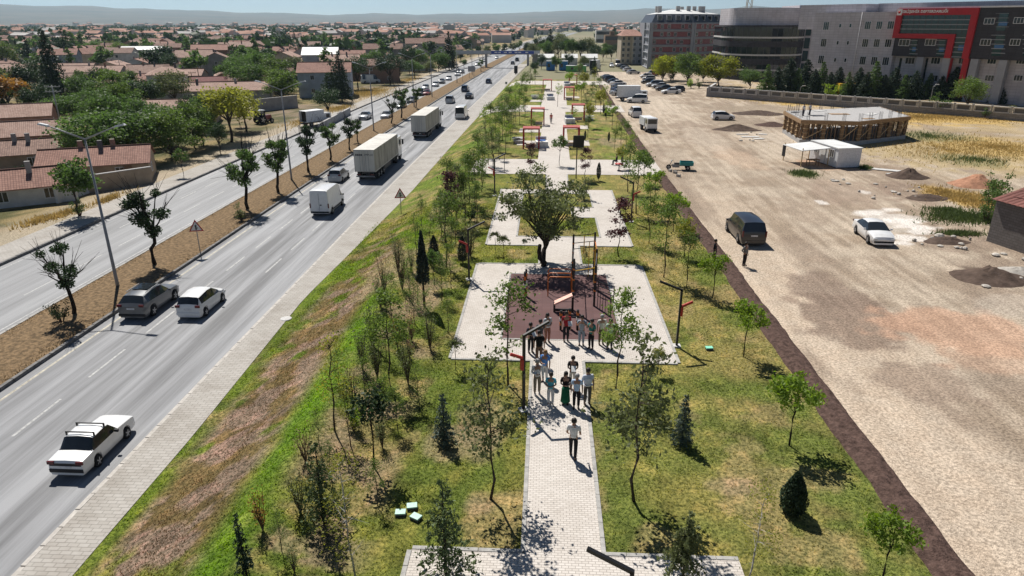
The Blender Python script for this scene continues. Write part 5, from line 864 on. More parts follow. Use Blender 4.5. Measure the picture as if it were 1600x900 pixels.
def person(loc, rz, label, top, bottom, hair='hair_dark', poses=('down', 'down'), stride=0.0, hgt_=1.75, skirt=None, female=False, paper=None, stout=1.0, shoe='shoe', sit=False, longhair=False, group=None, sleeve='short'):
    t = thing('person', label, 'person', loc, rz, group, hgt_ / 1.75)
    if sit: legs = {s: [(s * .1, 0, .50), (s * .12, -.42, .50), (s * .12, -.42, .09), (s * .12, -.56, .04)] for s in (-1, 1)}; dz = -.42
    else: legs = {s: [(s * .095, 0, .90), (s * .10, -.02 - stride * s * .5, .50), (s * .10, .02 - stride * s, .09), (s * .115, -.13 - stride * s, .035)] for s in (-1, 1)}; dz = 0
    U = lambda q: (q[0], q[1], q[2] + dz)
    V = [U((0, 0, .95)), U((0, 0, 1.14)), U((0, 0, 1.34)), U((0, .01, 1.47)), U((0, -.01, 1.56)), U((0, -.015, 1.65)), U((0, 0, 1.73))]; rad = [(.145 * stout, .11 * stout), (.13 * stout, .10 * stout), (.165 * stout, .11), .055, .068, .088, .06]; E = [(i, i + 1) for i in range(6)]
    for s in (-1, 1):
        k = len(V); V += legs[s]; rad += [.085, .058, .040, .034]; E += [(0, k), (k, k + 1), (k + 1, k + 2), (k + 2, k + 3)]
        k = len(V); a = arm(s, poses[0] if s < 0 else poses[1]); V += [U(q) for q in a]; rad += [.058, .042, .030, (.036, .02)]; E += [(2, k), (k, k + 1), (k + 1, k + 2), (k + 2, k + 3)]
    body = skin_mesh('body', V, E, rad, 'skin'); bm = bmesh.new(); bm.from_mesh(body)
    mb = MB()
    for s in (-1, 1):
        a = [np.array(U(q)) for q in arm(s, poses[0] if s < 0 else poses[1])]; d = a[3] - a[2]; d /= np.linalg.norm(d); x = np.cross(d, (0, 0, 1.0)) if abs(d[2]) < .8 else np.array((0, -1.0, 0)); x = x - d * (x @ d); x /= np.linalg.norm(x); y_ = np.cross(d, x)
        for f, l in ((-1.5, .062), (-.5, .074), (.5, .078), (1.5, .068)): b0 = a[3] + x * f * .017 + d * .015; mb.tube([b0, b0 + d * l * .55 + y_ * .006, b0 + d * l + y_ * .022], [.0095, .009, .007], 5)
        mb.tube([a[3] - d * .03 + x * .028, a[3] + d * .012 + x * .052, a[3] + d * .045 + x * .055], [.011, .010, .008], 5)
        mb.lathe([(.006, 0), (.022, .01), (.02, .03), (.006, .045)], U((s * .086, .0, 1.62)), 6)
    mb.tube([U((0, -.095, 1.66)), U((0, -.122, 1.615)), U((0, -.098, 1.605))], [.010, .017, .012], 5)
    tmp = mb.mesh('x', 'skin'); bm.from_mesh(tmp); bm.to_mesh(body); bm.free(); bpy.data.meshes.remove(tmp); b = link('body', body, t)
    for s in (-1, 1):
        MB().lathe([(.003, -.012), (.012, -.006), (.014, 0), (.012, .006), (.003, .012)], U((s * .034, -.093, 1.665)), 6).build('eye', 'plastic_black', b)
    MB().tube([U((-.026, -.092, 1.575)), U((0, -.099, 1.572)), U((.026, -.092, 1.575))], .006, 4).build('mouth', mat('lip', (.28, .10, .08), .5, .02) if 'lip' not in MATS else 'lip', b)
    # hair cap
    h = MB(); pr = [(.104, -.07), (.108, -.02), (.104, .03), (.088, .07), (.055, .098), (.01, .11)]; h.lathe(pr, U((0, .022, 1.66)), 12)
    if longhair: h.tube([U((0, .06, 1.68)), U((0, .085, 1.55)), U((0, .10, 1.38)), U((0, .10, 1.28))], [.09, .10, .10, .05], 8)
    h.build('hair', hair, t)
    # shirt and trousers
    Vs = [U((0, 0, .88)), U((0, 0, 1.0)), U((0, 0, 1.16)), U((0, 0, 1.34)), U((0, .01, 1.45))]; rs = [(.165 * stout, .13 * stout), (.165 * stout, .13 * stout), (.155 * stout, .125 * stout), (.19 * stout, .135), .075]; Es = [(0, 1), (1, 2), (2, 3), (3, 4)]
    for s in (-1, 1):
        a = arm(s, poses[0] if s < 0 else poses[1]); k = len(Vs); mid = tuple((np.array(a[0]) * .25 + np.array(a[1]) * .75))
        if sleeve == 'long': Vs += [U(a[0]), U(a[1]), U(a[2])]; rs += [.078, .058, .045]; Es += [(3, k), (k, k + 1), (k + 1, k + 2)]
        else: Vs += [U(a[0]), U(mid)]; rs += [.078, .068]; Es += [(3, k), (k, k + 1)]
    link('shirt', skin_mesh('shirt', Vs, Es, rs, cloth(top), 2), t)
    if skirt: MB().lathe([(.15, .98), (.19, .82), (.21, .5), (.24, .16), (.23, .15)], n=14).build('skirt', cloth(bottom), t)
    else:
        Vt = [U((0, 0, .99)), U((0, 0, .90))]; rt = [(.15 * stout, .12 * stout), (.165 * stout, .125 * stout)]; Et = [(0, 1)]
        for s in (-1, 1): k = len(Vt); Vt += legs[s][:3]; rt += [.105, .078, .062]; Et += [(1, k), (k, k + 1), (k + 1, k + 2)]
        link('trousers', skin_mesh('trousers', Vt, Et, rt, cloth(bottom), 1), t)
    for s in (-1, 1): q = legs[s]; MB().tube([np.array(q[2]) + [0, .05, -.035], np.array(q[2]) + [0, -.06, -.04], np.array(q[3]) + [0, -.04, -.008]], [.042, .048, .032], 7).build('shoe', shoe, t)
    if paper: tag(MB().box((0, 0, 0), (.21, .012, .29), tilt=Matrix.Rotation(R(-50), 3, 'X')).build('paper', 'paper', None, Vector(loc) + Matrix.Rotation(rz, 3, 'Z') @ Vector((paper, -.30, 1.16)), rz), 'white sheets of paper held by the ' + label.split(' in ')[0].split(' hold')[0] + (' in black blouse' if 'black' in label else ' in red' if 'red' in label else ' in dark clothes'), 'paper')
    return t
WH, PB = (.68, .68, .68), (.50, .58, .72)
def pp(px, py, rz, label, top, bottom, **k): q = G(px, py); q[2] += .036; return person(q, R(rz), label, top, bottom, **k)
pp(895, 716, 172, 'man in white shirt and black trousers walking alone on the path', WH, (.02, .02, .022), stride=.16, hgt_=1.8, poses=('bent', 'bent'))
pp(839, 667 - 50, 12, 'man in white shirt and khaki trousers with folded hands', WH, (.26, .22, .17), hgt_=1.8, poses=('fold', 'down'), hair='hair_grey', shoe='shoe_white', sleeve='long')
pp(860, 634, -8, 'woman in turquoise blouse and white trousers', (.10, .42, .52), (.62, .62, .62), hgt_=1.64, poses=('fold', 'fold'), shoe='shoe_white', female=True)
pp(883, 632, 6, 'woman in black top and dark green skirt', (.022, .016, .016), (.012, .11, .055), hgt_=1.62, poses=('fold', 'fold'), skirt=True, longhair=True)
pp(900, 639, -4, 'man in light blue shirt and black trousers', (.42, .55, .72), (.018, .018, .022), hgt_=1.72, poses=('down', 'down'), hair='hair_grey')
pp(917, 633, 14, 'heavy man in pale shirt and grey brown trousers', (.58, .62, .70), (.10, .09, .08), hgt_=1.82, stout=1.18)
pp(894, 607, 0, 'woman in black blouse and cream trousers reading papers', (.02, .018, .02), (.58, .55, .50), hgt_=1.66, poses=('fold', 'fold'), paper=.02)
pp(851, 597, -20, 'woman with fair hair in blue top and white trousers', (.10, .26, .62), (.62, .62, .62), hgt_=1.66, hair='hair_blond', poses=('fold', 'down'))
pp(842, 568, 5, 'broad man in black shirt and brown trousers', (.015, .015, .015), (.16, .10, .07), hgt_=1.78, stout=1.12)
pp(829, 552, 30, 'person in dark clothes holding a blue and white folder', (.03, .03, .045), (.02, .02, .025), hgt_=1.7, poses=('fold', 'down'), paper=.04)
pp(844, 546, 20, 'person in dark grey vest and white trousers', (.07, .075, .085), (.55, .54, .52), hgt_=1.68)
pp(855, 536, 25, 'woman with big dark curly hair in rust trousers', (.46, .48, .50), (.26, .11, .075), hgt_=1.7, longhair=True, poses=('fold', 'fold'))
pp(884, 534, 6, 'man in dark red shirt and black trousers', (.30, .022, .03), (.022, .022, .026), hgt_=1.74, paper=.16)
pp(908, 540, -6, 'man in grey blue shirt and pale jeans raising his hands', (.30, .34, .39), (.27, .31, .36), hgt_=1.72, poses=('phone', 'phone'))
pp(923, 546, -40, 'person in dark trousers with a teal shirt sleeve', (.03, .18, .16), (.015, .015, .018), hgt_=1.7, poses=('phone', 'fold'))
pp(939, 539, 10, 'man in cream shirt and olive trousers', (.55, .54, .48), (.12, .105, .06), hgt_=1.72, hair='hair_grey')
pp(952, 546, 0, 'man in pale green shirt half hidden by the sapling', (.42, .55, .44), (.06, .06, .065), hgt_=1.72)
pp(1115, 411, 60, 'person in dark suit standing on the lawn edge by the soil strip', (.018, .018, .025), (.018, .018, .022), hgt_=1.74, sleeve='long')
pp(1162, 416, 40, 'person in grey jacket standing on the dirt by the black van', (.16, .155, .15), (.025, .02, .02), hgt_=1.74, sleeve='long', poses=('hip', 'down'))
pp(861, 193, 0, 'distant person in red shirt on the spine path', (.50, .04, .04), (.10, .10, .12), hgt_=1.7)
pp(963, 258, -80, 'person in dark jacket sitting at the far end of the round table', (.03, .03, .04), (.02, .02, .03), sit=True, sleeve='long'); pp(972, 259, 80, 'person in grey jacket sitting opposite at the round table', (.14, .14, .16), (.03, .03, .03), sit=True, sleeve='long')
# ================================================================ street and park furniture
# tall double road lamps on the median
def double_lamp(loc, h, label):
    t = thing('double_street_lamp', label, 'street lamp', loc, 0, 'double lamps on the median'); MB().tube([(0, 0, 0), (0, 0, .5), (0, 0, h)], [.14, .12, .06], 8).build('pole', 'metal_galv', t); MB().box((0, 0, .03), (.5, .5, .08)).build('base_plate', 'concrete', t)
    for s in (-1, 1):
        a = MB().tube([(0, 0, h - .05), (s * 1.6, 0, h + .55), (s * 2.3, 0, h + .8)], [.055, .045, .04], 6).build('arm', 'metal_galv', t); MB().box((s * 2.6, 0, h + .88), (.75, .26, .12), tilt=Matrix.Rotation(R(-12 * s), 3, 'Y'), taper=.8).build('lamp_head', 'lamp_head', a)
for i, (x, y) in enumerate(((208, 449), (463, 282), (577, 205), (638, 168), (681, 152), (712, 130), (735, 117), (752, 108))):
    q = P(x, y, .2); q[0] = -30.6 + float(cv(q[1])); double_lamp(q, 10.6, ('double armed lamp beside a half bare tree on the median', 'double armed lamp beside a dark median tree', 'double armed lamp by the bare thin median tree', 'double armed lamp by the oncoming car queue', 'double armed lamp before the round sign', 'double armed lamp near the advertising board', 'double armed lamp before the footbridge', 'double armed lamp at the footbridge pier')[i])
# warning triangles
def warn_sign(loc, rz, h, s, label):
    t = thing('warning_sign', label, 'road sign', loc, rz); MB().tube([(0, 0, -.1), (0, 0, h)], .035, 7).build('post', 'metal_galv', t); r = s / math.sqrt(3)
    def tri(k, y0, y1): return [(k * r * math.cos(R(a)), k * r * math.sin(R(a)) ) for a in (90, 210, 330)]
    def plate(k, d0, d1, nm, m, par):
        mb = MB(); pts = tri(k, 0, 0); v = [(x, -d0, h - .1 + z) for x, z in pts] + [(x, -d1, h - .1 + z) for x, z in pts]; mb.add(v, [(0, 2, 1), (3, 4, 5), (0, 1, 4, 3), (1, 2, 5, 4), (2, 0, 3, 5)]); return mb.build(nm, m, par)
    p_ = plate(1.0, .04, .06, 'red_border', 'sign_red', t); plate(.74, .061, .066, 'white_face', 'sign_white', p_)
    MB().box((0, -.069, h - .12), (s * .09, .006, s * .34)).add([(0, -.07, h + .06 + s * .06), (-s * .1, -.07, h + .0), (s * .1, -.07, h + .0)], [(0, 1, 2)]).build('arrow_symbol', 'metal_black', p_); MB().box((s * .09, -.069, h - .15), (s * .1, .006, s * .05)).build('side_road_symbol', 'metal_black', p_)
q = P(313, 394, .2); warn_sign(q, R(14), 2.25, 1.15, 'warning triangle with side road arrow on the median'); q = G(627, 334); warn_sign(q, R(8), 2.0, 1.15, 'warning triangle with side road arrow on the park verge')
q = P(723, 128, .2); t = thing('round_sign', 'round road sign on a post on the median', 'road sign', q); MB().tube([(0, 0, 0), (0, 0, 3)], .05, 6).build('post', 'metal_galv', t); MB().lathe([(.5, -.02), (.5, .02)], (0, 0, 0), 18).build('disc', 'sign_back', t).matrix_local = Matrix.Translation((0, 0, 3)) @ Matrix.Rotation(R(90), 4, 'X')
q = P(737, 122, .2); t = thing('sign_board', 'large grey backed road sign board on the median', 'sign', q); MB().box((0, 0, 3.0), (2.4, .1, 1.8)).build('board', 'sign_back', t); MB().tube([(-.8, .08, 0), (-.8, .08, 3.6)], .06, 6).build('post', 'metal_galv', t); MB().tube([(.8, .08, 0), (.8, .08, 3.6)], .06, 6).build('post', 'metal_galv', t)
q = P(806, 117, .15); t = thing('advert_column', 'dark upright advert board on the verge before the footbridge', 'sign', q); MB().box((0, 0, 1.9), (1.3, .3, 2.6)).build('board', 'tarp_black', t); MB().box((0, 0, .3), (.5, .25, .7)).build('foot', 'steel_dark', t)
q = P(791, 143, .15); t = thing('verge_sign', 'small dark sign on a pole by the park verge', 'road sign', q); MB().tube([(0, 0, 0), (0, 0, 2.4)], .04, 6).build('post', 'metal_galv', t); MB().box((0, 0, 2.3), (.6, .05, .6)).build('board', 'sign_back', t)
# park lamps: black post, bent arm, red box arm
def park_lamp(loc, rz, h, label):
    t = thing('park_lamp', label, 'lamp', loc, rz, 'black park lamps'); MB().box((0, 0, h / 2), (.11, .11, h)).build('post', 'metal_black', t); MB().box((0, 0, .02), (.4, .4, .1)).build('footing', 'concrete_pale', t)
    a = MB().bar((-.03, 0, h - .05), (1.15, 0, h + .42), .11, .1).build('arm', 'metal_black', t); MB().bar((.2, 0, h + .0), (1.1, 0, h + .36), .06, .02).build('light_strip', 'lamp_head', a)
    MB().bar((-.03, 0, h * .70), (-.62, 0, h * .70 + .3), .1, .12).build('red_arm', 'metal_red', t); MB().box((-.09, 0, h * .62), (.12, .16, .5)).build('red_box', 'metal_red', t); MB().box((0, -.07, h * .48), (.09, .04, .22)).build('hatch', 'steel_dark', t)
for x, y, yt, rz, l in ((1057, 541, 452, 180, 'black park lamp with red box on the lawn beside the plaza'), (818, 641, 523, 25, 'black park lamp with red box beside the group of people'), (733, 437, 358, 20, 'black park lamp with red box at the back corner of the plaza'), (986, 347, 285, 165, 'black park lamp with red box by the ring path'), (773, 306, 248, 25, 'black park lamp with red box by the cross path')):
    q = G(x, y); park_lamp(q, R(rz), hgt(x, y, yt), l)
q = P(988, 894, 5.25); park_lamp((q[0], q[1], 2.0), R(168), 3.3, 'black park lamp rising over the near side path')
q = P(900, 279, 2.0); t = thing('solar_lamp', 'park lamp post with a large dark solar panel', 'lamp', q); h = hgt(900, 279, 232, G2); MB().tube([(0, 0, 0), (0, 0, h + .2)], .06, 6).build('post', 'metal_black', t); MB().box((.15, 0, h + .75), (1.2, .06, 1.5), tilt=Matrix.Rotation(R(25), 3, 'X')).build('panel', 'tarp_black', t)
# fitness equipment on the rubber floor
ZF = 2.042
def PF(x, y): return P(x, y, ZF)
def post(par, x, y, h, m='metal_black', w_=.12, bands=True):
    p_ = MB().box((x, y, h / 2), (w_, w_, h)).build('post', m, par)
    if bands:
        for z in (.38, .6, .8): MB().box((x, y, h * z), (w_ + .015, w_ + .015, .09)).build('clamp', 'metal_orange', p_)
    return p_
q0 = PF(911, 488); t = thing('fitness_rig', 'black pull-up rig with orange bars on the rubber floor', 'fitness rig', q0)
A = PF(894.5, 484) - q0; B = PF(928, 478) - q0; C_ = PF(894, 436) - q0; D_ = PF(927, 432) - q0; E_ = PF(930, 452) - q0
for p_, h in ((A, 3.2), (B, 2.6), (C_, 3.1), (D_, 3.1), (E_, 2.7)): post(t, p_[0], p_[1], h)
hp = Vector((C_[0], C_[1], 0)); hq = Vector((D_[0], D_[1], 0)); za = lambda v, z: (v[0], v[1], z)
for z in (3.0, 2.5, 2.1): MB().tube([za(hp, z), za(hq, z)], .025, 6).build('bar', 'metal_black' if z > 2.6 else 'steel_dark', t)
MB().tube([za(A, 2.45), za(B, 2.45)], .03, 6).build('bar', 'metal_yellow', t); MB().tube([za(A, 2.2), za(C_, 2.2)], .03, 6).build('bar', 'steel_dark', t); MB().tube([za(B, 2.5), za(E_, 2.5)], .03, 6).build('bar', 'steel_dark', t); MB().tube([za(E_, 2.6), za(D_, 2.6)], .03, 6).build('bar', 'metal_orange', t)
mxy = (np.array(hp) + np.array(hq)) / 2; MB().tube([za(mxy, 3.0), za(mxy, 1.7)], .03, 6).build('climbing_pole', 'metal_yellow', t); MB().tube([za(mxy * .5 + np.array(hq) * .5, 2.5), za(mxy * .5 + np.array(hq) * .5, 0)], .025, 6).build('climbing_pole', 'metal_yellow', t); MB().bar(za(E_ - [.1, 0, 0], .4), za(E_ - [.1, 0, 0], 2.9), .07).build('guide_post', 'metal_yellow', t)
for k in range(4): z = .5 + k * .4; MB().tube([za(B, z), za(E_, z)], .02, 5).build('wall_bar', 'steel_dark', t)
q0 = PF(856, 463); t = thing('parallel_bars', 'rounded orange parallel bars beside the pull-up rig', 'fitness bars', q0); W_ = PF(893, 463)[0] - q0[0]
for k, dy in enumerate((0, .7, 1.5)):
    MB().tube([(0, dy, 0), (0, dy, 1.15), (.12, dy, 1.3), (W_ - .12, dy, 1.3), (W_, dy, 1.15), (W_, dy, 0)], .035, 7).build('rail', 'metal_orange', t)
q0 = PF(866, 487); t = thing('sit_up_bench', 'sloping sit-up bench with a salmon pink pad', 'fitness bench', q0); q1 = PF(894, 486) - q0
for x, h in ((0, .62), (q1[0], 1.25)): post(t, x, 0, h, bands=False)
MB().bar((0, 0, .55), (q1[0], 0, 1.1), .5, .1).build('pad', 'pad_salmon', t); MB().bar((0, 0, .12), (q1[0], 0, .12), .1, .14).build('beam', 'metal_black', t)
for i, (x, y, h, l) in enumerate(((820, 473, 2.0, 'black and orange exercise post by the rubber floor edge'), (822, 463, 1.8, 'second black and orange exercise post behind the first'), (876, 515, 1.15, 'short black and orange step post behind the man in red'), (889.5, 513, 1.2, 'short black and orange step post between two like it'), (902, 515, 1.2, 'short black and orange step post near the man in grey blue'))):
    q = PF(x, y); t = thing('exercise_post', l, 'fitness post', q); MB().box((0, 0, h / 2), (.13, .13, h)).build('post', 'metal_black', t)
    for z in (.3, .55, .8): MB().box((0, 0, h * z), (.15, .15, h * .12)).build('band', 'metal_orange' if z != .55 else 'paper', t)
    MB().bar((0, 0, h * .62), (.35, -.1, h * .62), .05).build('peg', 'metal_black', t)
q = PF(934, 462); t = thing('ladder_rail', 'small black ladder rail at the rubber floor edge', 'fitness bars', q)
for s in (0, 1): MB().bar((s * .9, -s * .9, 0), (s * .9, -s * .9, 1.0), .06).build('post', 'metal_black', t)
for z in (.35, .65, .95): MB().bar((0, 0, z), (.9, -.9, z), .04).build('rung', 'metal_black', t)
# red pergola shelters
def pergola(loc, label, w_=2.1, d=1.8, h=2.6, rz=0.0):
    t = thing('red_pergola', label, 'pergola', loc, rz, 'red pergola shelters')
    for sx in (-1, 1):
        for sy in (-1, 1): MB().box((sx * w_ / 2, sy * d / 2, h / 2), (.2, .2, h)).build('post', 'pergola_red', t)
        MB().box((sx * w_ / 2, 0, h + .06), (.14, d + .14, .14)).build('beam', 'pergola_red', t); MB().box((0, sx * d / 2, h + .06), (w_ - .14, .13, .13)).build('beam', 'pergola_red', t)
    for k in range(6): MB().box((0, -d / 2 + d * k / 5, h + .155), (w_ + .2, .22, .05)).build('roof_slat', 'pergola_pink', t)
    MB().box((0, d / 4, .45), (w_ - .3, .5, .08)).build('seat', 'wood_raw', t); MB().box((0, d / 4, .22), (w_ - .6, .36, .40)).build('seat_base', 'concrete_pale', t)
for x, y, l in ((840, 195, 'red pergola beside the person in red'), (830, 231, 'red pergola beside the white and blue block seat'), (892, 229, 'red pergola with pink slats by the solar lamp'), (903, 188, 'red pergola by the dark topped block seat'), (889, 156, 'red pergola before the end of the spine path'), (855, 142, 'far red pergola near the verge saplings'), (895, 133, 'farthest red pergola by the end path')): pergola(P(x, y, 2.0), l)
def block_seat(loc, label, inset): 
    t = thing('block_seat', label, 'bench', loc, R(5)); MB().box((0, 0, .4), (1.7, 2.2, .8), taper=.96).build('block', 'block_white', t); MB().box((0, .3, .83), (1.1, 1.2, .06)).build('inset', inset, t); MB().box((0, 1.0, 1.0), (1.5, .16, .5)).build('back', 'block_white', t)
for x, y, l, m in ((846, 229, 'white block seat with a blue cushion', 'panel_blue'), (890, 192, 'white block seat with a dark top', 'panel_navy'), (860, 156, 'far white block seat on the paving', 'panel_navy'), (886, 135, 'small white block seat near the end path', 'panel_navy')): block_seat(P(x, y, 2.03), l, m)
def picnic(loc, label):
    t = thing('picnic_table', label, 'table', loc, R(8)); MB().box((0, 0, .74), (1.8, .8, .06)).build('tabletop', 'concrete_pale', t); MB().box((0, 0, .36), (.5, .4, .72)).build('pedestal', 'concrete', t)
    for s in (-1, 1): MB().box((0, s * .85, .42), (1.7, .34, .07)).build('seat', 'concrete_pale', t); MB().box((0, s * .85, .2), (1.2, .2, .4)).build('seat_base', 'concrete', t)
for x, y, l in ((810, 223, 'pale stone picnic table beside a red pergola on the verge lawn'), (836, 154, 'pale stone picnic table by the far saplings'), (920, 188, 'pale stone picnic table on the lawn by the red pergola')): picnic(G(x, y), l)
q = P(967, 266, 2.035); t = thing('round_table', 'round table on the cross path where two people sit', 'table', q); MB().lathe([(.5, .72), (.5, .78)], n=16).build('tabletop', 'metal_red', t); MB().lathe([(.25, 0), (.06, .06), (.06, .72)], n=10).build('pedestal', 'metal_black', t)
for x, l in ((963, 'black stool at the round table'), (972, 'black stool opposite at the round table')): q = G(x, 258); t = thing('stool', l, 'stool', (q[0], q[1] + .04, 2.03)); MB().lathe([(.2, .40), (.2, .45)], n=12).build('seat', 'metal_black', t); MB().lathe([(.18, 0), (.04, .03), (.04, .4)], n=8).build('leg', 'metal_black', t)
q = G(780, 270); t = thing('swing_stand', 'thin black exercise stand on the cross path', 'fitness bars', q)
for s in (-.6, .6): MB().bar((s, 0, 0), (s, 0, 2.2), .06).build('post', 'metal_black', t)
MB().bar((-.6, 0, 2.2), (.6, 0, 2.2), .06).build('bar', 'metal_black', t); MB().box((0, 0, .02), (1.5, .4, .05)).build('foot', 'metal_black', t)
def lid(px, py, m, label, rz): 
    q = G(px, py); t = thing('valve_box', label, 'valve box', (q[0], q[1], q[2] - .02), rz); MB().box((0, 0, .05), (.36, .27, .14), taper=.95).build('box', 'steel_dark', t); MB().box((0, 0, .14), (.38, .29, .04), taper=.93).build('lid', m, t)
lid(626, 804, 'valve_lid', 'pale green valve box with its edge in tree shade', .1); lid(644, 794, 'valve_lid', 'pale green valve box behind the other two', .2); lid(650, 811, 'valve_lid', 'pale green valve box standing slightly tilted', -.5); lid(1108, 546, 'valve_mint', 'bright mint valve lid set flat in the lawn', .1)
q = P(447, 498, .165); t = tag(MB().lathe([(.36, 0), (.36, .02), (.28, .025), (.01, .025)], n=20).build('manhole_cover', 'concrete_pale', None, q), 'round concrete manhole cover in the pavement', 'manhole')
# footbridge over the road
q = P(818, 109, 0); Yb = 305.0; c0 = float(cv(Yb)); t = thing('footbridge', 'pedestrian footbridge with blue banner across the whole road', 'bridge', (c0, Yb, 0)); zb = 5.6
MB().box((-29, 0, zb), (42, 2.6, .5)).build('deck', 'concrete', t)
for s in (-1, 1):
    MB().box((-29, s * 1.3, zb + .75), (42, .06, .95)).build('railing', 'steel_panel', t)
MB().box((-19.5, -1.36, zb + .62), (18, .06, 1.15)).build('banner', 'banner_blue', t); MB().box((-37, -1.36, zb + .62), (15, .06, 1.1)).build('banner', 'steel_panel', t)
for x in (-26.5, -25, -22.5, -20.5, -18, -16.5, -13.5): MB().box((x, -1.41, zb + .62), (1.2, .03, .45)).build('banner_mark', 'paper', t)
for x in (-46, -30.8, -13): MB().box((x, 0, zb / 2), (.9, 1.6, zb)).build('pier', 'concrete', t)
for k in range(12): MB().box((-10.2 + k * .5, .0, zb - .45 - k * .47), (.52, 2.2, .3)).build('step', 'concrete', t)
MB().box((-8.9, 1.9, 2.9), (4.5, 1.5, 5.4), taper=.98).build('stair_tower', 'concrete', t)
# utility poles
def upole(px, py, pt, label, kind='wood'):
    q = L0(px, py); h = hgt(px, py, pt, L0); t = thing('utility_pole', label, 'utility pole', q, R(30)); m = 'insulator' if kind == 'steel' else 'wood_raw'
    MB().tube([(0, 0, 0), (0, 0, h)], [.16, .09], 7).build('pole', m, t)
    for z in (h - .3, h - 1.1)[:1 if kind == 'wood' else 2]:
        a = MB().box((0, 0, z), (2.4, .12, .12)).build('crossarm', m, t)
        for x in (-1.1, -.5, .5, 1.1): MB().lathe([(.03, 0), (.07, .08), (.03, .2)], (x, 0, z + .06), 6).build('insulator', 'insulator', a)
upole(97, 203, 133, 'grey steel power pole with stacked crossarms in the gardens', 'steel'); upole(190, 118, 92, 'steel power pole among the far gardens', 'steel'); upole(304, 148, 112, 'thin power pole of a pair by the tiled shed'); upole(315, 148, 105, 'taller power pole of a pair by the tiled shed'); upole(236, 100, 82, 'power pole before the flat roofed barn'); upole(348, 140, 114, 'power pole behind the long tiled roof'); upole(539, 156, 108, 'concrete lamp pole in front of the spruce', 'steel'); upole(695, 108, 84, 'power pole by the tall spire tree', 'steel')
# ================================================================ buildings of the government quarter
def window_on(par, A, B, s, z, w_, h, fr='frame_white', gl='glass_win', mull=1, out=.03, name='window'):
    """window centred s metres from A along A->B, outward to the right hand of A->B"""
    A = np.array(A[:2], float); B = np.array(B[:2], float); d = (B - A) / np.linalg.norm(B - A); n = np.array([d[1], -d[0]]); rz = math.atan2(d[1], d[0]); c = A + d * s
    f = MB()
    for q in (-1, 1): f.box((q * (w_ / 2 - .04), 0, 0), (.08, .08, h)); f.box((0, 0, q * (h / 2 - .04)), (w_ - .16, .08, .08))
    for k in range(mull): f.box((-w_ / 2 + w_ * (k + 1) / (mull + 1), 0, 0), (.06, .07, h - .16))
    o = f.build(name, fr, par, (*(c + n * out), z), rz); MB().box((0, 0, 0), (w_ - .1, .03, h - .1)).build('pane', gl, o); return o
def wall_poly(par, poly, z0, z1, m, name='wall', cap=True):
    mb = MB(); k = len(poly)
    for i in range(k): wallquad(mb, poly[i], poly[(i + 1) % k], z0, z1)
    if cap: mb.add([(x, y, z1) for x, y in poly], [tuple(range(k))], [[(x, y) for x, y in poly]])
    return mb.build(name, m, par)
# --- government office: facade plane through two ground points
GA, GB = P(1265, 138, 2.0), P(1600, 166, 2.0); gu = (GB - GA)[:2]; gu /= np.linalg.norm(gu); grz = math.atan2(gu[1], gu[0]); gn = np.array([-gu[1], gu[0]])
def gov(px, py, dep=0.0):
    d = ray(px, py); k = ((GA[:2] + gn * dep) @ gn) / (d[:2] @ gn); q = np.array([d[0] * k, d[1] * k, H + d[2] * k]); return float((q[:2] - GA[:2]) @ gu), float(q[2] - 2.0)
t = thing('government_building', 'large grey and black government office with a red framed glass front', 'building', GA, grz); GOV = t
u0 = gov(1268, 60)[0]; u1 = gov(1404, 40)[0]; uE = gov(1660, 40)[0]; hT = gov(1340, 19)[1]; hB = gov(1470, 90)[1]; hTB = gov(1531, 12)[1]
mb = MB(); ublock(mb, u0, u1 - .0, 0, 18, 0, hT); mb.build('stone_wing', 'stone_clad', t)
mb = MB(); ublock(mb, u1 + .01, uE, 1.2, 18, 0, hB); mb.build('lower_wall', 'stone_clad', t)
mb = MB(); ublock(mb, u1 + .02, uE, -.6, 18, hB + .01, hTB); mb.build('dark_upper_wall', 'stone_dark', t)
mb = MB(); ublock(mb, gov(1372, 10, 10)[0], uE + 5, 10, 26, hT - 2, gov(1485, 3, 10)[1]); mb.build('rear_block', 'stone_clad', t)
mb = MB(); ublock(mb, gov(1250, 10, 4)[0], gov(1352, 10, 4)[0], 4.5, 22, hT - 4, gov(1300, 7, 4)[1]); mb.build('roof_block', 'stone_clad', t)
MB().box(((u1 + uE) / 2, -.1, hTB + .15), (uE - u1 + .3, 1.4, .3)).build('parapet', 'frame_white', t)
def gbox(nm, x0, y0, x1, y1, y_in, th, m, dep=-.6, par=None):
    a, hb = gov(x0, y1, dep); b, ht_ = gov(x1, y0, dep); return MB().box(((a + b) / 2, dep - y_in, (hb + ht_) / 2), (abs(b - a), th, abs(ht_ - hb))).build(nm, m, par or t)
DP = -.6; uA = gov(1403.5, 18, DP)[0]; uD = gov(1531, 18, DP)[0]; bwd = uD - gov(1520.5, 18, DP)[0]; uC = gov(1494, 56, DP)[0]; hTop, hT2, hL1, hL2 = (gov(1467, y, DP)[1] for y in (13, 23.5, 53, 60.5))
def ubox(nm, x0, x1, z0, z1, y, th, m, par=None): return MB().box(((x0 + x1) / 2, DP - y, (z0 + z1) / 2), (x1 - x0, th, z1 - z0)).build(nm, m, par or t)
for x0, x1, z0, z1 in ((uA, uD, hT2, hTop), (uA, uA + bwd, hL2, hT2), (uA + bwd, uC, hL2, hL1), (uC - bwd, uC, hB, hL2), (uD - bwd, uD, hB, hT2)): ubox('red_frame', x0, x1, z0, z1, .25, .6, 'clad_red')
g_ = ubox('glass_front', uA + bwd, uD - bwd, hL1, hT2, .02, .1, 'glass_teal'); g2_ = ubox('glass_front', uC, uD - bwd, hB, hL1, .02, .1, 'glass_teal')
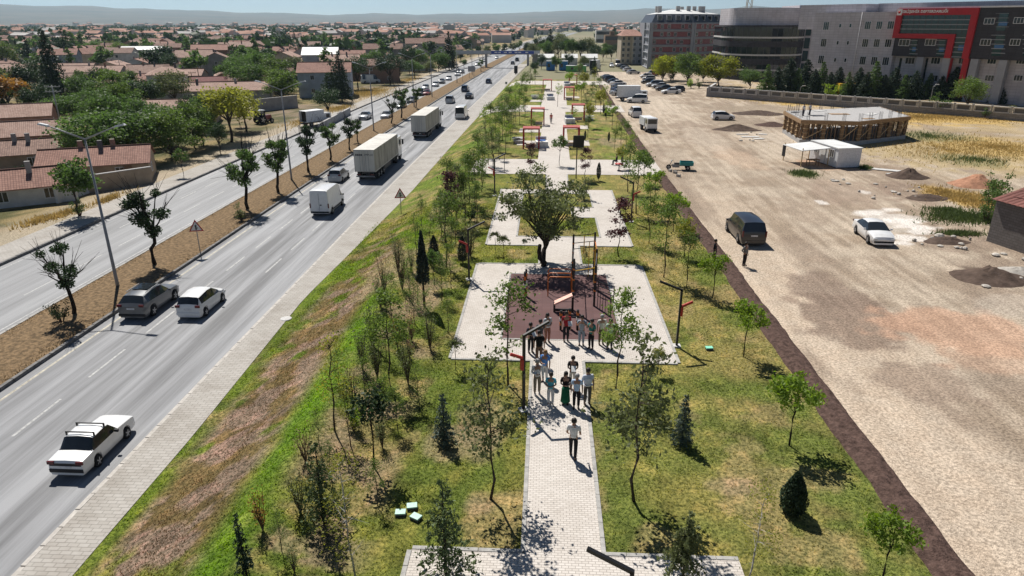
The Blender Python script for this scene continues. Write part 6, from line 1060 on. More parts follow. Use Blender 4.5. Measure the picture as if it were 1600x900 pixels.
for k in range(1, 4): z = hL1 + (hT2 - hL1) * k / 4; ubox('glazing_bar', uA + bwd, uD - bwd, z - .09, z + .09, .1, .06, 'metal_galv', g_)
for k in range(1, 11): x = uA + bwd + (uD - uA - 2 * bwd) * k / 11; ubox('glazing_bar', x - .05, x + .05, hL1, hT2, .09, .05, 'steel_dark', g_)
for k in range(5): z = hB + (hL1 - hB) * (k + .3) / 5; ubox('glazing_bar', uC, uD - bwd, z - .09, z + .09, .1, .06, 'metal_galv', g2_)
ubox('blue_pane', uC + 1, uC + 2.6, hB + 1.6, hB + 2.7, .1, .04, 'glass_blue', g2_)
a, hz_ = gov(1409, 18.5, -1.2); b, _ = gov(1481, 18.5, -1.2); tm = text_mesh('sign_lettering', 'ESKİŞEHİR DEFTERDARLIĞI', 1.2, 'paper', t, ((a + b) / 2, -1.2, hz_), (R(90), 0, 0), .03, bold=.035); bw = max(v.co.x for v in tm.data.vertices) - min(v.co.x for v in tm.data.vertices); tm.scale = ((b - a) / bw,) * 2 + (1,)
lx, lz = gov(1405.5, 19, -1.2); MB().box((lx, -1.17, lz), (1.1, .06, 1.3)).build('sign_emblem', 'paper', t); MB().lathe([(.3, 0), (.3, .02)], n=14).build('emblem_disc', 'clad_red', t).matrix_local = Matrix.Translation((lx, -1.21, lz)) @ Matrix.Rotation(R(90), 4, 'X')
WL, WR = (0, 0), (1, 0)
def gwin(px, py, wpx, hpx, dep, fr='frame_white', gl='glass_win', mull=1):
    u, h = gov(px, py, dep); u2, h2 = gov(px + wpx / 2, py - hpx / 2, dep); window_on(t, (0, dep), (1, dep), u, h, 2 * abs(u2 - u), 2 * abs(h2 - h), fr, gl, mull)
for r_, y in enumerate((40, 67, 94, 121)):
    dx = -4 * r_
    for px, w_ in ((1291, 11), (1313, 5), (1329, 5), (1356, 12), (1374, 12), (1392, 13)):
        gwin(px + dx, y + (px - 1330) * .02 * (r_ - .7), w_, 13 if w_ > 6 else 6.5, 0, gl='glass_teal' if r_ == 0 else 'glass_dark', mull=2 if w_ > 6 else 0)
for x, y in ((1546, 33), (1592, 32), (1540, 66), (1586, 66), (1413, 66.5), (1454, 66)): gwin(x, y, 19, 10, -.6, gl='glass_dark', mull=2)
for x0, y0, x1, y1 in ((1556, 20, 1577, 48), (1549, 54, 1571, 87), (1421, 62, 1434, 86), (1463, 62, 1478, 87), (1598, 54, 1620, 87)):
    o = gbox('glass_strip', x0, y0, x1, y1, .03, .08, 'glass_teal'); gbox('blue_pane', x0 + 4, (y0 + y1) / 2, x1 - 2, (y0 + y1) / 2 + 6, .08, .04, 'glass_blue', par=o)
    for y in np.arange(y0 + 1, y1, 7): gbox('glazing_bar', x0, y - .35, x1, y + .35, .09, .05, 'metal_galv', par=o)
for x in (1435, 1476, 1520, 1565, 1612):
    a, _ = gov(x, 110, -.3); MB().box((a, .0, hB / 2), (1.5, 1.2, hB - .02)).build('column', 'clad_grey', t)
for x in (1417, 1457, 1500, 1545, 1590):
    gwin(x + 5, 95, 17, 10, 1.2, gl='glass_dark', mull=2); gwin(x + 1, 122, 17, 9, 1.2, gl='glass_dark', mull=2)
for x in (1404, 1445, 1508): gbox('glass_strip', x - 6, 91, x + 6, 135, .03, .08, 'glass_dark', dep=1.2)
for x1 in (uC, uD): MB().box((x1 - bwd / 2, .2, hB / 2), (bwd * .9, 1.0, hB - .02)).build('red_column', 'clad_red', t)
a, _ = gov(1341, 60); MB().tube([(a, -.08, 0), (a, -.08, hT)], .07, 6).build('drain_pipe', 'frame_white', t)
# --- drum office beside it
Yd = 214.0; c = at(1196, 140, Yd); cx, cyy = float(c[0]), Yd + 10.3; hs = float(at(1200, 12, Yd)[2]) - 2; hg = float(at(1190, 41, Yd)[2]) - 2; hb = float(at(1190, 128, Yd)[2]) - 2
t = thing('drum_office', 'grey round fronted office with dark curved glass floors', 'building', (cx, cyy, 2.0)); arc = lambda r, a0, a1, n: [(r * math.cos(a), r * math.sin(a)) for a in np.linspace(a0, a1, n)]
def drum(r, z0, z1, m, nm, par=None, a0=R(160), a1=R(350), n=26):
    mb = MB(); p_ = arc(r, a0, a1, n); s = 0
    for A_, B_ in zip(p_[:-1], p_[1:]):
        l = math.hypot(B_[0] - A_[0], B_[1] - A_[1]); mb.quad((*A_, z0), (*B_, z0), (*B_, z1), (*A_, z1), [(s, z0), (s + l, z0), (s + l, z1), (s, z1)]); s += l
    poly = p_ + [(p_[-1][0], 14), (p_[0][0], 14)]; mb.add([(x, y, z1) for x, y in poly], [tuple(range(len(poly)))]); mb.add([(x, y, z0) for x, y in poly], [tuple(range(len(poly)))[::-1]])
    wallquad(mb, p_[-1], poly[len(p_)], z0, z1); wallquad(mb, poly[len(p_) + 1], p_[0], z0, z1); return mb.build(nm, m, par or t)
drum(10.5, hg, hs, 'stone_clad', 'stone_drum'); gd = drum(11.9, 0, hg - .02, 'glass_dark', 'curved_glass')
for k, f in enumerate((.02, .18, .30, .46, .62, .78, .985)): drum(12.05, hg * f, hg * f + (.45 if k % 2 else 1.6 if 0 < k < 6 else .5), 'concrete_pale' if k % 2 else 'stone_dark', 'floor_band', gd)
for k in range(24):
    a = R(165) + R(180) * k / 23; MB().box((11.92 * math.cos(a), 11.92 * math.sin(a), hg / 2), (.08, .08, hg - .1), a).build('mullion', 'steel_dark', gd)
mb = MB(); ublock(mb, 9.2, 25, -3.4, 14, 0, hs + .8); mb.build('stone_side_wing', 'stone_clad', t)
for k in range(5): MB().box((12.5, -3.44, 3 + k * 3.6), (1.6, .1, 3.0)).build('window', 'glass_teal', t); MB().box((18.0, -3.44, 3 + k * 3.6), (1.3, .1, 3.0)).build('window', 'glass_teal', t)
# --- apartment block with mansard roof
a0 = P(1001, 101, 2.0); a1 = P(1013, 107, 2.0); a2 = at(1079, 100, a1[1]); a3 = at(1127, 95, a1[1] + 16); o_ = a1.copy(); t = thing('apartment_block', 'maroon and grey apartment block with a dark mansard roof', 'building', o_)
pl = [tuple((q - o_)[:2]) for q in (a0, a1, a2, a3)]; pl[0] = (pl[0][0], 17.0); pl[2] = (pl[2][0], 0.0); pl = pl + [(pl[3][0] - 2, 34.0), (pl[0][0], 34.0)]
zE = hgt(1013, 107, 35.5, G2); zM = zE + 3.0; wall_poly(t, pl, 0, zE, 'clad_grey')
fl = 6; fh = zE / fl
for i in range(3):
    A, B = np.array(pl[i]), np.array(pl[i + 1]); l = np.linalg.norm(B - A); d = (B - A) / l; n = np.array([d[1], -d[0]]); rz = math.atan2(d[1], d[0])
    for f in range(fl):
        z = f * fh + fh * .52; segs = ((.04, .30), (.34, .64), (.68, .96)) if i else ((.1, .9),)
        if i: MB().box((*(A + d * l / 2 + n * .04), z), (l * .92, .1, fh * .66), rz).build('maroon_panel', 'clad_maroon' if f else 'clad_grey', t)
        MB().box((*(A + d * l / 2 + n * .25), f * fh + .14), (l * .96, .5, .3), rz).build('balcony_band', 'clad_grey', t)
        for k in range(6 if i else 3):
            if (k * 7 + f * 3 + i) % 4 != 1: window_on(t, A, B, l * (.10 + .8 * k / (5 if i else 2)), z, l * .07, fh * .5, gl='glass_dark', out=.11)
    for s in (.02, .98): MB().box((*(A + d * l * s + n * .2), zE / 2), (.9, .7, zE), rz).build('pilaster', 'clad_grey', t)
mb = MB(); k = len(pl); cxy = np.mean(pl, 0); ins = [tuple(cxy + (np.array(p_) - cxy) * .86) for p_ in pl]
for i in range(k): mb.quad((*pl[i], zE + .02), (*pl[(i + 1) % k], zE + .02), (*ins[(i + 1) % k], zM), (*ins[i], zM))
mr = mb.build('mansard_roof', 'roof_slate', t); top = [tuple(cxy + (np.array(p_) - cxy) * .25) for p_ in pl]; mb = MB()
for i in range(k): mb.quad((*ins[i], zM), (*ins[(i + 1) % k], zM), (*top[(i + 1) % k], zM + 1.6), (*top[i], zM + 1.6))
mb.add([(*p_, zM + 1.6) for p_ in top], [tuple(range(k))]); mb.build('flat_roof', 'roof_sheet', t)
for i in range(1, 3):
    A, B = np.array(ins[i]), np.array(ins[i + 1])
    for s in (.1, .35, .6, .85): c = A + (B - A) * s; o = MB().box((c[0], c[1] - .8, zE + 1.6), (1.8, 1.8, 2.0)).build('dormer', 'clad_grey', mr); MB().box((c[0], c[1] - 1.72, zE + 1.6), (1.2, .06, 1.3)).build('pane', 'glass_dark', o)
for s in range(9): c = cxy + np.array((random.uniform(-9, 9), random.uniform(-8, 4))); MB().box((c[0], c[1], zM + 1.7), (1.4, 1.2, 2.2)).build('chimney', 'concrete', t)
# --- beige neighbour, building shell, crane mast
q = P(969, 100, 2.0); t = thing('beige_flats', 'beige five storey flats with a tiled roof beside the apartment block', 'building', (q[0], q[1], 2.0)); w_ = at(1001, 100, q[1])[0] - q[0]; zE = hgt(975, 100, 56, G2); pl = [(0, 0), (w_ * .5, 0), (w_ * .5, -2), (w_, -2), (w_, 16), (0, 16)]; wall_poly(t, pl, 0, zE, 'plaster_cream'); mb = MB(); mb.quad((-.6, -2.6, zE), (w_ + .6, -2.6, zE), (w_ - 2, 7, zE + 2.4), (2, 7, zE + 2.4), [(0, 0), (9, 0), (7, 6), (2, 6)]); mb.quad((w_ + .6, 16.6, zE), (-.6, 16.6, zE), (2, 7, zE + 2.4), (w_ - 2, 7, zE + 2.4), [(0, 0), (9, 0), (7, 6), (2, 6)]); mb.quad((-.6, 16.6, zE), (-.6, -2.6, zE), (2, 7, zE + 2.4), (2, 7, zE + 2.4)); mb.quad((w_ + .6, -2.6, zE), (w_ + .6, 16.6, zE), (w_ - 2, 7, zE + 2.4), (w_ - 2, 7, zE + 2.4)); mb.build('roof', 'tile_red', t)
MB().box((w_ * .75, -2.05, zE / 2), (w_ * .3, .1, zE - .6)).build('grey_panel', 'clad_grey', t)
for f in range(5):
    for s in (.12, .36, .62, .88): window_on(t, (0, 0 if s < .5 else -2.1), (w_, 0 if s < .5 else -2.1), w_ * s, (f + .55) * zE / 5, 1.1, 1.4, gl='glass_dark')
q = at(1131, 90, 285); t = thing('concrete_shell', 'unfinished concrete frame building behind the apartment block', 'building', (q[0], 285, 2)); w_ = at(1153, 90, 285)[0] - q[0]; zT = at(1140, 28, 285)[2] - 2
for f in range(8): MB().box((w_ / 2, 5, zT * (f + 1) / 8), (w_, 11, .35)).build('floor_slab', 'concrete', t)
for x in (.05, .35, .65, .95):
    for y in (.4, 5, 9.6): MB().box((w_ * x, y, zT / 2 + .5), (.5, .5, zT + 1.2)).build('column', 'concrete', t)
for f in range(6): MB().box((w_ * .5, 9.8, zT * (f + .5) / 8), (w_ * .9, .2, zT / 9)).build('infill_wall', 'brick_wall', t)
Yc = 230.; q = at(1167, 40, Yc); t = thing('crane_mast', 'pale lattice crane mast rising above the drum office', 'crane', (q[0], Yc, 2)); hc = 34.
for sx in (-.7, .7):
    for sy in (-.7, .7): MB().bar((sx, sy, 0), (sx, sy, hc), .18).build('leg', 'paint_cream', t)
for k in range(20):
    z = hc * k / 20; b = MB(); s = 1 if k % 2 else -1; b.bar((-.7 * s, -.7, z), (.7 * s, -.7, z + hc / 20), .12); b.bar((-.7, .7 * s, z), (-.7, -.7 * s, z + hc / 20), .12); b.build('lattice', 'paint_cream', t)
MB().box((6, 0, hc + .6), (40, 1, 1)).build('jib', 'paint_cream', t)
# --- stone wall with panels in front of the conifers
wa, wb = P(1106, 151, 2.0), P(1640, 193, 2.0); d = (wb - wa)[:2]; L_ = np.linalg.norm(d); d /= L_; rz = math.atan2(d[1], d[0]); t = thing('stone_boundary_wall', 'long grey stone wall with patterned upper panels before the conifers', 'wall', wa, rz)
mb = MB(); ublock(mb, 0, L_, 0, .4, 0, 1.15); mb.build('lower_wall', 'stone_wall', t); n = int(L_ / 2.9); pm = MB()
for s in (-1, 1): pm.box((s * 1.1, 0, .5), (.25, .16, .9)); pm.box((0, 0, .5 + s * .4), (1.95, .16, .12))
pm = pm.mesh('wall_panel', 'concrete'); bk = MB().box((0, .06, .5), (1.95, .05, .68)).mesh('panel_back', 'stone_wall'); ps = MB().box((0, 0, .6), (.3, .42, 1.25)).mesh('wall_post', 'concrete')
for k in range(n): x = (k + .5) * L_ / n; o = link('wall_panel', pm, t, (x, .2, 1.15)); link('panel_back', bk, o); link('wall_post', ps, t, (k * L_ / n, .2, 1.12))
MB().box((L_ / 2, .2, 2.2), (L_, .34, .08)).build('coping', 'concrete_pale', t)
q = P(1106, 151, 2.0); q2 = at(1120, 137, q[1] + 12); t2 = thing('stone_return_wall', 'short grey stone wall running back beside the golden green tree', 'wall', q, R(70)); mb = MB(); ublock(mb, 0, 14, 0, .4, 0, 1.9); mb.build('lower_wall', 'stone_wall', t2); MB().box((7, .2, 1.95), (14, .5, .1)).build('coping', 'concrete_pale', t2)
q = P(1318, 146, 2.0); t = thing('yellow_container', 'yellow rubbish container behind the stone wall', 'container', (q[0], q[1] - 2, 2)); MB().box((0, 0, 1.3), (5, 2, 2.4), taper=.95).build('body', 'metal_yellow', t); MB().box((0, 0, .1), (4, 1.5, .2)).build('skid', 'steel_dark', t)
def gov_lamp(px, py, pt, l): q = P(px, py, 2.0); h = hgt(px, py, pt, G2); t = thing('yard_lamp', l, 'lamp', q, 0); MB().tube([(0, 0, 0), (0, 0, h * .85), (.5, 0, h)], .06, 6).build('pole', 'metal_galv', t); MB().box((.75, 0, h + .02), (.7, .25, .12)).build('lamp_head', 'lamp_head', t)
gov_lamp(1453, 160, 132, 'curved grey yard lamp behind the stone wall by the bushes'); gov_lamp(1269, 145, 108, 'tall yard lamp between two conifers'); gov_lamp(1249, 150, 134, 'low yard lamp behind the stone wall near the drum office')
# ================================================================ building site
cr = [P(1249, 224, 2.0), P(1335, 227, 2.0), P(1413, 217, 2.0), P(1283, 200, 2.0), P(1223, 207, 2.0)]; hS = hgt(1251, 224, 187, G2); o_ = cr[0]; t = thing('slab_frame', 'unfinished concrete slab on timber props and columns', 'building', o_); pl = [tuple((q - o_)[:2]) for q in cr]; pl[3] = tuple(np.array(pl[2]) + (np.array(pl[4]) - np.array(pl[0])) * 1.15); cxy = np.mean(pl, 0)
MB().prism(pl, hS - .35, hS).build('slab', 'concrete', t); ex = [tuple(cxy + (np.array(p_) - cxy) * 1.03) for p_ in pl]
MB().prism([tuple(cxy + (np.array(p_) - cxy) * 1.01) for p_ in pl], -.03, .55).build('plinth', 'concrete', t)
for i in range(5):
    A, B = np.array(ex[i]), np.array(ex[(i + 1) % 5]); l = np.linalg.norm(B - A); n = max(3, int(l / 2.3))
    MB().bar((*A, hS - .28), (*B, hS - .28), .12, .5).build('edge_formwork', 'plywood', t)
    for k in range(n):
        c = A + (B - A) * (k + .2) / n; c = cxy + (c - cxy) * .965; o = MB().box((c[0], c[1], hS / 2 + .1), (.42, .42, hS - .95)).build('column_form', 'wood_raw', t)
        for z in (.9, 1.5, 2.1, 2.7): MB().box((c[0], c[1], z), (.58, .58, .08)).build('clamp', 'wood_pale', o)
        for j in (1, 2, 3): p_ = A + (B - A) * (k + .2 + j * .22) / n; p_ = cxy + (p_ - cxy) * .96; MB().bar((p_[0], p_[1], .5), (p_[0] + random.uniform(-.1, .1), p_[1], hS - .35), .09).build('prop', 'wood_raw', t)
        if k % 2 == 0 and i < 3: e_ = A + (B - A) * min(1, (k + 1.5) / n); MB().bar((*c, .6), (*(cxy + (e_ - cxy) * .97), hS - .7), .06, .12).build('brace', 'wood_pale', t)
        b = MB(); c2 = cxy + (c - cxy) * .97
        for q in ((-.15, -.15), (.15, -.15), (.15, .15), (-.15, .15)): b.bar((c2[0] + q[0], c2[1] + q[1], hS - .1), (c2[0] + q[0] + random.uniform(-.05, .05), c2[1] + q[1], hS + 1.0), .035)
        b.build('rebar', 'steel_dark', t)
for k in range(60):
    a = np.array(pl[0]) + (np.array(pl[1]) - np.array(pl[0])) * random.random() * .9 + (np.array(pl[4]) - np.array(pl[0])) * random.uniform(.1, .9); MB().bar((a[0], a[1], .5), (a[0], a[1], hS - .35), .09).build('prop', 'wood_raw', t)
for k in range(6): c = cxy + rng.normal(0, 3.2, 2); MB().box((c[0], c[1], hS + .03), (random.uniform(1, 3), random.uniform(.6, 1.8), .06), random.random()).build('board', ('plywood', 'concrete_pale', 'steel_dark')[k % 3], t)
for px, py, l, tp in ((1254.5, 181, 'site worker in white shirt standing on the concrete slab', WH), (1264.5, 180, 'second site worker in white shirt and dark trousers on the slab', (.6, .62, .64))): q = P(px, py, 2.0 + hS + .01); person(q, R(random.uniform(-60, 60)), l, tp, (.03, .035, .06), hgt_=1.72)
# site cabin with canopy
ca, cb = P(1306, 263, 2.0), P(1342, 262, 2.0); d = (cb - ca)[:2]; W_ = np.linalg.norm(d); rz = math.atan2(d[1], d[0]); t = thing('site_cabin', 'white site cabin with windows beside the unfinished slab', 'cabin', ca, rz); D = 6.0; hC = hgt(1306, 263, 233, G2)
mb = MB(); ublock(mb, 0, W_, 0, D, .08, hC); mb.build('shell', 'cabin_white', t); MB().box((W_ / 2, D / 2, hC + .05), (W_ + .16, D + .16, .12)).build('roof', 'roof_sheet', t); MB().box((W_ / 2, D / 2, .05), (W_ - .1, D - .1, .1)).build('skid', 'steel_dark', t)
for y in (1.2, 4.6): window_on(t, (0, D), (0, 0), D - y, 1.55, .9, 1.0, gl='glass_dark')
MB().box((-.03, 3.0, 1.1), (.05, .9, 2.0)).build('door', 'frame_white', t)
t2 = thing('cabin_canopy', 'white sheet canopy on thin posts beside the site cabin', 'canopy', ca, rz); MB().box((-2.1, 3.4, hC - .2), (3.6, 4.6, .08), tilt=Matrix.Rotation(R(-4), 3, 'Y')).build('roof_sheet', 'roof_sheet', t2)
for x, y in ((-3.7, 1.3), (-3.7, 5.5), (-.35, 1.3), (-.35, 5.5)): MB().bar((x, y, 0), (x, y, hC - .2 + x * -.07 - .1), .09).build('post', 'wood_pale', t2)
MB().box((-3.75, 5.5, hC * .55), (.06, .7, 1.4)).build('hanging_tarp', 'tarp_black', t2)
t3 = thing('site_table', 'rough wooden table under the cabin canopy', 'table', tuple(ca + np.array([-2.2 * math.cos(rz), -2.2 * math.sin(rz) + 2.0, 0])), rz); MB().box((0, 0, .72), (1.4, .8, .06)).build('tabletop', 'wood_raw', t3)
for x in (-.6, .6):
    for y in (-.3, .3): MB().box((x, y, .35), (.07, .07, .7)).build('leg', 'wood_raw', t3)
# heaps, stones, sheets
def heap(px, py, rx, ry, h, m, label, name='soil_heap', rz=0.):
    q = P(px, py, 1.96); n, k = 22, 9; V = [(0, 0, h)]; 
    for j in range(1, k + 1):
        for i in range(n):
            a = 6.283 * i / n; r = j / k; w1 = .8 + .4 * vnoise(np.array([a * 1.6]), np.array([px * .1]), 5)[0]; V.append((rx * r * w1 * math.cos(a), ry * r * w1 * math.sin(a), h * (1 - r) ** 1.1 * (.75 + .5 * vnoise(np.array([a * 3.]), np.array([r * 5 + px]), 9)[0]) - .04 * (j == k)))
    fs = [(0, 1 + i, 1 + (i + 1) % n) for i in range(n)] + [(1 + j * n + i, 1 + (j + 1) * n + i, 1 + (j + 1) * n + (i + 1) % n, 1 + j * n + (i + 1) % n) for j in range(k - 1) for i in range(n)]; return tag(MB().add(V, fs, smooth=True).build(name, m, None, q, rz), label, 'heap')
heap(1545, 434, 2.6, 2.0, .8, 'soil_dark', 'dark brown soil heap on the open dirt'); heap(1420, 277, 2.2, 2.0, 1.0, 'soil_dark', 'dark soil heap near the white boards'); heap(1525, 290, 2.6, 2.2, 1.2, 'soil_red', 'orange red earth heap before the dry grass'); heap(1150, 203, 4.0, 2.6, .9, 'soil_dark', 'low brown soil heap beside the parked hatchback'); heap(1185, 178, 5, 3, .7, 'soil_dark', 'flat brown earth heap before the site'); heap(1480, 378, 2.0, 1.0, .45, 'soil_dark', 'low earth ridge by the shed weeds'); heap(1590, 425, 1.8, 1.0, .4, 'rock', 'pale rubble ridge near the shed'); heap(1450, 310, 2.2, 1.6, .45, 'soil_dark', 'lumpy brown earth heap beside the dry grass'); heap(1205, 196, 3, 2, .6, 'soil', 'small dark earth heap at the slab edge')
sm_ = [MB() for _ in range(3)]
for mb in sm_: mb.lathe([(.02, 0), (.3, .06), (.34, .2), (.2, .34), (.03, .38)], n=7, smooth=False)
sme = [mb.mesh('stone', 'rock') for mb in sm_]
for k in range(46):
    px, py = random.choice(((1440, 380), (1470, 390), (1530, 385), (1560, 400), (1500, 372), (1360, 300), (1420, 300), (1180, 212), (1300, 285), (1580, 440), (1400, 320))); q = P(px + random.gauss(0, 22), py + random.gauss(0, 6), 1.98)
    o = link('stone', sme[k % 3], None, q, random.random() * 6, (random.uniform(.25, .9),) * 2 + (random.uniform(.25, .7),)); tag(o, 'loose pale stone in the rubble', 'stone', 'loose stones on the dirt')
for px, py, l, s in ((1467, 372, 'flat grey boulder beyond the white saloon car', 1.3),): tag(link('boulder', sme[0], None, P(px, py, 1.97), .4, (s, s * .8, s * .8)), l, 'boulder')
for i, (px, py, a, b) in enumerate(((1172, 214, 2.6, .8), (1160, 210, 1.8, .5), (1185, 217, 1.6, .9), (1150, 205, 1.4, .4), (1192, 210, 1.2, .7), (1385, 266, 3.0, 1.0), (1398, 272, 1.8, .7))):
    tag(MB().box((0, 0, .04), (a, b, .06)).build('board', 'concrete_pale', None, P(px, py, 2.0), random.uniform(-.5, .5)), 'pale board dumped near the dark soil heap' if i > 4 else 'pale broken board lying on the field', 'board', 'dumped boards' if i > 4 else 'broken boards on the field')
# brick shed
sa, sb = P(1541, 376, 2.0), P(1600, 396, 2.0); d = (sb - sa)[:2]; rz = math.atan2(d[1], d[0]); t = thing('brick_shed', 'old block walled shed with a rusty maroon tile roof', 'shed', sa, rz); Ls, Ds, hs1 = 8.5, 4.2, hgt(1541, 376, 313, G2); hr = hs1 + 1.25
mb = MB(); ublock(mb, 0, Ls, 0, Ds, -.05, hs1 - .02, False); wallquad(mb, (0, Ds), (0, 0), hs1 - .02, hs1 + .02); mb.add([(0, 0, hs1), (0, Ds, hs1), (0, Ds, hr - .1)], [(0, 2, 1)]); mb.build('wall', 'block_wall', t)
tl = MB()
sl = Vector((0, Ds + .4, hr - hs1)).normalized(); nt_, rt_ = 10, 4; tw, tlen = (Ls + .5) / nt_, math.hypot(Ds + .4, hr - hs1) / rt_; mb = MB()
for k in range(5): pass
prof = [(-.5, .0), (-.36, .05), (-.12, .055), (0, .0), (.14, .05), (.38, .055), (.5, .01)]; vs = []
for y in (0, 1):
    for x, z in prof: vs.append((x * tw * 1.02, y * tlen * 1.04, z + .03 * (1 - y)))
np_ = len(prof); tm = MB().add(vs, [(i, i + 1, np_ + i + 1, np_ + i) for i in range(np_ - 1)]).mesh('roof_tile', 'tile_maroon'); ax = math.atan2(hr - hs1, Ds + .4); tm.materials[0] = mat('tile_rust', (.185, .075, .06), .8, .2, 1.5, .3, 12, rnd=.2)
for r_ in range(rt_):
    for k in range(nt_): o = link('roof_tile', tm, t, (-.25 + (k + .5) * tw, -.3 + r_ * tlen * math.cos(ax), hs1 + .02 + r_ * tlen * math.sin(ax) + random.uniform(0, .02))); o.rotation_euler = (ax + random.uniform(-.01, .01), 0, random.uniform(-.012, .012))
MB().box((2.6, 1.6, hs1 + .72), (1.0, .3, .06), tilt=Matrix.Rotation(ax, 3, 'X')).build('roof_plank', 'concrete_pale', t)
t2 = thing('shed_annex', 'higher tiled annex roof behind the block walled shed', 'shed', tuple(sa + np.array([1.6 * math.cos(rz) - 4.4 * math.sin(rz), 1.6 * math.sin(rz) + 4.4 * math.cos(rz), 0])), rz); mb = MB(); ublock(mb, 0, 7.5, 0, 4, 0, hs1 + .4); mb.build('wall', 'block_wall', t2); mb = MB(); mb.quad((-.3, -.35, hs1 + .3), (7.8, -.35, hs1 + .3), (7.8, 4.3, hs1 + 1.7), (-.3, 4.3, hs1 + 1.7), [(0, 0), (8.1, 0), (8.1, 4.8), (0, 4.8)]); mb.build('roof', 'tile_brown', t2)
# end of the park: blue and green site containers, white tents
def container(px, py, w_, h, m, l): q = P(px, py, 2.0); t = thing('site_container', l, 'container', q, R(-4)); MB().box((0, 1.2, h / 2), (w_, 2.4, h)).build('body', m, t); MB().box((0, 1.2, h + .05), (w_ + .1, 2.5, .1)).build('roof', 'roof_sheet', t); MB().box((-w_ * .2, -.02, h * .55), (.9, .06, h * .4)).build('window', 'glass_dark', t)
container(860, 110, 3.0, 3.1, 'container_blue', 'blue container with a dark window at the park end'); container(880, 110, 3.0, 3.1, 'container_blue', 'second blue container under a pale tent roof'); container(900, 112, 7, 1.9, 'container_green', 'low green and white container at the park end')
for x, l in ((853, 'pale ridge tent behind the blue container'), (890, 'pale ridge tent behind the green container'), (921, 'pale ridge tent by the white lorry')): q = P(x, 103, 2.0); t = thing('ridge_tent', l, 'tent', q); MB().box((0, 3, 1.5), (6, 6, 3)).build('wall', 'plaster_white', t); MB().add([(-3.2, -.2, 3), (3.2, -.2, 3), (3.2, 6.2, 3), (-3.2, 6.2, 3), (-3.2, 3, 4.4), (3.2, 3, 4.4)], [(0, 1, 5, 4), (2, 3, 4, 5), (0, 4, 3), (1, 2, 5)]).build('roof', 'roof_sheet', t)
# ================================================================ houses of the old quarter
HN = 0
def house(loc, rz, L, D, hw, hr, wall, roof, label, wins=3, floors=1, hip=False, chim=2, group=None, name='house', detail=True, flat=False):
    t = thing(name, label, 'house', (loc[0], loc[1], .1), rz, group); e_ = .45
    mb = MB(); ublock(mb, -L / 2, L / 2, -D / 2, D / 2, -.1, hw, False)
    if not hip and not flat:
        for s in (-1, 1): mb.add([(s * L / 2, -D / 2, hw), (s * L / 2, D / 2, hw), (s * L / 2, 0, hw + hr)], [(0, 1, 2) if s > 0 else (0, 2, 1)])
    w_ = mb.build('wall', wall, t); sl = math.hypot(D / 2 + e_, hr); k = hr / (D / 2); x0 = L / 2 + e_ * .6; zE = hw - e_ * k; xi = L / 2 - D * .42 if hip else x0; rf = MB()
    if flat: rf.box((0, 0, hw + .12), (L + .5, D + .5, .24))
    else:
        for s in (-1, 1): rf.quad((-s * x0, -s * (D / 2 + e_), zE), (s * x0, -s * (D / 2 + e_), zE), (s * xi, 0, hw + hr), (-s * xi, 0, hw + hr), [(0, 0), (2 * x0, 0), (x0 + xi, sl), (x0 - xi, sl)])
        for s in (-1, 1):
            rf.quad((-s * x0, -s * (D / 2 + e_), zE - .1), (-s * xi, 0, hw + hr - .1), (s * xi, 0, hw + hr - .1), (s * x0, -s * (D / 2 + e_), zE - .1))
            rf.quad((-s * x0, -s * (D / 2 + e_), zE - .1), (s * x0, -s * (D / 2 + e_), zE - .1), (s * x0, -s * (D / 2 + e_), zE), (-s * x0, -s * (D / 2 + e_), zE))
            if hip: rf.quad((s * x0, -s * (D / 2 + e_), zE), (s * x0, s * (D / 2 + e_), zE), (s * xi, 0, hw + hr), (s * xi, 0, hw + hr), [(0, 0), (D + 2 * e_, 0), (D / 2, sl), (D / 2, sl)])
    r_ = rf.build('roof', roof, t)
    for c in range(chim):
        x = L * random.uniform(-.38, .38); y = D * random.uniform(-.12, .12); MB().box((x, y, hw + hr * (0 if flat else .8) + .45), (.5, .5, 1.3)).build('chimney', random.choice(('brick_wall', 'steel_dark', 'plaster_grey')), r_)
    if detail and not flat:
        rc = MB(); rc.tube([(-xi, 0, hw + hr + .03), (xi, 0, hw + hr + .03)], .1, 6); rc.build('ridge_cap', roof, r_)
    for f in range(floors):
        z = (f + .55) * hw / floors
        for i in range(wins): window_on(t, (-L / 2, -D / 2), (L / 2, -D / 2), L * (i + .6) / (wins + .2), z, 1.0, 1.15, gl='glass_dark')
        if detail and wins > 1:
            window_on(t, (L / 2, -D / 2), (L / 2, D / 2), D * .35, z, .9, 1.1, gl='glass_dark'); window_on(t, (-L / 2, D / 2), (-L / 2, -D / 2), D * .5, z, .9, 1.1, gl='glass_dark')
    if detail and hw > 2.4: MB().box((L * .3, -D / 2 - .03, 1.05), (.95, .08, 2.1)).build('door', random.choice(('plaster_brown', 'steel_panel', 'plaster_blue')), t)
    return t
A0 = R(33)
def L_(px, py): return P(px, py, .1)
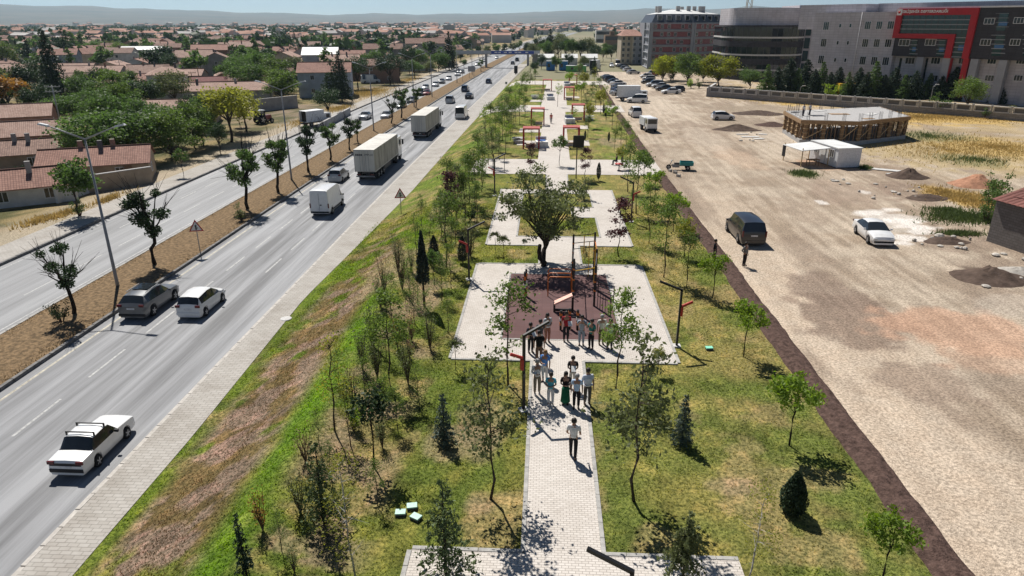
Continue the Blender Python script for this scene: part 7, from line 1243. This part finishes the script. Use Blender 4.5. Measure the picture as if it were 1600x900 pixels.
HS = [  # centre px (ground), L, D, hw, hr, rot, wall, roof, label, wins, floors, hip, chim
 ((12, 316), 13, 6, 2.1, 1.3, 34, 'plaster_white', 'tile_red', 'low white house with an old red tile roof by the verge', 3, 1, False, 1),
 ((160, 280), 11.5, 6.8, 2.5, 1.4, 24, 'plaster_tan', 'tile_red', 'tan house under a big red tiled roof by the verge trees', 2, 1, False, 3),
 ((28, 264), 10, 7, 2.5, 1.2, 30, 'plaster_tan', 'tile_old', 'patched old roof house behind the low white house', 2, 1, False, 2),
 ((50, 240), 11, 7, 3.2, 1.5, 30, 'brick_wall', 'tile_pink', 'brick gabled house behind the patched roof', 1, 1, False, 1),
 ((22, 205), 13, 8, 3, 1.6, 28, 'plaster_pink', 'tile_pink', 'pink walled house with a pale tiled roof', 2, 1, False, 1),
 ((285, 192), 13, 9, 2.8, 1.6, 18, 'plaster_tan', 'tile_pink', 'long tiled shed roof with two chimneys among the trees', 1, 1, False, 2),
 ((268, 154), 9, 9, 6.2, 1.6, 26, 'plaster_white', 'tile_pink', 'white two storey house with dark windows', 2, 2, True, 1),
 ((322, 150), 11, 7, 4.0, .8, 26, 'plaster_brown', 'tile_maroon', 'dark maroon roofed barn beside the white house', 0, 1, False, 0),
 ((236, 128), 12, 8, 3.2, 2.2, 24, 'plaster_cream', 'tile_pink', 'cream gabled house with a dark chimney', 2, 1, False, 2),
 ((333, 110), 13, 10, 8.0, 1.8, 22, 'plaster_brown', 'tile_red', 'three storey brown house with wooden balcony under a red roof', 3, 2, False, 1),
 ((228, 103), 16, 11, 7, 1.2, 20, 'plaster_grey', 'roof_sheet', 'grey barn with a shining white metal roof', 2, 2, False, 0),
 ((352, 158), 22, 9, 3.0, 1.5, 16, 'plaster_grey', 'tile_pink', 'very long low tiled house with row of chimneys', 3, 1, False, 3),
 ((512, 150), 13, 9, 6.4, 2.0, 12, 'plaster_blue', 'tile_red', 'pale blue two storey house beside the tall spruce', 2, 2, False, 1),
 ((505, 118), 12, 12, 7.5, 2.2, 12, 'plaster_blue', 'roof_sheet', 'grey gabled house behind the pale blue house', 0, 2, False, 1),
 ((595, 128), 12, 9, 5.5, 1.6, 12, 'brick_wall', 'tile_brown', 'red brick house with a brown roof by the dark trees', 2, 2, False, 1),
 ((65, 126), 34, 10, 3.6, 1.8, 14, 'plaster_grey', 'tile_pink', 'long row house with one continuous tiled roof', 4, 1, False, 4),
 ((150, 128), 18, 9, 3.4, 1.6, 14, 'plaster_grey', 'tile_pink', 'row house with a tiled roof and grey end wall', 2, 1, False, 2),
 ((105, 138), 12, 8, 2.8, 1.4, 30, 'plaster_cream', 'tile_old', 'small house with a pale broken roof behind the spruce', 1, 1, False, 1),
 ((182, 150), 12, 8, 2.8, 1.4, 24, 'brick_wall', 'tile_pink', 'small gabled brick house sunk among green trees', 1, 1, False, 1),
 ((30, 88), 22, 10, 5, 2.0, 12, 'plaster_white', 'tile_pink', 'wide pale roofed house far in the gardens', 3, 1, True, 2),
 ((225, 140), 11, 8, 3, 1.4, 20, 'plaster_cream', 'tile_red', 'red tiled house beside the white two storey house', 1, 1, False, 2),
 ((430, 98), 14, 9, 5.5, 1.8, 15, 'plaster_tan', 'tile_red', 'brown gabled house behind the big green trees', 2, 2, False, 2),
 ((470, 102), 13, 9, 5, 1.8, 15, 'plaster_blue', 'tile_red', 'grey blue house behind the pale blue house', 2, 1, False, 2),
 ((548, 104), 13, 9, 5, 1.8, 15, 'brick_wall', 'tile_red', 'brick gabled house in the row beyond the spruce', 2, 1, False, 2),
 ((650, 110), 14, 9, 4.6, 1.8, 10, 'plaster_white', 'tile_red', 'white house among the trees by the far verge', 2, 1, True, 1),
 ((600, 98), 18, 10, 6.5, 2.2, 12, 'plaster_grey', 'tile_brown', 'large dark gabled house among the far roofs', 2, 2, False, 1),
 ((665, 92), 20, 11, 8, 2.4, 12, 'plaster_grey', 'tile_brown', 'big dark brown gabled house before the far trees', 3, 2, False, 1)]
PLACED = []
for (px, py), L, D, hw, hr, ro, wl, rf, lb, wn, fl, hp, ch in HS:
    q = L_(px, py); house(q, R(ro), L, D, hw, hr, wl, rf, lb, wn, fl, hp, ch); PLACED.append((q[0], q[1], max(L, D) * .62))
# garden walls
def gwall(p0, p1, h, m, label, th=.3):
    a, b = L_(*p0), L_(*p1); d = (b - a)[:2]; l = np.linalg.norm(d); t = thing('garden_wall', label, 'wall', a, math.atan2(d[1], d[0])); mb = MB(); ublock(mb, 0, l, 0, th, -.05, h); mb.build('wall_body', m, t); MB().box((l / 2, th / 2, h + .04), (l + .05, th + .12, .09)).build('coping', 'concrete', t)
gwall((140, 302), (240, 286), 1.9, 'plaster_tan', 'tan plastered yard wall in front of the big red roof'); gwall((92, 318), (140, 302), 1.7, 'plaster_white', 'white yard wall beside the orange green tree'); gwall((398, 176), (466, 168), 2.6, 'plaster_grey', 'weathered pale grey yard wall under the trees'); gwall((500, 205), (548, 178), 1.2, 'concrete', 'low concrete wall along the far pavement'); gwall((60, 205), (105, 205), 1.6, 'plaster_grey', 'grey yard wall beside the steel pylon')
# ordinary houses and trees filling the quarter
rr = random.Random(5); n_h = n_t = 0
def inview(x, y, m=40):
    v = np.array([x, y, -H]); z = v @ FW; return z > 5 and -m < 800 + F * (v @ RT) / z < 1600 + m
WALLS = ('plaster_white', 'plaster_cream', 'plaster_grey', 'plaster_pink', 'plaster_tan', 'brick_wall', 'plaster_blue'); ROOFS = ('tile_red', 'tile_pink', 'tile_brown', 'tile_old', 'tile_pink', 'tile_red')
WN = {'plaster_white': 'white', 'plaster_cream': 'cream', 'plaster_grey': 'grey', 'plaster_pink': 'pink', 'plaster_tan': 'tan', 'brick_wall': 'brick', 'plaster_blue': 'pale blue'}; RN = {'tile_red': 'red', 'tile_pink': 'pale pink', 'tile_brown': 'brown', 'tile_old': 'weathered'}
ca_, sa_ = math.cos(R(18)), math.sin(R(18)); FARPTS = []
for row in range(0, 52):
    for k in range(-8, 46):
        u = k * 15.5 + rr.uniform(-3, 3); v_ = row * 17.0 + rr.uniform(-4, 4); x = -66 - u * ca_ + v_ * -.02; y = 95 + v_ + u * sa_ * -.25
        if x > -58 + float(cv(y)) * .5 - max(0, 0) or y < 95 or not inview(x, y, 20): continue
        if x > -52 or (x > -75 and y < 150): continue
        if any(math.hypot(x - a, y - b) < r + 7 for a, b, r in PLACED): continue
        FARPTS.append((math.hypot(x, y), x, y))
FARPTS.sort()
for dist, x, y in FARPTS:
    if y > 640: continue
    if rr.random() < (.50 if dist > 220 else .75):
        if n_t < 290:
            k = rr.choice(('far_a', 'far_b', 'far_c', 'far_a', 'far_b', 'far_poplar', 'far_spruce')) if dist > 170 else rr.choice(('broad_a', 'broad_c', 'broad_olive', 'broad_low2')); hh = rr.uniform(6, 10) * (1.4 if k in ('far_poplar', 'far_spruce') else 1)
            tree(k, (x, y, .1), hh, {'far_poplar': 'narrow poplar rising among the roofs of the old quarter', 'far_spruce': 'dark pointed conifer rising among the roofs of the old quarter'}.get(k, 'leafy garden tree among the roofs of the old quarter'), group='garden trees of the old quarter', name='garden_tree', sx=1.2); n_t += 1
        if rr.random() < .6 and n_t < 290: tree(rr.choice(('far_a', 'far_b', 'far_c')), (x + rr.uniform(-6, 6), y + rr.uniform(-6, 6), .1), rr.uniform(4, 7), 'leafy garden tree among the roofs of the old quarter', group='garden trees of the old quarter', name='garden_tree'); n_t += 1
    elif n_h < 260 and dist > 150:
        wl = rr.choice(WALLS); rf = rr.choice(ROOFS); fl = 2 if rr.random() < .4 else 1; n_h += 1; near = dist < 330
        house((x, y), R(18 + rr.choice((0, 90)) + rr.uniform(-8, 8)), rr.uniform(10, 15), rr.uniform(8, 10), 3.0 * fl + rr.uniform(0, .6), rr.uniform(1.5, 2.3), wl, rf, '%s walled %shouse with %s tiled gable roof in the quarter' % (WN[wl], 'two storey ' if fl == 2 else '', RN[rf]), 2 if near else (1 if dist < 480 else 0), fl, False, 2 if near else 1, 'houses of the old quarter', detail=near)
# trees on both sides of the far street and behind the park
BT = [(842, 92, 58), (852, 95, 62), (862, 92, 56), (872, 94, 60), (884, 96, 60), (895, 97, 58), (907, 97, 62), (918, 96, 58), (930, 100, 70), (942, 96, 72), (955, 96, 72), (832, 96, 66), (824, 90, 66), (948, 90, 66), (963, 88, 68), (876, 88, 50), (846, 108, 84), (869, 112, 86), (888, 108, 84), (912, 110, 86), (836, 118, 96), (905, 118, 98)]
for i, (x, y, t_) in enumerate(BT): ptree(('broad_c', 'broad_a', 'broad_c', 'broad_olive')[i % 4], x, y, t_, 'tall dense tree in the belt behind the park tents', g=G2, group='tree belt behind the park', name='tree')
ptree('spr_l', 859, 92, 44, 'pointed dark spruce in the belt behind the park tents', g=G2, name='spruce'); ptree('spr_l', 928, 118, 88, 'dark fir beside the white lorry at the park end', g=G2, name='spruce')
for i, (x, y, t_) in enumerate(((735, 92, 76), (748, 90, 72), (762, 88, 70), (775, 86, 68), (788, 84, 68), (800, 82, 66), (690, 94, 74), (720, 96, 78), (660, 88, 70), (812, 80, 64), (640, 98, 84), (625, 104, 84), (680, 100, 84))): ptree(('far_a', 'far_b', 'far_c')[i % 3], x, y, t_, 'leafy tree in the belt beyond the footbridge', g=L0, group='tree belt beyond the footbridge', name='tree')
# ---------------------------------------------------------------- the far town and plain: countless roofs and trees that read as one mass
def far_town(n=2600):
    V = []; Fq = []; mi = []
    for k in range(n):
        r = rr.uniform(640, 3600); a = rr.uniform(-.72, .34); x = r * math.sin(a); y = r * math.cos(a)
        if -60 < x - float(cv(min(y, 1400))) < 30 and y < 1400: continue
        if a < -.30 and r > 1500 and rr.random() < .75: continue
        if a > .05 and r < 900: continue
        L, D = rr.uniform(9, 18) * (1 + r / 5000), rr.uniform(8, 13); hh = rr.choice((4, 6, 7, 9)) * (1 + (r > 1700) * rr.random() * .9); rz = rr.uniform(0, 3.1); c, s = math.cos(rz), math.sin(rz); k0 = len(V)
        for z in (0, hh):
            for px, py in ((-L, -D), (L, -D), (L, D), (-L, D)): V.append((x + .5 * (px * c - py * s), y + .5 * (px * s + py * c), z))
        for px in (-L, L): V.append((x + .5 * px * c, y + .5 * px * s, hh + rr.uniform(1.5, 2.6)))
        Fq += [(k0, k0 + 1, k0 + 5, k0 + 4), (k0 + 1, k0 + 2, k0 + 6, k0 + 5), (k0 + 2, k0 + 3, k0 + 7, k0 + 6), (k0 + 3, k0, k0 + 4, k0 + 7), (k0 + 4, k0 + 5, k0 + 9, k0 + 8), (k0 + 6, k0 + 7, k0 + 8, k0 + 9), (k0 + 5, k0 + 6, k0 + 9, k0 + 9), (k0 + 7, k0 + 4, k0 + 8, k0 + 8)]
        w_ = rr.choice((0, 0, 1, 2)); rf = rr.choice((3, 3, 4, 4, 5)); mi += [w_] * 4 + [rf, rf, w_, w_]
    me = bpy.data.meshes.new('far_town'); me.from_pydata(V, [], [tuple(dict.fromkeys(f)) for f in Fq]); me.polygons.foreach_set('material_index', mi)
    for nm, c in (('far_wall_a', (.42, .39, .36)), ('far_wall_b', (.30, .28, .26)), ('far_wall_c', (.50, .48, .45)), ('far_roof_a', (.34, .175, .125)), ('far_roof_b', (.40, .23, .17)), ('far_roof_c', (.42, .40, .38))): me.materials.append(mat(nm, c, .9, .1, .05, coord='World'))
    return me
tag(link('far_town', far_town()), 'far town of countless pale houses with red roofs', 'town', kind='stuff')
def far_trees(n=3800):
    C = []; 
    for k in range(n):
        u = rr.random()
        if u < .5: r = rr.uniform(1100, 1900); a = rr.uniform(-.75, -.18)
        else: r = rr.uniform(330, 2400); a = rr.uniform(-.75, .4)
        x, y = r * math.sin(a), r * math.cos(a)
        if -60 < x - float(cv(min(y, 1400))) < (140 if y < 620 else 20) and y < 1400: continue
        hh = rr.uniform(6, 13); q = rng.normal(0, 1, (16, 3)); q /= np.linalg.norm(q, axis=1)[:, None]; C.append(np.array([x, y, hh * .52]) + q * [hh * .36, hh * .36, hh * .46] * rng.uniform(.5, 1, (16, 1)))
    return leaves('far_trees', np.concatenate(C), 4.2, 'leaf_dark', .8)
tag(link('far_trees', far_trees()), 'dark green far trees scattered through town and plain', 'trees', kind='stuff')
# large far buildings
def block(px0, px1, pyb, pyt, Y, m, label, floors=8):
    a = at(px0, pyb, Y); b = at(px1, pyb, Y); zt = at(px0, pyt, Y)[2]; w_ = b[0] - a[0]; t = thing('far_building', label, 'building', (a[0], Y, 0)); mb = MB(); ublock(mb, 0, w_, 0, max(12, w_ * .35), 0, zt); mb.build('wall', m, t)
    n = max(3, int(w_ / 9))
    for f in range(floors): MB().box((w_ / 2, -.2, zt * (f + .6) / floors), (w_ * .94, .3, zt / floors * .4)).build('window_band', 'glass_dark', t)
    MB().box((w_ * .5, 5, zt + 1.2), (w_ * .3, 6, 2.4)).build('roof_house', m, t)
block(693, 711, 62, 39, 1150, 'plaster_white', 'white tower block on the far edge of the quarter', 9); block(711, 724, 62, 47, 1100, 'glass_dark', 'dark glass block beside the white tower block', 6); block(586, 608, 62, 48, 1000, 'plaster_pink', 'pinkish tower block far behind the roofs', 8)
block(552, 600, 52, 36, 2300, 'plaster_grey', 'long grey hospital block on the skyline', 8); block(600, 646, 52, 37, 2350, 'plaster_grey', 'second long grey block on the skyline', 7); block(528, 548, 56, 42, 1900, 'plaster_grey', 'dim grey block before the skyline hospital', 5); block(445, 490, 52, 42, 2500, 'plaster_grey', 'low wide grey block on the plain', 5); block(295, 308, 60, 48, 1000, 'plaster_white', 'lone pale block of flats beyond the roofs', 7); block(931, 956, 62, 47, 620, 'plaster_white', 'pale long hall behind the street trees', 2); block(945, 968, 72, 55, 480, 'plaster_brown', 'dark barn like house behind the street trees', 2)
# ---------------------------------------------------------------- the air
hz = MB().box((0, 4800, 147), (40000, 14800, 303)).build('haze', 'cloth'); hz.data.materials.clear()
hm = bpy.data.materials.new('haze_air'); hm.use_nodes = True; t = hm.node_tree; t.nodes.remove(t.nodes['Principled BSDF'])
pv = t.nodes.new('ShaderNodeVolumePrincipled'); pv.inputs['Color'].default_value = (0.62, 0.84, 1.0, 1); pv.inputs['Density'].default_value = 0.00007; pv.inputs['Anisotropy'].default_value = 0.4
t.links.new(pv.outputs[0], t.nodes['Material Output'].inputs['Volume']); hz.data.materials.append(hm); tag(hz, 'pale air that veils the far hills and town', 'haze', kind='stuff')
bpy.data.scenes.remove(TMP)
